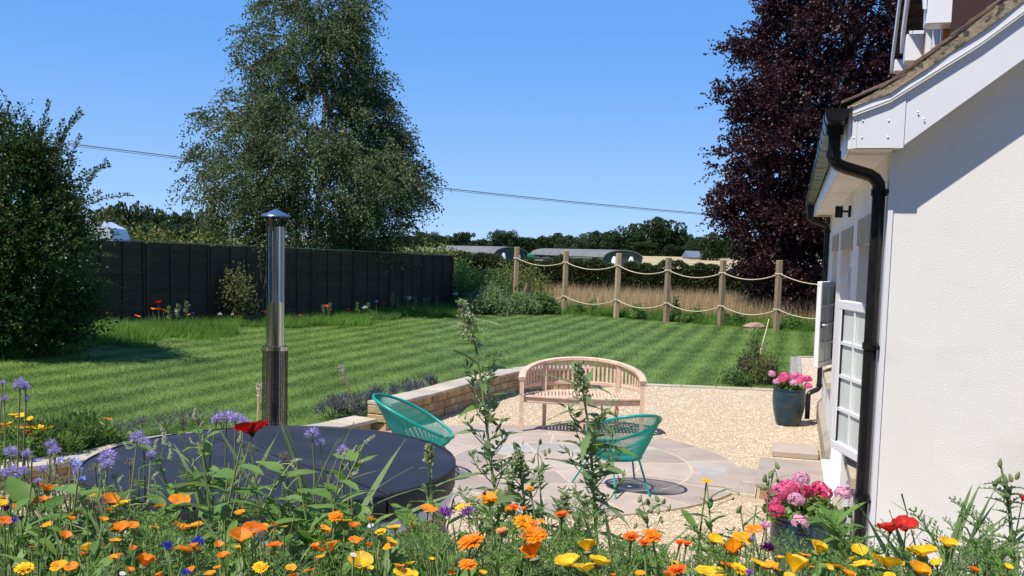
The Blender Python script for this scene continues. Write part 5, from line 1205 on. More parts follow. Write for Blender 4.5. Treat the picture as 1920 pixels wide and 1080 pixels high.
# ---- hornbeam on the left
bx3 = float(aty(40, 500, 15.4)[0])
pr = [(660,1.1,0.75),(600,1.4,1.0),(520,1.6,1.05),(440,1.6,0.95),(400,1.45,0.75),(340,1.2,0.50),(300,0.95,0.35),(260,0.7,0.22),(225,0.3,0.12)]
prof = [(max(0.1, float(aty(40, y, 15.4)[2])-0.45), l, r) for y, l, r in pr]
prof = sorted(prof)
tree('hornbeam', 'dense dark hornbeam with long upright shoots at the left edge', 'tree', (bx3, 15.4, 0.42), prof, 1250, 60, 0.062, 0.038, M['horn_leaf'], M['bark'], 0.12, 0.95, 0.55, 0.09, limbs=40, shell=0.25, slen=0.62, lobes=0.28, gap=1.0, twigs=900, spread=0.45, seed=8)
# long leafy shoots breaking out of its outline
def shoots(parent_label):
    tips = [(((20,400),(-8,200))), ((60,360),(93,190)), ((70,350),(155,213)), ((90,330),(150,205)), ((100,380),(205,310)), ((120,350),(150,255)), ((110,420),(245,366)), ((90,330),(45,215)), ((130,430),(215,395)), ((120,440),(200,300)), ((60,300),(95,225)), ((40,330),(60,260)), ((80,400),(140,300)), ((100,440),(190,360)), ((120,470),(222,440)), ((110,500),(215,480)), ((100,360),(125,240)), ((30,320),(10,240)), ((110,460),(230,410)), ((90,350),(118,225)), ((70,330),(75,240)), ((110,540),(208,530)), ((110,400),(178,330))]
    b = MB(); Vs = []; 
    for (a_, c_) in tips:
        A_, C_ = aty(*a_, 15.2), aty(*c_, 15.0); L_ = np.linalg.norm(C_-A_); t = np.linspace(0, 1, 8); P_ = A_+(C_-A_)*t[:, None]; P_[:, 2] += 0.10*L_*np.sin(t*PI)
        b.tube(P_, np.linspace(0.009, 0.002, 8), 4)
        n = int(L_/0.024); tt = np.linspace(0.15, 1, n); Q = np.stack([np.interp(tt, t, P_[:, j]) for j in range(3)], -1); D = unit(C_-A_)[None]*0.8+np.stack([np.cos(np.arange(n)*PI+.4)*0.8, rng.normal(0, .3, n), np.where(np.arange(n)%2, .7, -.7)*abs(D_ if (D_ := float(unit(C_-A_)[0])) else 0.3)+rng.normal(0, .2, n)], -1)
        V, F = leaf_quads(Q, D, rng.uniform(.05, .075, n), rng.uniform(.03, .042, n)); Vs.append(V)
    root = bpy.data.objects['hornbeam']; 
    V = np.concatenate(Vs)-np.array(root.location); ob('shoot_leaves', mesh_np('shoot_leaves', V, np.arange(len(V)).reshape(-1, 4), M['horn_leaf']), root)
    me_ = b.mesh('shoots', M['bark']); 
    for v in me_.vertices: v.co -= root.location
    ob('shoots', me_, root)
shoots('')
# ---- hedge beyond the meadow
def hedge(name, label, pts, h0, h1, wid, n, m, leaf=0.09, base_off=-0.1, group=None, core=True):
    t = thing(name, label, 'hedge', (0, 0, 0), 0, group); pts = np.array(pts, float); s = np.concatenate([[0], np.cumsum(np.linalg.norm(np.diff(pts, axis=0), axis=1))])
    u = rng.uniform(0, s[-1], n); C_ = np.c_[np.interp(u, s, pts[:,0]), np.interp(u, s, pts[:,1])]; d = unit(pts[-1]-pts[0]); nn = np.array([-d[1], d[0]])
    H = np.interp(u, [0, s[-1]], [h0, h1])*(1+0.05*np.sin(u*1.3)+0.05*np.sin(u*3.7+1)+0.03*np.sin(u*8))
    a = rng.uniform(-0.15, PI+.15, n); q = rng.uniform(0.8, 1.04, n); ca, sa = np.cos(a), np.sin(a)
    off = np.sign(ca)*np.abs(ca)**0.5*wid/2*q; 
    top = rng.uniform(0, 1, n) < 0.35
    zz = np.where(top, H*rng.uniform(0.93, 1.04, n), H*rng.uniform(0.0, 1.0, n)); off = np.where(top, rng.uniform(-.5, .5, n)*wid, np.where(rng.uniform(0,1,n) < .8, -1, 1)*wid/2*rng.uniform(.85, 1.1, n))
    XY = C_+nn*off[:, None]; zg_ = ter_z(XY[:,0], XY[:,1]); P_ = np.c_[XY, zg_+zz+base_off]
    D = rng.normal(size=(n, 3))+np.c_[nn*np.sign(off)[:, None]*.7, np.full(n, .5)]
    V, F = leaf_quads(P_, D, leaf*rng.uniform(.7, 1.4, n), leaf*.7*rng.uniform(.7, 1.3, n)); ob('foliage', mesh_np('foliage', V, F, m), t)
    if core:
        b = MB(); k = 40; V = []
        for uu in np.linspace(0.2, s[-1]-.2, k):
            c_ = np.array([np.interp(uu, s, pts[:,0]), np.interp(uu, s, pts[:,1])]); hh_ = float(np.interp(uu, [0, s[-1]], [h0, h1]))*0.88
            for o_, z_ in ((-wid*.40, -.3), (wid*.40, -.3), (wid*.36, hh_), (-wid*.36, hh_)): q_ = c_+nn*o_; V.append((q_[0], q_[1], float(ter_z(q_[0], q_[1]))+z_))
        b.add(V, [[i*4+j, i*4+(j+1)%4, (i+1)*4+(j+1)%4, (i+1)*4+j] for i in range(k-1) for j in range(4)], (), [[3,2,1,0], [(k-1)*4+j for j in range(4)]]); ob('shaded_core', b.mesh('shaded_core', M['core']), t)  # solid near-black block, painted shade inside the hedge
    return t
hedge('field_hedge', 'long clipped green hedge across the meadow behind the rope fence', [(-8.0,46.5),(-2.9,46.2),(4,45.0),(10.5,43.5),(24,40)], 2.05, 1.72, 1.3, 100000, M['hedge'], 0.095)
# ---- barns
def barn(label, A_, B_, half, h_wall, h_top, zg_):
    A_ = np.array(A_, float); B_ = np.array(B_, float); L_ = float(np.linalg.norm(B_-A_)); d = (B_-A_)/L_; t = thing('barn', label, 'barn', (A_[0], A_[1], zg_), math.atan2(d[1], d[0]))
    arc_ = [(-half-.25, h_wall)]+[(half*math.cos(a)*1.04, h_wall+(h_top-h_wall)*math.sin(a)) for a in np.linspace(PI-.08, .08, 12)]+[(half+.25, h_wall)]
    V = [(x, y, z) for x in (-.3, L_+.3) for y, z in arc_]; n = len(arc_); V += [(x, y*0.985, z-.14) for x in (-.3, L_+.3) for y, z in arc_]
    Qd = [[i, i+1, n+i+1, n+i] for i in range(n-1)]+[[2*n+i, 3*n+i, 3*n+i+1, 2*n+i+1] for i in range(n-1)]+[[i, 2*n+i, 2*n+i+1, i+1] for i in range(n-1)]+[[n+i, n+i+1, 3*n+i+1, 3*n+i] for i in range(n-1)]
    b = MB(); b.add(V, Qd); ob('roof', b.mesh('roof', M['barn_roof'], True), t)
    b = MB(); V = [(x, y*.98, z-.15) for x in (0.0, L_) for y, z in arc_]+[(0,-half,-.5),(0,half,-.5),(L_,-half,-.5),(L_,half,-.5)]
    b.add(V, (), (), [[i for i in range(n)]+[2*n+1, 2*n], [n+i for i in range(n)][::-1]+[2*n+2, 2*n+3]]); b.add([(0,-half,-.5),(L_,-half,-.5),(L_,-half,h_wall-.5),(0,-half,h_wall-.5),(0,half,-.5),(L_,half,-.5),(L_,half,h_wall-.5),(0,half,h_wall-.5)], [[0,1,2,3],[5,4,7,6]]); ob('wall', b.mesh('wall', M['barn_wall']), t)
    b = MB()
    for y in (-half-.04, half+.04): b.box((L_/2, y, h_wall-.08),(L_, .05, .18)); b.box((L_/2, y, h_wall*.35),(L_, .05, .12))
    ob('pale_rail', b.mesh('pale_rail', M['barn_rail']), t)
    for i in range(6):
        b = MB(); b.box((L_*(i+.5)/6, -half-.05, h_wall*.7),(L_/9, .03, h_wall*.28)); ob('side_opening', b.mesh('side_opening', M['dark_room']), t)
    for y in (-half*.45, half*.45):
        for xe in (L_+.06, -.06): b = MB(); b.tube([(xe,y,.2),(xe,y,1.3),(xe,y,1.9)], [.5,.5,.25], 10); ob('white_hopper', b.mesh('white_hopper', M['van_white'], True), t)
    return t
Yb = 205.0
def gpt(px_, Y): p = aty(px_, 470, Y); return (float(p[0]), Y)
barn('long low grey-roofed barn seen above the left part of the hedge', gpt(842, 218), gpt(958, 190), 3.6, 1.75, 3.15, -0.45)
barn('long low grey-roofed barn to the right, white hoppers on its green end', gpt(1026, 205), gpt(1168, 168), 3.6, 1.7, 3.05, -0.45)
tk = thing('green_tank', 'bright green tank between the two distant barns', 'tank', (*gpt(996, 190), -1.0))
b = MB(); b.bbox((0,0,1.75),(1.5,1.3,1.3),.12); ob('tank_body', b.mesh('tank_body', M['tank_green']), tk)
b = MB(); 
for sx in (-.6,.6):
    for sy in (-.5,.5): b.tube([(sx*1.3,sy,0),(sx,sy,1.12)], .05, 6)
ob('stand', b.mesh('stand', M['barn_rail']), tk)
hs = thing('distant_house', 'far blue slate roofed house among the trees near the beech', 'house', (*gpt(1303, 345), -3.6), 0.3)
b = MB(); b.box((0,0,2.2),(7,5,5)); ob('wall', b.mesh('wall', M['concrete']), hs)
b = MB(); b.add([(-3.8,-2.9,4.6),(3.8,-2.9,4.6),(3.8,2.9,4.6),(-3.8,2.9,4.6),(-3.8,0,6.9),(3.8,0,6.9)], [[0,1,5,4],[2,3,4,5],[0,3,2,1]], [[0,4,3],[1,2,5]]); ob('roof', b.mesh('roof', M['slate']), hs)
# ---- distant trees
def far_template(seed, n=4200, flat=0.9):
    r = np.random.default_rng(seed); k = 26; c_ = r.normal(size=(k, 3))*[0.26, 0.26, 0.24]; c_[:, 2] = c_[:, 2]*0.9+0.60; c_[:, 2] = np.clip(c_[:, 2], 0.25, 0.86); R_ = r.uniform(0.10, 0.21, k)
    j = r.integers(0, k, n); d = unit(r.normal(size=(n, 3))); P_ = c_[j]+d*(R_[j]*r.uniform(.75, 1.05, n))[:, None]; P_[:, 2] = np.maximum(P_[:, 2], 0.03)
    # skirt to the ground
    m_ = n//4; a = r.uniform(0, 2*PI, m_); q = r.uniform(.2, .42, m_); P2 = np.c_[q*np.cos(a), q*np.sin(a), r.uniform(0.0, .45, m_)]; P_ = np.concatenate([P_, P2]); d = np.concatenate([d, unit(r.normal(size=(m_, 3)))])
    D = np.cross(d, r.normal(size=d.shape)); s_ = r.uniform(.035, .065, len(P_)); V, F = leaf_quads(P_, D, s_*1.4, s_); return V, F
FT = [[mesh_np('crown', *far_template(s), M[mn]) for s in range(4)] for mn in ('far_tree', 'far_tree2')]
tb_ = MB(); tb_.tube([(0,0,-.1),(0,0,.25),(0.02,0,.6)], [.045,.03,.012], 7); FTR = tb_.mesh('trunk', M['bark'])
def far_tree(px_, top, wpx, Y, kind, label, base_y=None, group='trees on the skyline'):
    p = aty(px_, top, Y); zg_ = float(ter_z(p[0], Y)); H = float(p[2])-zg_; w_ = wpx/1800*Y
    t = thing('distant_tree', label, 'tree', (float(p[0]), Y, zg_-.1), rng.uniform(0, 6.3), group); t.scale = (w_, w_, H*1.04)
    ob('crown', FT[kind][int(rng.integers(4))], t); ob('trunk', FTR, t)
FAR = [  # px, top y, width px, distance, kind, label
 (1229,408,72,400,0,'largest round dark oak on the skyline, left of the copper beech'),
 (1277,436,34,400,0,'medium round tree just right of the largest skyline oak'),
 (1303,446,26,420,0,'small tree above the blue slate roof'),(1333,436,44,330,0,'dark tree partly behind the left edge of the copper beech'),
 (1180,432,40,400,0,'dark tree touching the left side of the largest skyline oak'),(1150,433,44,410,0,'skyline tree above the right barn gable'),
 (1121,433,40,400,0,'skyline tree above the middle of the right barn'),(1094,440,34,395,1,'paler tree in the wood above the right barn'),
 (1070,442,34,390,1,'low pale tree left of the wood above the right barn'),(1042,437,46,400,0,'broad tree above the left end of the right barn'),
 (1016,442,26,410,0,'narrow tree above the green tank'),(984,446,38,380,0,'rounded tree behind the first tall fence post'),
 (943,434,42,370,1,'airy pale tree standing alone at the gap in the skyline'),(962,444,30,372,1,'smaller airy tree beside the one at the skyline gap'),
 (873,437,30,380,0,'round dark tree above the left barn roof'),(848,441,34,390,0,'dark tree left of the round one above the left barn'),
 (822,441,36,400,0,'tree at the right edge of the birch, behind its hanging twigs'),(798,436,44,520,1,'hazy tree seen just right of the birch crown'),
 (770,440,50,430,0,'dark tree low behind the right side of the birch'),(900,460,22,380,0,'tiny tree right of the left barn ridge'),(1260,458,40,395,0,'low bushy tree under the largest skyline oak'),
 (1305,462,44,385,0,'low bush row in front of the slate roof'),(1345,450,44,380,0,'bush at the beech edge above the pale field'),(1205,455,40,392,0,'bushy tree at the left foot of the largest oak'),
 (232,386,64,100,0,'dome-shaped dark tree above the board fence at far left'),(285,394,48,105,0,'dark tree right of the dome-shaped one at far left'),
 (325,398,46,108,0,'jagged tree midway between the hornbeam and the birch'),(358,400,42,110,1,'greyer tree touching the left side of the birch'),
 (190,400,60,98,0,'dark tree showing behind the hornbeam twigs'),(205,422,60,88,1,'lower tree in front of the dome-shaped one'),(255,418,60,90,0,'lower dark tree above the fence at far left'),
 (305,420,60,92,0,'second lower dark tree above the fence at far left'),(350,424,54,94,0,'third lower dark tree beside the birch'),
 (130,398,60,100,0,'dark tree glimpsed through the hornbeam'),(400,410,60,105,0,'dark tree behind the left foot of the birch'),(720,444,50,380,0,'tree glimpsed low behind the birch'),
 (680,446,50,380,0,'tree hidden low behind the middle of the birch'),(1400,440,60,360,0,'tree behind the copper beech'),(1460,440,60,360,1,'second tree behind the copper beech')]
for f_ in FAR: far_tree(*f_)
# garden trees standing left of the picture and behind it
for i, (x, y, w_, h_) in enumerate([(-19,2,7,9),(-21,9,8,10),(-18,-5,7,8),(-22,16,8,10.5),(-16,-11,7,9),(13,-9,7,9),(-24,24,8,10)]):
    t = thing('garden_tree', f'round green garden tree outside the left of the picture, {["first","second","third","fourth","fifth","sixth","seventh"][i]} of seven', 'tree', (x, y, 0.3), i*1.1, 'trees around the garden'); t.scale = (w_, w_, h_); ob('crown', FT[0][i % 4], t); ob('trunk', FTR, t)
# low band of woodland joining them, read as one mass
def woods(x0, x1, Y, top, n, m):
    X = rng.uniform(x0, x1, n); p = np.array([aty(x, top, Y) for x in np.linspace(x0, x1, 30)]); H = np.interp(X, np.linspace(x0, x1, 30), p[:, 2]); XX = np.interp(X, np.linspace(x0, x1, 30), p[:, 0])
    YY = Y+rng.uniform(-6, 6, n); zg_ = ter_z(XX, YY); H = (H-zg_)*(0.75+0.25*np.sin(X*0.21)*np.sin(X*.077+1)); zz = zg_+H*rng.uniform(0, 1, n)**.7; P_ = np.c_[XX, YY, zz]; s_ = rng.uniform(.5, 1.0, n)*Y/300
    V, F = leaf_quads(P_, rng.normal(size=(n, 3)), s_*1.6, s_); return mesh_np('far_wood', V, F, m)
tag(ob('far_wood', woods(690, 1500, 440, 452, 22000, M['far_tree'])), 'low dark belt of far woodland along the whole skyline', 'woodland', kind='stuff')
tag(ob('far_wood', woods(1190, 1500, 402, 463, 9000, M['far_tree'])), 'dark undergrowth band along the far edge of the pale field', 'woodland', kind='stuff')
# ---- shrubs
def shrub(name, label, cat, base, rx, rz, n, leaf, lw, m, stems=7, seed=1, group=None, ry=None, spiky=0.0, up=0.4):
    global rng
    rng = np.random.default_rng(seed); t = thing(name, label, cat, tuple(float(x) for x in base), 0, group); ry = ry or rx; k = max(6, n//60)
    d = unit(rng.normal(size=(k, 3))); d[:, 2] = np.abs(d[:, 2]); C_ = d*rng.uniform(.45, 1, k)[:, None]*[rx, ry, rz]; C_[:, 2] += .05
    j = rng.integers(0, k, n); P_ = C_[j]+rng.normal(size=(n, 3))*[rx*.17, ry*.17, rz*.14]; P_[:, 2] = np.maximum(P_[:, 2], .02)
    D = rng.normal(size=(n, 3))+[0, 0, up]+unit(P_+1e-6)*spiky; V, F = leaf_quads(P_, D, leaf*rng.uniform(.7, 1.3, n), lw*rng.uniform(.7, 1.3, n)); ob('foliage', mesh_np('foliage', V, F, m), t)
    b = MB()
    for i in range(min(stems, k)): b.tube([(0,0,-.05), C_[i]*[.3,.3,.55], C_[i]*.97], [.012*rz+.004, .008*rz+.003, .003], 5)
    ob('stems', b.mesh('stems', M['bark']), t); return t
p = atz(1412, 716, 0.03); shrub('dark_shrub', 'spindly dark purple-leaved shrub at the lawn edge behind the blue pot', 'shrub', (p[0], p[1]-.1, .03), .34, .92, 420, .10, .022, M['shrub_dark'], 12, 3, spiky=.5)
p = atz(1410, 720, 0.03); shrub('edging_shrub', 'low green shrub at the foot of the dark purple shrub', 'shrub', (p[0]-.1, p[1], .03), .40, .26, 900, .06, .03, M['leaf_dark'], 6, 5)
shrub('edging_shrub', 'wispy green and brown shrub right beside the blue pot near the path', 'shrub', (4.35, 16.55, .03), .42, .55, 900, .08, .02, M['rose_leaf'], 14, 6, spiky=.7)
LV = [(-2.00,11.78),(-1.86,12.15),(-1.70,12.55),(-1.52,12.95),(-1.36,13.35),(-1.20,13.75),(-2.15,11.5)]
lvl_ = ['nearest lavender clump, by the leaning bamboo torch','lavender clump just behind the leaning torch','lavender clump a little along the wall from the torch','middle lavender clump behind the tall retaining wall','lavender clump past the middle of the tall wall','farthest lavender clump along the tall wall','low lavender clump at the step in the wall']
for i, (x, y) in enumerate(LV): shrub('lavender', lvl_[i], 'lavender', (x, y, float(lawn_z(x))), .20, .22, 520, .07, .011, M['lavender'], 10, 20+i, 'lavender along the wall', spiky=1.0, up=1.0)
LV2 = [(255,805),(300,800),(335,797),(365,795),(215,812),(410,795)]
for i, (x_, y_) in enumerate(LV2):
    p = atz(x_, y_+12, .22); shrub('lavender', f'small purple lavender tuft on the lawn edge above the tub cover, {["third","fourth","fifth","sixth","second","last"][i]} from the left', 'lavender', (p[0], p[1]+.15, .22), .13, .15, 150, .05, .008, M['lavender'], 12, 40+i, 'lavender tufts above the tub', spiky=1.0, up=1.2)
# cluster of bushes where the board fence ends
BS = [(-1.6,33.6,.9,1.35,'leafy_bush','leaf_mid','tall leafy green bush against the end of the board fence'),(-0.6,33.4,.85,1.25,'leafy_bush','leaf_dark','dark green bush left of the first rope fence post'),
      (-0.9,31.6,.8,.75,'leafy_bush','leaf_grey','grey green bush spilling onto the lawn corner'),(0.2,32.9,.7,.65,'leafy_bush','leaf_grey','low grey green bush below the leaning batten'),(1.05,33.4,.5,.55,'leafy_bush','leaf_dark','small dark bush between short post and second fence post'),
      (-2.3,34.6,1.2,1.5,'leafy_bush','leaf_mid','bush behind the end of the board fence'),(0.2,37.6,1.6,1.5,'leafy_bush','far_bush','pale bush in the meadow corner behind the first post')]
for i, (x, y, r_, h_, nm, mm, lab) in enumerate(BS): shrub(nm, lab, 'bush', (x, y, float(lawn_z(x)) if y < 34.2 else 0.1), r_, h_, 4200, .11, .06, M[mm], 9, 60+i, 'bushes at the lawn corner')
for i, (x, y, lab) in enumerate([(4.2,32.0,'small weedy plant right of the third fence post'),(5.2,31.3,'leafy climber on the right side of the fourth fence post'),(5.9,31.0,'weedy tuft between the fourth and fifth posts'),(7.0,30.2,'weedy tuft right of the fifth fence post'),(8.6,29.2,'weedy tuft right of the sixth fence post'),(2.6,33.6,'weedy tuft between second and third posts'),(9.5,28.9,'dark leafy tuft near the house end of the rope fence')]):
    shrub('weed_tuft', lab, 'weed', (x, y, .03), .38, .42 if i != 1 else .95, 500, .09, .045, M['leaf_dark' if i % 2 else 'leaf_mid'], 6, 80+i, 'weeds along the rope fence')
# rose by the board fence
p = atz(440, 601, .3); rs = shrub('climbing_rose', 'straggly yellow green rose against the board fence left of the flue', 'rose', (p[0]+.35, p[1]-1.0, .28), .62, 1.30, 1500, .075, .05, M['rose_leaf'], 14, 91)
p = aty(500, 520, 23.6); rb_ = shrub('climbing_rose', 'thin pale rose shoots rising behind the steel flue', 'rose', (p[0]-.15, 23.8, .35), .35, 1.65, 260, .06, .04, M['rose_leaf'], 12, 92)
# sunny bushes just over the board fence
SB = [(225,445,'far_bush'),(258,440,'far_bush'),(290,432,'far_bush'),(318,438,'far_bush'),(345,442,'far_bush'),(375,446,'far_bush'),(402,450,'far_bush'),(205,420,'far_bush')]
for i, (x_, y_, mm) in enumerate(SB):
    p = aty(x_, y_, 27.5+i%3*1.2); g_ = 0.45; shrub('sunlit_bush', f'sunlit yellow green bush above the board fence, {["second","third","fourth","fifth","sixth","seventh","eighth","first"][i]} from the left', 'bush', (p[0], 27.5+i%3*1.2, g_), .95, float(p[2])-g_, 3000, .13, .08, M[mm], 8, 100+i, 'sunlit bushes over the fence')
for i, (x_, y_) in enumerate([(760,462),(800,466),(835,470)]):
    p = aty(x_, y_, 44); shrub('sunlit_bush', ['bush under the right side of the birch','bush right of the birch foot','bush above the right end of the board fence'][i], 'bush', (p[0], 44, 0.0), 1.5, float(p[2]), 2500, .16, .10, M['far_bush'], 6, 120+i, 'bushes beyond the fence end')
rng = np.random.default_rng(77)
# ================================================================ RAISED FLOWER BED IN FRONT
BZ = 1.0
ys_ = [-3.0,0.60,0.62,0.95,1.3,2.0,2.7,3.05,3.30,3.50,3.52]; zs2 = [0.60,0.60,0.78,0.92,0.99,1.0,0.99,0.93,0.65,0.40,-0.1]
xs = np.linspace(-4.6, 4.4, 60); V = []
for x in xs:
    for y, z in zip(ys_, zs2): V.append((x, y, z+(0.02*math.sin(x*7+y*5) if y > 0.9 else 0)))
n = len(ys_); Fq = [[i*n+j, (i+1)*n+j, (i+1)*n+j+1, i*n+j+1] for i in range(len(xs)-1) for j in range(n-1)]
tag(ob('flower_bank', mesh_np('flower_bank', V, np.array(Fq), M['soil'])), kind='structure')

def strip_leaf(L=1.0, W=0.2, droop=0.25, segs=7, shape='lance', fold=0.12, curl=0.0):
    """leaf along +X, unit length"""
    V = []; t = np.linspace(0, 1, segs+1)
    for i, s in enumerate(t):
        if shape == 'lance': w = math.sin(PI*s**0.75)**0.9
        elif shape == 'broad': w = math.sin(PI*s**0.6)**0.7
        elif shape == 'strap': w = (1-s)**0.5*min(1, s*8+.4)
        elif shape == 'spoon': w = (0.35+0.65*math.sin(PI*min(s, .999)**1.6))*(1 if s < .999 else 0.2)
        elif shape == 'tooth': w = math.sin(PI*s**0.7)**0.8*(1.0 if i % 2 else 0.62)
        elif shape == 'spine': w = (1-s*0.8)*(1.0 if i % 2 else 0.35)
        w = max(w, 0.02)*W/2; z = -droop*s*s+0.06*s; x = s*L*(1-0.18*droop*s)
        wav = 0.05*W*math.sin(s*11)
        V += [(x, w, z+fold*w*2+wav), (x, 0, z), (x, -w, z+fold*w*2-wav)]
    Qd = []
    for i in range(segs): Qd += [[i*3, i*3+1, i*3+4, i*3+3], [i*3+1, i*3+2, i*3+5, i*3+4]]
    b = MB(); b.add(V, [q[::-1] for q in Qd]); return b
LF_ = {}
for nm, args, mm in [('lance', dict(W=.24, droop=.25), 'leaf_mid'), ('lance2', dict(W=.20, droop=.5), 'leaf_mid'), ('broad', dict(W=.42, droop=.25, shape='broad'), 'leaf_mid'), ('strap', dict(W=.075, droop=.12, shape='strap', segs=8), 'leaf_grey'), ('strapd', dict(W=.06, droop=.55, shape='strap', segs=9), 'leaf_grey'),
                     ('spoon', dict(W=.24, droop=.22, shape='spoon'), 'leaf_mid'), ('tooth', dict(W=.30, droop=.30, shape='tooth', segs=12), 'leaf_dark'), ('toothg', dict(W=.22, droop=.22, shape='tooth', segs=12), 'leaf_grey'), ('spine', dict(W=.34, droop=.25, shape='spine', segs=12, fold=.5), 'leaf_grey'),
                     ('small', dict(W=.26, droop=.15, segs=4), 'leaf_grey'), ('dk', dict(W=.26, droop=.3), 'leaf_dark')]:
    LF_[nm] = strip_leaf(**args).mesh('leaf', M[mm], True)
def feather_mesh(seed, m):
    """finely divided leaf, unit size, along +X"""
    r = np.random.default_rng(seed); b = MB(); P = []; D = []; Ls = []
    for i in range(9):
        s = 0.15+0.85*i/9; base = np.array([s, 0, 0.05*s-0.25*s*s]); P.append(base-[.1,0,0]); D.append([1,0,-.3*s]); Ls.append(.14)
        for sg in (-1, 1):
            l = 0.42*(1-s*.75); d = np.array([.55, sg*.8, .15*r.normal()]); d /= np.linalg.norm(d)
            for k in range(4):
                q = base+d*l*(k+.5)/4; P.append(q); D.append(d+r.normal(size=3)*.15); Ls.append(l*.36)
                for s2 in (-1, 1): P.append(q); D.append(d*.6+np.array([.5, s2*.6*1, 0.2*r.normal()])); Ls.append(l*.32)
    global rng; V, F = leaf_quads(np.array(P), np.array(D), np.array(Ls), 0.028, 0.1); return mesh_np('feathery_leaf', V, F, m)
FE = [feather_mesh(i, M['leaf_grey' if i % 2 else 'leaf_mid']) for i in range(4)]
def petal_mesh(openness, m, wide=1.0, crumple=0.0, seed=0, name='petal'):
    r = random.Random(seed); V = []; nr, ns = 5, 7
    for i in range(nr+1):
        s = i/nr
        for j in range(ns):
            q = (j/(ns-1)-.5)*2; wd = wide*0.92*(s**0.75)*(1-0.12*s*s); ang = q*0.78
            rad = s*(1-0.13*q*q*s); th = openness*(0.55+0.45*s)-0.10*(1-q*q)*s
            rr_ = rad*math.sin(th); zz = rad*math.cos(th)*0.95+crumple*r.uniform(-1,1)*s*.16
            V.append((rr_*math.cos(ang*wide)+0.03, rr_*math.sin(ang*wide)*1.05+q*wd*0.30*math.cos(th), zz))
    Qd = [[i*ns+j, i*ns+j+1, (i+1)*ns+j+1, (i+1)*ns+j] for i in range(nr) for j in range(ns-1)]
    b = MB(); b.add(V, Qd); return b.mesh(name, m, True)
PM = {}
for col in ('p_orange','p_yellow','p_amber','p_flame','p_red','p_deep'):
    for k, o_ in enumerate((0.55, 0.95, 1.30)): PM[col, k] = [petal_mesh(o_, M[col], 1.0, 0.7 if col in ('p_red','p_deep') else .34, s) for s in (1, 2)]
def ray_flower(m, n, rows, wd, seed, up=0.25, jag=0.0):
    r = random.Random(seed); b = MB()
    for row in range(rows):
        L_ = 1.0-0.22*row; nn = int(n*(1-.15*row))
        for i in range(nn):
            a = 2*PI*(i+0.5*row)/nn+r.uniform(-.05,.05); l = L_*r.uniform(.86-jag,1.0+jag*.3); el = up+0.28*row+r.uniform(-.1,.12)+jag*r.uniform(-.6,.6); c_, s_ = math.cos(a), math.sin(a); w = wd*r.uniform(.85,1.1)
            V = []
            for (q, ww, dz) in ((0.12,.5,0),(0.5,1.0,.03),(0.85,.95,.0),(1.0,.35,-.03)):
                x = q*l*math.cos(el); z = q*l*math.sin(el)+dz+row*.02-0.10*q*q
                for sg in (-1, 1): V.append((x*c_-sg*ww*w/2*s_, x*s_+sg*ww*w/2*c_, z))
            b.add(V, [[0,1,3,2],[2,3,5,4],[4,5,7,6]])
    return b.mesh('petals', m, True)
RF = {('p_orange',0): ray_flower(M['p_orange'], 30, 3, .17, 1), ('p_orange',1): ray_flower(M['p_flame'], 30, 3, .17, 2, .5), ('p_yellow',0): ray_flower(M['p_yellow'], 26, 3, .19, 3, .35), ('p_amber',0): ray_flower(M['p_amber'], 28, 3, .17, 4, .3),
      ('spiky',0): ray_flower(M['p_amber'], 18, 2, .17, 5, .45, .35), ('p_salmon',0): ray_flower(M['p_salmon'], 24, 2, .17, 6, .7), ('daisy',0): ray_flower(M['p_yellow'], 16, 1, .34, 7, .05), ('white',0): ray_flower(M['p_white'], 14, 1, .3, 8, .1)}
b = MB(); b.lathe([(0.30,-0.02),(0.33,0.06),(0.22,0.14),(0.05,0.16)], seg=14); DISC = b.mesh('flower_centre', M['gold_centre'], True)
b = MB(); b.lathe([(0.03,-0.34),(0.22,-0.26),(0.34,-0.10),(0.30,0.02)], seg=12); CALYX = b.mesh('calyx', M['bud'], True)
def tuft(m, n, inner, outer, wd, seed, flat=0.7, name='florets', down=0.0):
    r = np.random.default_rng(seed); d = unit(r.normal(size=(n, 3))); d[:, 2] = np.abs(d[:, 2])*flat-down*r.uniform(0, 1, n); d = unit(d)
    V, F = leaf_quads(d*inner*r.uniform(.3, 1, (n, 1)), d+r.normal(size=(n, 3))*.25, (outer-inner*.5)*r.uniform(.7, 1.1, n), wd*r.uniform(.6, 1.3, n)); return mesh_np(name, V, F, m)
CF = {k: [tuft(M[k], 90, .25, 1.15, .20, s, .75) for s in (1, 2)] for k in ('p_blue','p_purple','p_plum','p_palepink','p_white')}
PH = [tuft(M['p_lilac'], 150, .75, 1.25, .14, s, 1.0, 'florets', .35) for s in (3, 4, 5)]
PH2 = [tuft(M['p_lilac'], 60, .9, 1.55, .022, s, 1.0, 'stamens', .35) for s in (6, 7)]
FD = [tuft(M['p_grey'], 150, .7, 1.0, .12, s, 1.0, 'faded_florets', .8) for s in (8, 9)]
CB = [tuft(M['leaf_grey'], 60, .5, .8, .2, 10, 1.0, 'calyx', 1.0)]
SPK = None
def spike_mesh(n, L, R, m, seed, size=.03, name='flower_spike', curve=0.0, taper=.6):
    r = np.random.default_rng(seed); t = r.uniform(0, 1, n); rad = R*(1-taper*t)*r.uniform(.2, 1, n)**.5; a = r.uniform(0, 2*PI, n); c_ = np.c_[rad*np.cos(a)+curve*t*t, rad*np.sin(a), t*L-abs(curve)*.5*t*t]; D = r.normal(size=(n, 3))+[0, 0, .5]
    V, F = leaf_quads(c_, D, size*r.uniform(.7, 1.3, n), size*.8*r.uniform(.7, 1.3, n), .4); return mesh_np(name, V, F, m)
SPK = [spike_mesh(130, 1.0, .12, M['cream_spike'], s, .10, curve=[.0, .35, -.3][s % 3]) for s in range(3)]

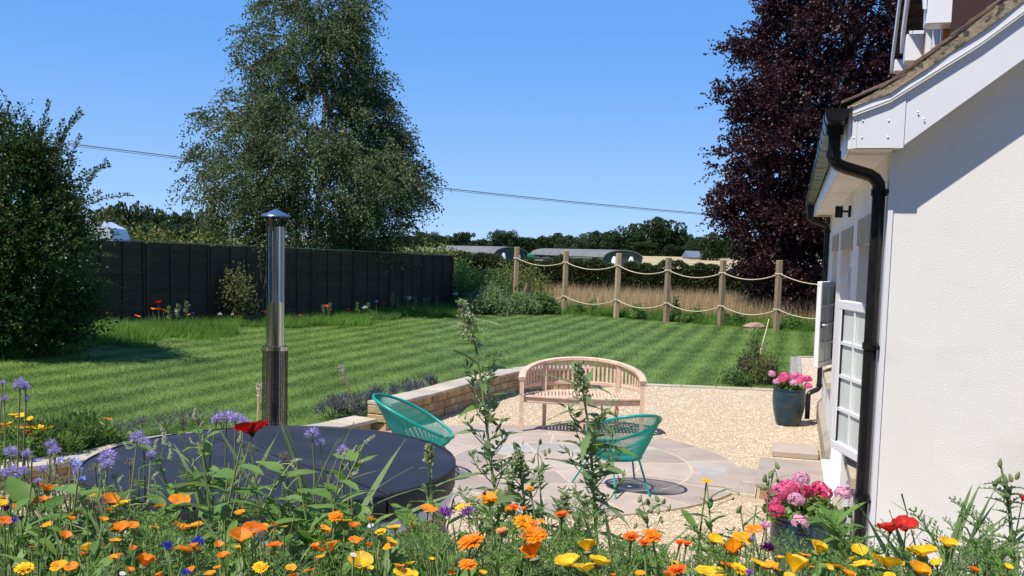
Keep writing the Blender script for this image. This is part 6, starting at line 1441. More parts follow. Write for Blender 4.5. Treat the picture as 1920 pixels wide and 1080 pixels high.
def curve_stem(b0, h, bend=0.06, n=7, sag=0.0):
    b0, h = np.array(b0, float), np.array(h, float); t = np.linspace(0, 1, n)[:, None]; side = np.array([rnd.uniform(-1, 1), rnd.uniform(-1, 1), 0])*bend*np.linalg.norm(h-b0)
    return b0+(h-b0)*t+side*np.sin(t*PI)+np.array([0, 0, .0])
def add_stem(t, P, r0=0.0028, r1=0.0016, m='stem', name='stem', sides=5):
    o_ = np.array(t.location); b = MB(); b.tube(np.array(P)-o_, np.linspace(r0, r1, len(P)), sides, cap=False); return ob(name, b.mesh(name, M[m], True), t)
def put_leaf(t, p, kind, L_, az, pitch, roll=0.0, name='leaf'):
    o_ = np.array(t.location); return ob(name, LF_[kind] if isinstance(kind, str) else kind, t, loc=tuple(np.array(p)-o_), rot=(roll, -pitch, az), scale=L_)
def on_path(P, f):
    P = np.array(P); k = f*(len(P)-1); i = min(int(k), len(P)-2); return P[i]+(P[i+1]-P[i])*(k-i)
def depth_for(y): return float(np.interp(y, [780, 900, 1000, 1080], [2.9, 2.6, 2.15, 1.8]))
def bed_base(h, dx=0.10): 
    x = h[0]+rnd.uniform(-dx, dx); y = min(max(h[1]+rnd.uniform(-.12, .12), 1.0), 2.98); return np.array([x, y, BZ-0.01])
ORD = ['first','second','third','fourth','fifth','sixth','seventh','eighth','ninth','tenth','eleventh','twelfth','thirteenth','fourteenth','fifteenth','sixteenth','seventeenth','eighteenth','nineteenth','twentieth']
def ordinal(i):
    if i < 20: return ORD[i]
    tens = ['twenty','thirty','forty','fifty','sixty','seventy','eighty'][(i+1)//10-2]; r = (i+1) % 10
    return {'twenty':'twentieth','thirty':'thirtieth','forty':'fortieth','fifty':'fiftieth','sixty':'sixtieth','seventy':'seventieth','eighty':'eightieth'}[tens] if r == 0 else tens+'-'+ORD[r-1]
used_labels = set()
def uniq(l):
    assert l not in used_labels, l
    used_labels.add(l); return l

def poppy(px_, py_, s, col, opn, label, group, Y=None, red=False, base_z=None):
    Y = Y or depth_for(py_)*rnd.uniform(.96, 1.04); h = aty(px_, py_+s*0.2, Y); R_ = (0.50 if s < 27 else 0.57)*s*Y/1800/(0.62 if opn == 0 else (0.88 if opn == 1 else 1.0)); b0 = bed_base(h) if base_z is None else np.array([h[0], h[1], base_z])
    t = thing('poppy', uniq(label), 'poppy', tuple(b0), 0, group); P = curve_stem(b0, h, .05); add_stem(t, P, .0026, .0017)
    f = ob('flower', None, t, loc=tuple(h-b0), rot=(rnd.uniform(-.35,.35)+.15, rnd.uniform(-.35,.35), rnd.uniform(0,6.3)), scale=R_)
    # the flower's own calyx mesh carries the petals
    bpy.data.objects.remove(f)
    f = ob('flower', CALYX if not red else DARKC, t, loc=tuple(h-b0), rot=(rnd.uniform(-.35,.35)+.12, rnd.uniform(-.35,.35), rnd.uniform(0,6.3)), scale=R_)
    for k in range(4):
        ob('petal', PM[col, opn][k % 2], f, rot=(rnd.uniform(-.08,.08), rnd.uniform(-.12,.12), k*PI/2+rnd.uniform(-.12,.12)), scale=(1, 1, 1) if k % 2 else (1.08, 1.05, 1.04), loc=(0,0,-0.1))
    if base_z is None:
        for k in range(3):
            p = on_path(P, rnd.uniform(.3, .75)); put_leaf(t, p, FE[rnd.randrange(4)], rnd.uniform(.08,.14), rnd.uniform(0,6.3), rnd.uniform(.2,1.0), name='feathery_leaf')
    return t
b = MB(); b.lathe([(0.02,-0.20),(0.10,-0.12),(0.16,0.0),(0.16,0.12),(0.20,0.15),(0.02,0.18)], seg=10); DARKC = b.mesh('flower', M['dark_centre'], True)
def where(x, y):
    """a findable landmark for a place in the bed"""
    if x < 150: return 'at the left end of the flowerbed'
    if x < 430: return 'before the left part of the navy cover'
    if x < 700: return 'before the middle of the navy cover'
    if x < 870: return "before the cover's right end"
    if x < 1040: return 'between the cover and the right chair'
    if x < 1250: return 'below the right-hand teal chair'
    if x < 1420: return 'before the gravel right of the chair'
    if x < 1620: return 'before the near geranium pot'
    return 'before the white gable wall'
# --- California poppies: x, y, width, colour, openness
CP = [(89,913,34,'o',1),(48,935,36,'o',1),(33,949,20,'o',1),(82,935,20,'o',1),(4,943,22,'y',1),(7,930,20,'o',2),(207,935,30,'o',1),(173,925,14,'o',2),(229,940,28,'y',2),(203,955,18,'o',1),(193,973,20,'a',1),(227,988,32,'o',1),(249,981,22,'o',2),(144,960,22,'f',2),
 (133,971,16,'o',1),(299,946,24,'o',2),(164,1029,22,'y',0),(110,1057,28,'a',2),(133,1058,26,'o',2),(270,1055,28,'o',0),(243,1067,20,'o',1),(218,1044,24,'f',1),(9,972,26,'f',2),(336,933,38,'o',2),(336,987,28,'o',1),(367,981,28,'a',2),(350,1024,48,'o',2),(450,960,22,'a',1),(450,1003,38,'o',1),(476,985,42,'f',2),
 (418,1040,24,'o',1),(533,985,18,'y',2),(513,982,16,'o',1),(515,1018,28,'f',2),(619,1026,44,'o',1),(359,1067,20,'o',1),(609,986,24,'a',2),(615,998,20,'o',1),(593,1018,20,'o',2),(549,1077,18,'o',1),(444,1025,14,'y',1),(647,972,26,'y',2),(664,984,24,'o',1),(668,1008,30,'o',2),(674,1050,44,'y',1),(803,950,32,'o',2),
 (741,984,28,'y',2),(777,984,18,'y',0),(733,1010,26,'y',2),(731,1021,26,'a',2),(692,1023,13,'o',0),(760,1070,42,'y',2),(869,947,30,'y',2),(809,1047,12,'y',1),(748,1057,24,'o',2),(770,1055,18,'y',1),(695,1064,14,'y',1),(957,953,20,'o',1),(1002,1038,40,'o',0),(1102,1027,30,'y',0),(1066,1051,44,'y',1),(1122,1051,42,'y',1),(1097,1064,44,'y',1),(1149,1077,14,'o',1),
 (982,953,14,'f',1),(1339,1010,28,'y',1),(1375,1029,32,'a',0),(1413,989,30,'o',2),(1392,1004,34,'a',2),(1331,1066,54,'y',2),(1367,1056,34,'o',2),(1422,1051,30,'y',2),(1444,1057,30,'a',2),(1455,1063,26,'o',2),(1488,1064,44,'y',0),(1508,1036,26,'o',2),(1532,1030,28,'y',0),(1503,1052,26,'a',1),(1571,1058,30,'a',2),(1462,1044,18,'y',1),(1553,1062,18,'y',1),
 (1611,1030,28,'y',1),(1616,1052,38,'y',2),(1661,1052,54,'y',1),(1729,1033,50,'y',1),(1721,1065,38,'a',1),(1776,1017,32,'y',1),(1757,1054,24,'y',1),(1668,1077,24,'y',2),(1826,1067,22,'f',1),(1600,1046,20,'y',1),(1590,1074,26,'a',1),(1480,1077,24,'y',2),(1250,1076,22,'o',1),(580,1066,24,'o',2),(395,1074,22,'a',1),(300,1076,20,'o',1),(845,1073,22,'o',1),(905,1073,20,'y',1),(1200,1074,20,'a',1)]
CN = {'o': ('p_orange', 'orange'), 'y': ('p_yellow', 'golden yellow'), 'a': ('p_amber', 'amber'), 'f': ('p_flame', 'red-orange')}
for _ in range(30):
    x_ = rnd.uniform(0, 1040) if rnd.random() < .7 else rnd.uniform(1180, 1900); CP.append((round(x_), round(rnd.uniform(970 if x_ < 1040 else 1035, 1074)), rnd.randrange(14, 25), rnd.choice('ooaaf' if x_ < 1040 else 'yya'), rnd.choice((1, 2, 2))))
CP.sort(); cnt_ = {}
for (x, y, s, c, o_) in CP:
    w_ = where(x, y); key = (c, w_); cnt_[key] = cnt_.get(key, 0)+1
tot = dict(cnt_); cnt_ = {}
SHP = {0: 'half-closed', 1: 'cup-shaped', 2: 'wide open'}
for (x, y, s, c, o_) in CP:
    w_ = where(x, y); key = (c, w_); i = cnt_.get(key, 0); cnt_[key] = i+1
    lab = (f'{SHP[o_]} {CN[c][1]} poppy {w_}' if tot[key] == 1 else f'{CN[c][1]} poppy {w_}, {ordinal(i)} such from the left')
    poppy(x, y, s, CN[c][0], o_, lab, 'garden poppies in the flowerbed')
# --- scarlet poppies
for (x, y, s, c, o_, lab) in [(1669,988,44,'p_red',1,'crumpled scarlet poppy against the white wall, left of a pair'),(1698,984,44,'p_red',1,'crumpled scarlet poppy against the white wall, right of a pair'),(473,802,56,'p_deep',1,'deep red poppy standing before the navy tub cover'),(1917,933,24,'p_deep',1,'small red poppy cut by the right edge of the picture')]:
    poppy(x, y, s, c, o_, lab, 'scarlet poppies', red=True)
# --- marigolds
def marigold(px_, py_, s, key, label, Y=None, tilt=None, cat='marigold', name='marigold', leaves=True, base_z=None):
    Y = Y or depth_for(py_)*rnd.uniform(.97, 1.03); h = aty(px_, py_, Y); R_ = 0.59*s*Y/1800; b0 = bed_base(h) if base_z is None else np.array([h[0], h[1], base_z]); t = thing(name, uniq(label), cat, tuple(b0), 0, name+' flowers'); P = curve_stem(b0, h, .05); add_stem(t, P, .0034, .0026)
    f = ob('flower', CALYX, t, loc=tuple(h-b0), rot=tilt or (rnd.uniform(.05,.45), rnd.uniform(-.3,.3), 0), scale=R_); ob('petals', RF[key], f, rot=(0,0,rnd.uniform(0,6))); ob('flower_centre', DISC, f, scale=.8 if key[0] != 'daisy' else .9)
    if leaves and base_z is None:
        for k in range(7): put_leaf(t, on_path(P, .1+.75*k/7), 'spoon', rnd.uniform(.06,.11), k*2.4+rnd.uniform(-.3,.3), rnd.uniform(.3,.9), rnd.uniform(-.3,.3))
    return t
MG = [(46,1068,36,('p_yellow',0),'yellow double marigold at the bottom left corner'),(918,940,52,('spiky',0),'ragged orange marigold with curling petals beside two purple cornflowers'),(883,1018,54,('p_orange',0),'large orange marigold below the purple cornflowers'),(942,1000,28,('p_salmon',0),'half-closed salmon marigold right of the large orange one'),
 (877,1060,36,('p_orange',0),'orange marigold low beneath the large orange one'),(1054,968,30,('p_orange',1),'small orange marigold left of the tall weed stem'),(983,983,46,('p_amber',0),'pale amber marigold above a deep orange one'),(1001,1005,48,('p_orange',0),'orange marigold directly below the pale amber one'),
 (1184,1010,36,('p_orange',1),'orange marigold, left one of three in front of the gravel'),(1223,1006,40,('p_orange',0),'orange marigold, right one of three in front of the gravel'),(1208,1020,26,('p_orange',1),'orange marigold between two others in front of the gravel'),(1275,1019,20,('p_orange',1),'small flat orange marigold right of the group of three'),
 (964,953,20,('p_orange',1),'small orange marigold beside the tall seeding weed'),(994,917,18,('p_amber',0),'small amber marigold high beside the budding stem'),(1271,1073,40,('p_orange',1),'red-orange marigold at the bottom edge below the chair'),(1287,1021,22,('p_orange',1),'tiny red-orange marigold before the gravel'),
 (629,969,28,('p_orange',0),'orange marigold in front of the dark cover edge'),(714,999,24,('p_yellow',0),'golden marigold seen from the side by the white tub rim'),(488,1066,32,('p_yellow',0),'golden yellow marigold low before the middle of the cover'),(1386,1069,34,('p_yellow',0),'bright yellow marigold at the bottom before the gravel')]
for m_ in MG: marigold(*m_)
marigold(1325,901,24,('daisy',0),'flat yellow daisy on a tall leafy stalk before the gravel', 2.6, (0.05,0.05,0), 'daisy', 'yellow_daisy')
for (x, y, s) in [(695,985,12),(663,1040,12),(230,1075,12)]: marigold(x, y, s, ('white',0), 'tiny white daisy among the poppies'+{695:' by the white tub rim',663:' left of the white tub rim',230:' at the lower left'}[x], None, None, 'daisy', 'white_daisy', False)
# --- cornflowers
def cornflower(px_, py_, s, col, label, base_z=None, Y=None):
    Y = Y or depth_for(py_)*rnd.uniform(.97, 1.03); h = aty(px_, py_+s*.15, Y); R_ = .46*s*Y/1800; b0 = bed_base(h) if base_z is None else np.array([h[0], h[1], base_z]); t = thing('cornflower', uniq(label), 'cornflower', tuple(b0), 0, 'cornflowers'); P = curve_stem(b0, h, .05); add_stem(t, P, .002, .0014)
    f = ob('flower', CALYX, t, loc=tuple(h-b0), rot=(rnd.uniform(-.1,.35), rnd.uniform(-.3,.3), 0), scale=R_*1.1); ob('florets', CF[col][rnd.randrange(2)], f)
    if base_z is None:
        for k in range(5): put_leaf(t, on_path(P, .1+.7*k/5), 'strap', rnd.uniform(.08,.13), k*2.4, rnd.uniform(.5,1.1))
CFL = [(23,976,22,'p_blue','pale blue cornflower at the left edge of the bed'),(13,951,16,'p_plum','dark purple cornflower at the far left'),(40,970,12,'p_plum','small maroon cornflower right of the pale blue one'),(314,1022,22,'p_blue','deep blue cornflower, left of a blue pair before the cover'),(371,1014,26,'p_blue','vivid blue cornflower beside orange poppies before the cover'),
 (349,1071,18,'p_blue','blue violet cornflower at the bottom before the cover'),(196,932,12,'p_blue','small bluish cornflower among orange poppies'),(834,958,30,'p_purple','bright purple cornflower, left of a pair by the cover end'),(878,957,30,'p_purple','bright purple cornflower, right of a pair by the cover end'),(911,925,16,'p_plum','plum cornflower tucked above the ragged marigold'),(833,995,10,'p_purple','tiny purple cornflower bud below the bright pair'),
 (1434,985,26,'p_palepink','pale pink cornflower before the near geranium pot'),(1440,1025,30,'p_plum','dark plum cornflower before the near geranium pot'),(1405,1072,16,'p_purple','small purple cornflower at the bottom before the gravel')]
for c_ in CFL: cornflower(*c_)
# --- phacelia (lilac, curled fuzzy clusters)
def phacelia(px_, py_, s, label, faded=False, Y=None):
    Y = Y or depth_for(py_)*rnd.uniform(.97, 1.03); h = aty(px_, py_, Y); R_ = .42*s*Y/1800; b0 = bed_base(h, .05); t = thing('phacelia', uniq(label), 'phacelia', tuple(b0), 0, 'lilac phacelia'); P = curve_stem(b0, h, .04); add_stem(t, P, .0036, .0024, 'stem_red')
    if faded: f = ob('flower', FD[rnd.randrange(2)], t, loc=tuple(h-b0), scale=R_)
    else:
        f = ob('flower', PH[rnd.randrange(3)], t, loc=tuple(h-b0), rot=(.2,rnd.uniform(-.3,.3),0), scale=R_); ob('stamens', PH2[rnd.randrange(2)], f); ob('calyx', CB[0], f, loc=(0,0,-.2), scale=.9)
    for k in range(5): put_leaf(t, on_path(P, .15+.7*k/5), FE[(k) % 4], rnd.uniform(.08,.14), k*2.4, rnd.uniform(.2,.7), name='feathery_leaf')
PHL = [(19,849,28),(50,851,20),(102,846,24),(22,888,34),(44,884,22),(80,880,18),(71,902,14),(202,858,36),(202,872,26),(95,834,22),(145,884,18),(407,787,24),(425,782,28),(442,786,28),(458,792,24),(585,814,28),(601,830,18),(642,846,24),(655,857,14),(258,822,30),(270,834,26),(283,852,18),(38,721,26),(48,728,18),(50,746,12),(5,718,12),(8,748,16),(1412,1010,10),(0,888,20)]
PHL.sort()
for i, (x, y, s) in enumerate(PHL): phacelia(x, y, s, f'lilac phacelia cluster, {ordinal(i)} from the left of the lilac clusters', False, 2.9 if y < 760 else None)
for i, (x, y, s) in enumerate(sorted([(244,867,24),(215,893,14),(189,955,20),(533,855,22),(552,865,18),(489,1004,22),(471,842,22),(540,867,16)])): phacelia(x, y, s, f'faded brown phacelia head, {ordinal(i)} from the left of the faded ones', True)
# --- borage: drooping hairy purple buds, some blue stars
HAIR = tuft(M['p_grey'], 40, .3, 1.0, .12, 31, .6, 'hairy_bud', 1.3); STAR = ray_flower(M['p_sky'], 5, 1, .42, 9, .05)
def borage(px_, py_, s, label, star=False):
    Y = depth_for(py_); h = aty(px_, py_, Y); b0 = bed_base(h, .04); t = thing('borage', uniq(label), 'borage', tuple(b0), 0, 'borage'); P = curve_stem(b0, h, .04); add_stem(t, P, .004, .0025, 'stem_red'); R_ = s*Y/1800
    for k in range(7):
        d = np.array([math.cos(k*2.4), math.sin(k*2.4), 0])*R_*rnd.uniform(.35,.8); e = h+d+[0,0,-R_*rnd.uniform(0,.5)]; add_stem(t, [h-[0,0,R_*.2], h+d*.6+[0,0,R_*.25], e], .0011, .0008, 'stem_red', 'flower_stalk', 4)
        if star and k % 3 == 0: ob('flower', STAR, t, loc=tuple(e-b0), rot=(rnd.uniform(.3,1.2), rnd.uniform(-.5,.5), 0), scale=R_*.36)
        else: ob('hairy_bud', HAIR, t, loc=tuple(e-b0), rot=(PI,0,0), scale=R_*.26)
    for k in range(5): put_leaf(t, on_path(P, .15+.6*k/5), 'broad', rnd.uniform(.09,.14), k*2.4, rnd.uniform(.1,.7))
for i, (x, y, s, st_) in enumerate([(91,890,32,0),(102,858,20,1),(131,867,30,1),(131,918,32,0),(142,893,26,1),(175,940,32,0),(60,858,16,1),(178,875,22,0)]): borage(x, y, s, f'{"blue-starred" if st_ else "drooping brown-budded"} borage at the left of the bed, {ordinal([2,4,5,6,3,7,0,1][i]) if i not in (6,7) else ["leftmost","rightmost"][i-6]} of the clump', st_)
# --- pale persicaria: lance leaves and cream knobbly spikes
def persicaria(pts, label, spikes, leaves=9, Y=2.6, L_=.12, kind='lance'):
    P = np.array([aty(x, y, Y) for x, y in pts]); b0 = np.array([P[0][0]+rnd.uniform(-.05,.05), min(Y, 2.95), BZ]); P = np.concatenate([[b0], P]); t = thing('persicaria', uniq(label), 'persicaria', tuple(b0), 0, 'cream-spiked persicaria'); add_stem(t, P, .0042, .0022, 'stem')
    for k in range(leaves): put_leaf(t, on_path(P, .25+.7*k/leaves), kind if k % 3 else 'broad', L_*rnd.uniform(.7,1.15), k*2.4+rnd.uniform(-.5,.5), rnd.uniform(-.1,.7), rnd.uniform(-.4,.4))
    for (x, y, s, a_) in spikes:
        e = aty(x, y, Y); q = min(P[1:], key=lambda p: np.linalg.norm(p-e)); add_stem(t, [q, (q+e)/2+[0,0,.004], e], .0018, .0012, 'stem', 'flower_stalk', 4)
        ob('flower_spike', SPK[rnd.randrange(3)], t, loc=tuple(e-b0), rot=(rnd.uniform(-.4,.4), a_, 0), scale=s*Y/1800)
PS = [([(345,1000),(320,930),(300,870),(265,832)],[(262,832,30,-.8),(296,852,34,-.4),(308,835,40,.1),(318,862,36,.3),(285,868,20,.9),(245,842,22,-1.2)],'persicaria with long cream spikes left of the middle of the cover',2.75),
 ([(400,1000),(392,900),(380,840),(368,790)],[(366,788,26,-.4),(372,805,18,.5),(384,830,18,-.6),(362,832,16,-1),(390,812,14,.4)],'tall persicaria rising left of the red poppy',2.85),
 ([(470,1000),(510,920),(545,870)],[(545,868,26,.9),(518,896,24,.8),(482,912,16,.3),(520,874,14,.1)],'slanting persicaria stalk across the middle of the cover',2.6),
 ([(580,1050),(600,980),(650,900),(684,832)],[(684,830,24,.9),(664,850,20,-.1),(672,868,18,.8),(640,905,20,-.6),(655,893,22,.9)],'persicaria leaning right before the middle of the cover',2.6),
 ([(240,1060),(180,1000),(110,975)],[(105,968,30,-1.3),(125,985,14,.3),(145,982,20,.2),(160,992,20,.8),(150,1010,30,-1.3),(165,1008,20,.6),(186,998,24,.8),(200,1020,14,.7)],'low sprawling persicaria in the left of the bed',2.35),
 ([(262,1060),(245,1000),(235,950),(228,928)],[(238,938,26,.6),(228,950,26,-.9),(275,945,18,.3),(222,905,20,.2)],'persicaria with a hooked cream spike left of the cover',2.6)]
for pts, sp, lab, Y in PS: persicaria(pts, lab, sp, 10, Y)
TL = sorted([(330,900),(430,868),(452,835),(505,925),(560,895),(615,890),(655,925),(700,950),(150,875),(190,895),(262,880),(292,905),(380,852),(640,868),(60,905),(110,900),(760,960),(850,935)])
for i, (x, y) in enumerate(TL):
    xb = x+rnd.uniform(-50, 50); sp = [(x+rnd.uniform(-8,8), y-6, rnd.uniform(16,26), rnd.uniform(-.8,.8)), (x+rnd.uniform(-22,22), y+22, rnd.uniform(14,22), rnd.uniform(-1.2,1.2))] if i % 2 else []
    persicaria([(xb, 1070), ((xb+x)/2+rnd.uniform(-12,12), (1070+y)/2), (x, y)], f'upright long-leaved persicaria in the left half of the bed, {ordinal(i)} from the left', sp, 11, rnd.uniform(2.35, 2.85), .125)
# --- tall seeding weeds (goosefoot) crossing the patio
def goosefoot(pts, label, spike_to, Y, nleaf, L_, seed, spike_r=.016, rb=0.0065):
    L_ *= 1.4; nleaf = int(nleaf*1.1); spike_r *= .85; rb *= .85
    r = random.Random(seed); P = np.array([aty(x, y, Y) for x, y in pts]); b0 = np.array([P[0][0], min(Y, 2.98), BZ-.02]); P = np.concatenate([[b0], P]); t = thing('goosefoot', uniq(label), 'weed', tuple(b0), 0, 'tall goosefoot weeds'); add_stem(t, P, rb, .0022, 'stem', sides=7)
    tot_ = len(P)-1; Ls = np.linalg.norm(P[-1]-b0)
    for k in range(nleaf):
        f = .22+.66*k/nleaf; p = on_path(P, f); put_leaf(t, p, r.choice(['toothg','toothg','lance','small']), L_*r.uniform(.65,1.15)*(1.1-.45*f), k*2.4+r.uniform(-.4,.4), r.uniform(-.25,.65), r.uniform(-.3,.3))
    for k in range(int(nleaf*.6)):      # short leafy side shoots
        f = .25+.62*k/nleaf; p = on_path(P, f); az = k*2.4+1.2; ln = .085*r.uniform(.7,1.3)*(1.2-.6*f); e = p+np.array([math.cos(az)*ln*.7, math.sin(az)*ln*.7, ln*.85]); add_stem(t, [p, (p+e)/2+[math.cos(az)*.01, 0, 0], e], .002, .001, 'stem', 'side_shoot', 4)
        V, F = leaf_quads(np.array([p+(e-p)*q for q in np.linspace(.3, 1.1, 12)])-b0, np.array([[r.uniform(-1,1), r.uniform(-1,1), r.uniform(0,1)] for _ in range(12)]), .034, .011); ob('shoot_leaves', mesh_np('shoot_leaves', V, F, M['leaf_grey']), t)
    n = 420; f = np.array([r.uniform(spike_to, 1.02) for _ in range(n)]); Q = np.array([on_path(P, min(q, .9999)) for q in f])-b0; tt = (f-spike_to)/(1-spike_to); rad = spike_r*(1-.65*tt)
    Q += rng.normal(size=(n, 3))*rad[:, None]*[.8,.8,.3]; V, F = leaf_quads(Q, rng.normal(size=(n, 3))+[0,0,.6], .010*rng.uniform(.6,1.3,n), .008, .4); ob('seed_spike', mesh_np('seed_spike', V, F, M['seedhead']), t)
    return t
goosefoot([(935,960),(922,880),(908,760),(893,655),(878,600),(866,566)],'tallest weed, pale seed spike rising in front of the stone wall', .70, 2.75, 26, .115, 1, .024)
goosefoot([(1118,1010),(1112,900),(1104,800),(1092,730),(1083,682)],'tall weed in front of the bench with grey green seed spike', .74, 2.6, 26, .115, 2, .018)
goosefoot([(985,1010),(982,930),(975,880),(972,848)],'shorter weed between the two tall seeding weeds', .74, 2.65, 16, .09, 3, .015)
goosefoot([(812,1040),(812,960),(806,890),(805,838)],'slim weed in front of the right end of the cover', .86, 2.75, 8, .075, 4, .010, .004)
goosefoot([(905,1040),(940,960),(960,910)],'bushy weed leaning right beside the tallest one', .8, 2.7, 16, .10, 5, .012)
goosefoot([(1060,1060),(1050,980),(1060,930)],'leafy weed left of the weed before the bench', .85, 2.5, 14, .10, 6, .010)
# --- bud-bearing stems
def budstem(pts, label, buds, Y=2.6, name='budding_plant', leaves=6, kind='toothg', L_=.07, cat='plant', group='budding stems in the flowerbed', bs=.008):
    P = np.array([aty(x, y, Y) for x, y in pts]); b0 = np.array([P[0][0], min(Y, 2.98), BZ]); P = np.concatenate([[b0], P]); t = thing(name, uniq(label), cat, tuple(b0), 0, group); add_stem(t, P, .0035, .0016, 'stem')
    for k in range(leaves): put_leaf(t, on_path(P, .3+.6*k/max(1, leaves)), kind, L_*rnd.uniform(.7,1.2), k*2.4, rnd.uniform(.2,.9))
    for (x, y, s) in buds:
        e = aty(x, y, Y); q = min(P, key=lambda p: np.linalg.norm(p-e)); add_stem(t, [q, (q+e)/2+[0,0,.006], e], .0012, .0009, 'stem', 'bud_stalk', 4); o_ = ob('bud', BUD, t, loc=tuple(e-b0), rot=(rnd.uniform(-.5,.5), rnd.uniform(-.5,.5), 0), scale=s*Y/1800*.5)
    return t
b = MB(); b.lathe([(0.08,-1.0),(0.45,-0.7),(0.52,-0.2),(0.36,0.5),(0.12,1.0)], seg=8); BUD = b.mesh('bud', M['bud'], True)
budstem([(1018,1000),(1012,900),(1008,850)],'dark budding stem between the two tall weeds',[(1013,828,14),(1022,850,12),(1030,845,12),(1000,862,14),(1005,880,14),(1018,870,12)],2.65)
budstem([(1436,1000),(1440,930),(1452,880)],'budding stem rising above the near pink geranium',[(1457,873,16),(1445,890,16),(1434,897,18),(1440,905,14),(1458,900,12),(1430,912,14)],2.55)
budstem([(1210,1050),(1215,990),(1205,945)],'cluster of round green buds below the right chair',[(1200,935,16),(1215,940,16),(1232,935,16),(1245,940,14),(1255,952,14),(1222,955,16),(1195,960,14),(1235,958,14),(1210,968,16),(1192,985,14),(1240,975,14)],2.55,leaves=9,kind='dk')
budstem([(1325,1060),(1335,1010),(1330,960),(1326,910)],'leafy stalk carrying the flat yellow daisy',[(1385,925,8),(1375,935,8)],2.58,leaves=14,kind='dk',L_=.075)
budstem([(1400,1060),(1395,1000),(1388,955)],'grey green poppy bud on an upright stem before the gravel',[(1386,955,20)],2.5,leaves=4,kind='strap',L_=.12)
budstem([(1850,1060),(1822,1010),(1812,990),(1800,984)],'nodding poppy bud on a hooked stem against the gable',[(1797,988,24)],2.35,leaves=3,kind='strap')
budstem([(1690,1060),(1690,1020),(1705,1000)],'green poppy seedpod beside the scarlet pair',[(1712,999,12)],2.4,leaves=2,kind='strap')
budstem([(440,1060),(445,960),(470,880)],'upright green bud just below the red poppy',[(470,876,18)],2.8,leaves=4,kind='strap')
budstem([(1425,1060),(1412,990),(1418,948),(1430,950)],'thin stem looping over before the near pot',[(1431,975,10)],2.45,leaves=2,kind='strapd')
# spiny sow thistle by the right edge
def thistle(pts, label, Y, nleaf, L_):
    P = np.array([aty(x, y, Y) for x, y in pts]); b0 = np.array([P[0][0], Y, BZ]); P = np.concatenate([[b0], P]); t = thing('sow_thistle', uniq(label), 'thistle', tuple(b0), 0); add_stem(t, P, .0065, .0025, 'stem')
    for k in range(nleaf): put_leaf(t, on_path(P, .15+.62*k/nleaf), 'spine', L_*rnd.uniform(.7,1.2), k*2.4, rnd.uniform(.1,.8), rnd.uniform(-.4,.4))
    for (x, y) in [(1875,868),(1873,900),(1885,898),(1866,905),(1895,896),(1908,892),(1893,920),(1890,928)]:
        e = aty(x, y, Y); q = min(P, key=lambda p: np.linalg.norm(p-e)); add_stem(t, [q, e], .0015, .001, 'stem', 'bud_stalk', 4); ob('bud', BUD, t, loc=tuple(e-b0), rot=(rnd.uniform(-.3,.3),)*2+(0,), scale=.0115)
thistle([(1900,1060),(1893,960),(1884,910),(1876,872)],'spiny sow thistle with green buds against the gable at the right',2.35,26,.062)
budstem([(1860,1075),(1850,1040),(1862,1000)],'bushy sow thistle side growth left of the tall thistle',[(1850,1040,10)],2.35,'sow_thistle',16,'spine',.06,'thistle')
budstem([(1840,1078),(1830,1050),(1820,1030)],'grey feathery rosette before the gable, left of the thistles',[(1822,1035,6)],2.3,'budding_plant',10,'toothg',.06)
# strap-leaved plants
def straps(x, ytop, label, n, Y, L_, name='goats_beard', fan=.5):
    h = aty(x, ytop, Y); b0 = np.array([h[0], Y, BZ]); t = thing(name, uniq(label), 'plant', tuple(b0), 0, 'strap-leaved plants'); H_ = float(h[2]-BZ); add_stem(t, [b0, b0+[0,0,H_*.85]], .004, .003)
    for k in range(n):
        f = rnd.uniform(.15,.75); put_leaf(t, b0+np.array([0,0,H_*f]), 'strap' if k % 3 else 'strapd', (H_*(1-f))*rnd.uniform(.9,1.15)+.03, rnd.choice([0,PI])+rnd.uniform(-.9,.9), rnd.uniform(1.0,1.45))
    return t
straps(1778,935,"spiky goat's beard plant with long narrow leaves against the gable",16,2.3,.2)
straps(1155,960,'strap-leaved plant below the right-hand teal chair',12,2.45,.2)
straps(1175,1000,'second strap-leaved plant just right of the first below the chair',9,2.35,.2)
straps(108,880,'narrow-leaved upright plant among the borage',12,2.8,.2)
straps(590,815,'narrow-leaved tall plant under the lilac clusters before the cover',16,2.75,.2)
straps(400,830,'narrow-leaved plant left of the deep red poppy',10,2.8,.2)
straps(1600,1000,'narrow-leaved plant at the foot of the black downpipe',9,2.4,.2)
straps(1560,1010,'narrow-leaved plant in front of the near geranium pot',9,2.4,.2)
# palmate-leaved plant in front of the geranium
t = thing('hemp_nettle', 'fresh green plant with pointed leaflets before the near geranium pot', 'plant', (float(aty(1570,1000,2.4)[0]), 2.4, BZ)); P = [np.array(t.location), aty(1572,1040,2.4), aty(1568,985,2.4)]; add_stem(t, P, .004, .003)
for (f, n_) in ((1.0, 7), (.8, 6), (.55, 6)):
    for k in range(n_): put_leaf(t, on_path(P, min(f, .999)), 'lance', rnd.uniform(.08,.13), k*2*PI/n_+f, rnd.uniform(.1,.9))

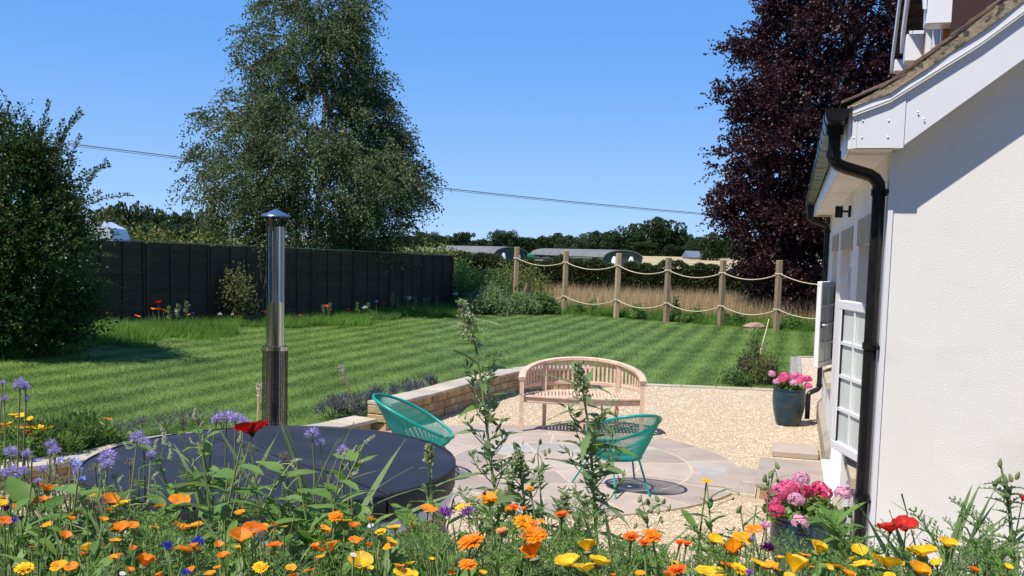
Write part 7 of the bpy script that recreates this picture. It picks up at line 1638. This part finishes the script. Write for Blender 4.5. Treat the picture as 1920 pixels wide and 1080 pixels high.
# --- background greenery of the bed: many leafy plants without flowers
def filler(kind, x, ytop, Y, i):
    h = aty(x, ytop, Y); b0 = np.array([h[0], Y, BZ-.01]); H_ = max(.10, float(h[2])-BZ)
    lab = {'lance': 'leafy green plant with pointed leaves and no flower in the flowerbed', 'feather': 'feathery grey green poppy foliage without a flower in the flowerbed', 'spoon': 'marigold foliage with blunt leaves and no flower in the flowerbed', 'tooth': 'toothed dark green weed without a flower in the flowerbed', 'strap': 'thin grassy plant without a flower in the flowerbed'}[kind]
    nm = {'lance': 'leafy_plant', 'feather': 'poppy_foliage', 'spoon': 'marigold_foliage', 'tooth': 'leafy_weed', 'strap': 'grassy_plant'}[kind]
    t = thing(nm, lab, 'plant', tuple(b0), 0, {'lance':'pointed-leaved plants','feather':'feathery poppy foliage','spoon':'marigold foliage','tooth':'toothed weeds','strap':'grassy plants'}[kind]+' in the flowerbed')
    e = b0+np.array([rnd.uniform(-.07,.07), rnd.uniform(-.05,.05), H_]); P = curve_stem(b0, e, .06); add_stem(t, P, .0034, .0016, 'stem')
    if kind == 'feather':
        for k in range(15): put_leaf(t, on_path(P, .15+.85*k/15*.99), FE[k % 4], rnd.uniform(.09,.17), k*2.4, rnd.uniform(.2,1.1), name='feathery_leaf')
    else:
        n_ = {'lance': 11, 'spoon': 12, 'tooth': 13, 'strap': 10}[kind]
        for k in range(n_):
            kd = kind if kind in ('spoon','tooth') else ('strap' if kind == 'strap' else ('lance' if k % 2 else 'broad'))
            if kind == 'tooth' and k % 2: kd = 'toothg'
            if kind == 'spoon' and k % 3 == 0: kd = 'dk'
            put_leaf(t, on_path(P, .12+.85*k/n_), kd, rnd.uniform(.085,.155)*(1.3 if kind == 'strap' else 1)*(1.05 if x < 950 else 1)*(1.05-.35*k/n_), k*2.4+rnd.uniform(-.4,.4), rnd.uniform(.1,1.0) if kind != 'strap' else rnd.uniform(.8,1.3), rnd.uniform(-.4,.4))
    return t
PX = [0,100,200,300,400,500,600,700,800,900,1000,1100,1200,1300,1400,1500,1600,1700,1800,1920]; PYT = [905,890,900,925,915,945,945,985,975,925,925,955,990,1005,1000,1015,1010,1035,1000,965]
kinds = ['feather','lance','spoon','tooth','strap','strap','spoon','lance','feather','spoon']
NF = 470; fl_ = []
for i in range(NF):
    x = (i*0.6180339887 % 1)*1960-20; yt = float(np.interp(x, PX, PYT)); q = ((i*0.7548776662) % 1); ytop = yt+(0.12 if i % 5 else 0)*(1085-yt)+.88*q**.75*(1085-yt)+rnd.uniform(-6, 6); Y = float(np.interp(ytop, [900, 1090], [3.0, 2.3]))*rnd.uniform(.80, 1.02); Y = min(Y, 2.97)
    kd = kinds[(i*7) % 10]
    if x < 700 and kd in ('tooth',): kd = 'lance'
    if x < 950 and kd == 'feather' and i % 2: kd = 'lance'
    fl_.append((x, kd, filler(kd, x, ytop, Y, i)))
fl_.sort(key=lambda q: q[0]); seen2 = {}
DSC = {'lance':'leafy plant with pointed leaves','feather':'feathery poppy foliage','spoon':'blunt-leaved marigold foliage','tooth':'toothed dark weed','strap':'thin grassy plant'}
for (x, kd, t_) in fl_:
    key = (kd, where(x, 0)); c_ = seen2.get(key, 0); seen2[key] = c_+1; t_['label'] = uniq(f'{DSC[kd]} {key[1]}, {ordinal(c_)} from left')
# ================================================================ FLOWERS FURTHER OFF
k = 0
lawnfl = [(2,793),(14,800),(20,790),(30,800),(38,803),(44,797),(52,806),(46,812),(30,806),(64,808),(72,798),(80,802),(84,808),(70,820),(54,783),(38,776),(25,775),(5,805),(60,798),(92,800),(200,782),(10,815)]
for i, (x, y) in enumerate(sorted(lawnfl)):
    Y = 8.9 if x < 150 else 9.6; poppy(x, y, 19, 'p_yellow' if i % 3 else 'p_orange', 2, f'small {"golden" if i % 3 else "orange"} poppy on the lawn edge, {ordinal(i)} from the left there', 'poppies at the lawn edge behind the low wall', Y, base_z=float(lawn_z(-4.5)))
for i, (x, y) in enumerate([(20,850),(60,845),(95,838),(125,832),(150,826),(100,820),(135,812),(60,826),(20,825),(170,822),(-10,845)]):
    p = atz(x, y+6, .24); shrub('weed_clump', f'weedy green clump behind the low wall, {["third","fourth","sixth","eighth","tenth","seventh","ninth","fifth","second","eleventh","first"][i]} from the left', 'weed', (p[0], p[1]+.1, .18), .26, .22, 600, .07, .018, M['leaf_dark' if i % 2 else 'leaf_mid'], 8, 200+i, 'weeds behind the low wall', spiky=.8, up=1.0)
rng = np.random.default_rng(5)
WF = [(297,568,'p_red',9),(286,580,'p_orange',6),(296,581,'p_orange',8),(306,582,'p_orange',6),(257,594,'p_orange',9),(205,589,'p_orange',8),(162,624,'p_orange',9),(108,626,'p_orange',7),(217,605,'p_blue',7),(174,622,'p_purple',5),(354,591,'p_orange',5),(361,589,'p_blue',5),(446,594,'p_orange',7),(481,588,'p_flame',7),(497,585,'p_flame',6),(538,599,'p_flame',7),(561,592,'p_red',6),(562,602,'p_orange',5),
 (612,575,'p_red',7),(652,581,'p_red',6),(684,578,'p_white',6),(718,569,'p_flame',6),(768,560,'p_white',6),(798,580,'p_orange',5),(643,598,'p_white',5),(412,590,'p_white',5),(436,590,'p_white',4),(854,553,'p_white',7),(530,607,'p_white',6),(260,604,'p_purple',6),(470,596,'p_white',4),(745,572,'p_purple',5),(705,566,'p_purple',5),(330,585,'p_white',4)]
TF = {c: ray_flower(M[c], 7, 1, .8, 3, .5) for c in ('p_red','p_orange','p_flame')}
CW = {'p_red':'red','p_orange':'orange','p_blue':'blue','p_purple':'purple','p_flame':'red-orange','p_white':'white'}; seen_ = {}
for (x, y, c, s) in sorted(WF):
    ln = FA+(FB-FA)*0; # depth of the fence foot under this pixel
    best = min(np.linspace(0, 1, 60), key=lambda f: abs((lambda q: 960+FPX*((np.array([q[0], q[1], .4])-[0,0,CZ])@Rt)/((np.array([q[0], q[1], .4])-[0,0,CZ])@Fw))(FA+(FB-FA)*f+nF*0.55)-x))
    q = FA+(FB-FA)*best+nF*rnd.uniform(.3, .8); Y = q[1] if x > 215 else 17.5; h = aty(x, y, Y); g_ = float(lawn_z(h[0])); c0 = seen_.get(c, 0); seen_[c] = c0+1
    t = thing('wildflower', uniq(f'tiny {CW[c]} wildflower along the board fence, {ordinal(c0)} from the left of its colour'), 'wildflower', (h[0], h[1], g_), 0, 'wildflowers along the board fence')
    add_stem(t, [np.array([h[0], h[1], g_]), np.array([h[0]+.02, h[1], (g_+h[2])/2]), h], .004, .003)
    f = ob('flower', CF[c][0] if c in CF else TF[c], t, loc=tuple(h-np.array(t.location)), scale=s*Y/1800*.85, rot=(.3,0,rnd.uniform(0,6)))
for i, (x, ht) in enumerate([(737,.62),(748,.5),(765,.5),(776,.45),(793,.4),(802,.42),(668,.4),(620,.4),(515,.45),(600,.35),(345,.5),(330,.45),(315,.4),(820,.4),(690,.35)]):
    best = min(np.linspace(0, 1, 60), key=lambda f: abs((lambda q: 960+FPX*((np.array([q[0], q[1], .4])-[0,0,CZ])@Rt)/((np.array([q[0], q[1], .4])-[0,0,CZ])@Fw))(FA+(FB-FA)*f+nF*0.45)-x)); q = FA+(FB-FA)*best+nF*.45; g_ = float(lawn_z(q[0]))
    t = thing('dock_stalk', f'slim seeding stalk at the foot of the board fence, {ordinal(sorted([737,748,765,776,793,802,668,620,515,600,345,330,315,820,690]).index(x))} from the left', 'weed', (q[0], q[1], g_), 0, 'seeding stalks along the board fence'); b = MB(); b.tube([(0,0,0),(.02,0,ht)], .006, 4); ob('stem', b.mesh('stem', M['stem']), t)
    ob('seed_spike', spike_mesh(60, ht*.6, .05, M['leaf_grey'], i, .06, 'seed_spike'), t, loc=(.015,0,ht*.5))
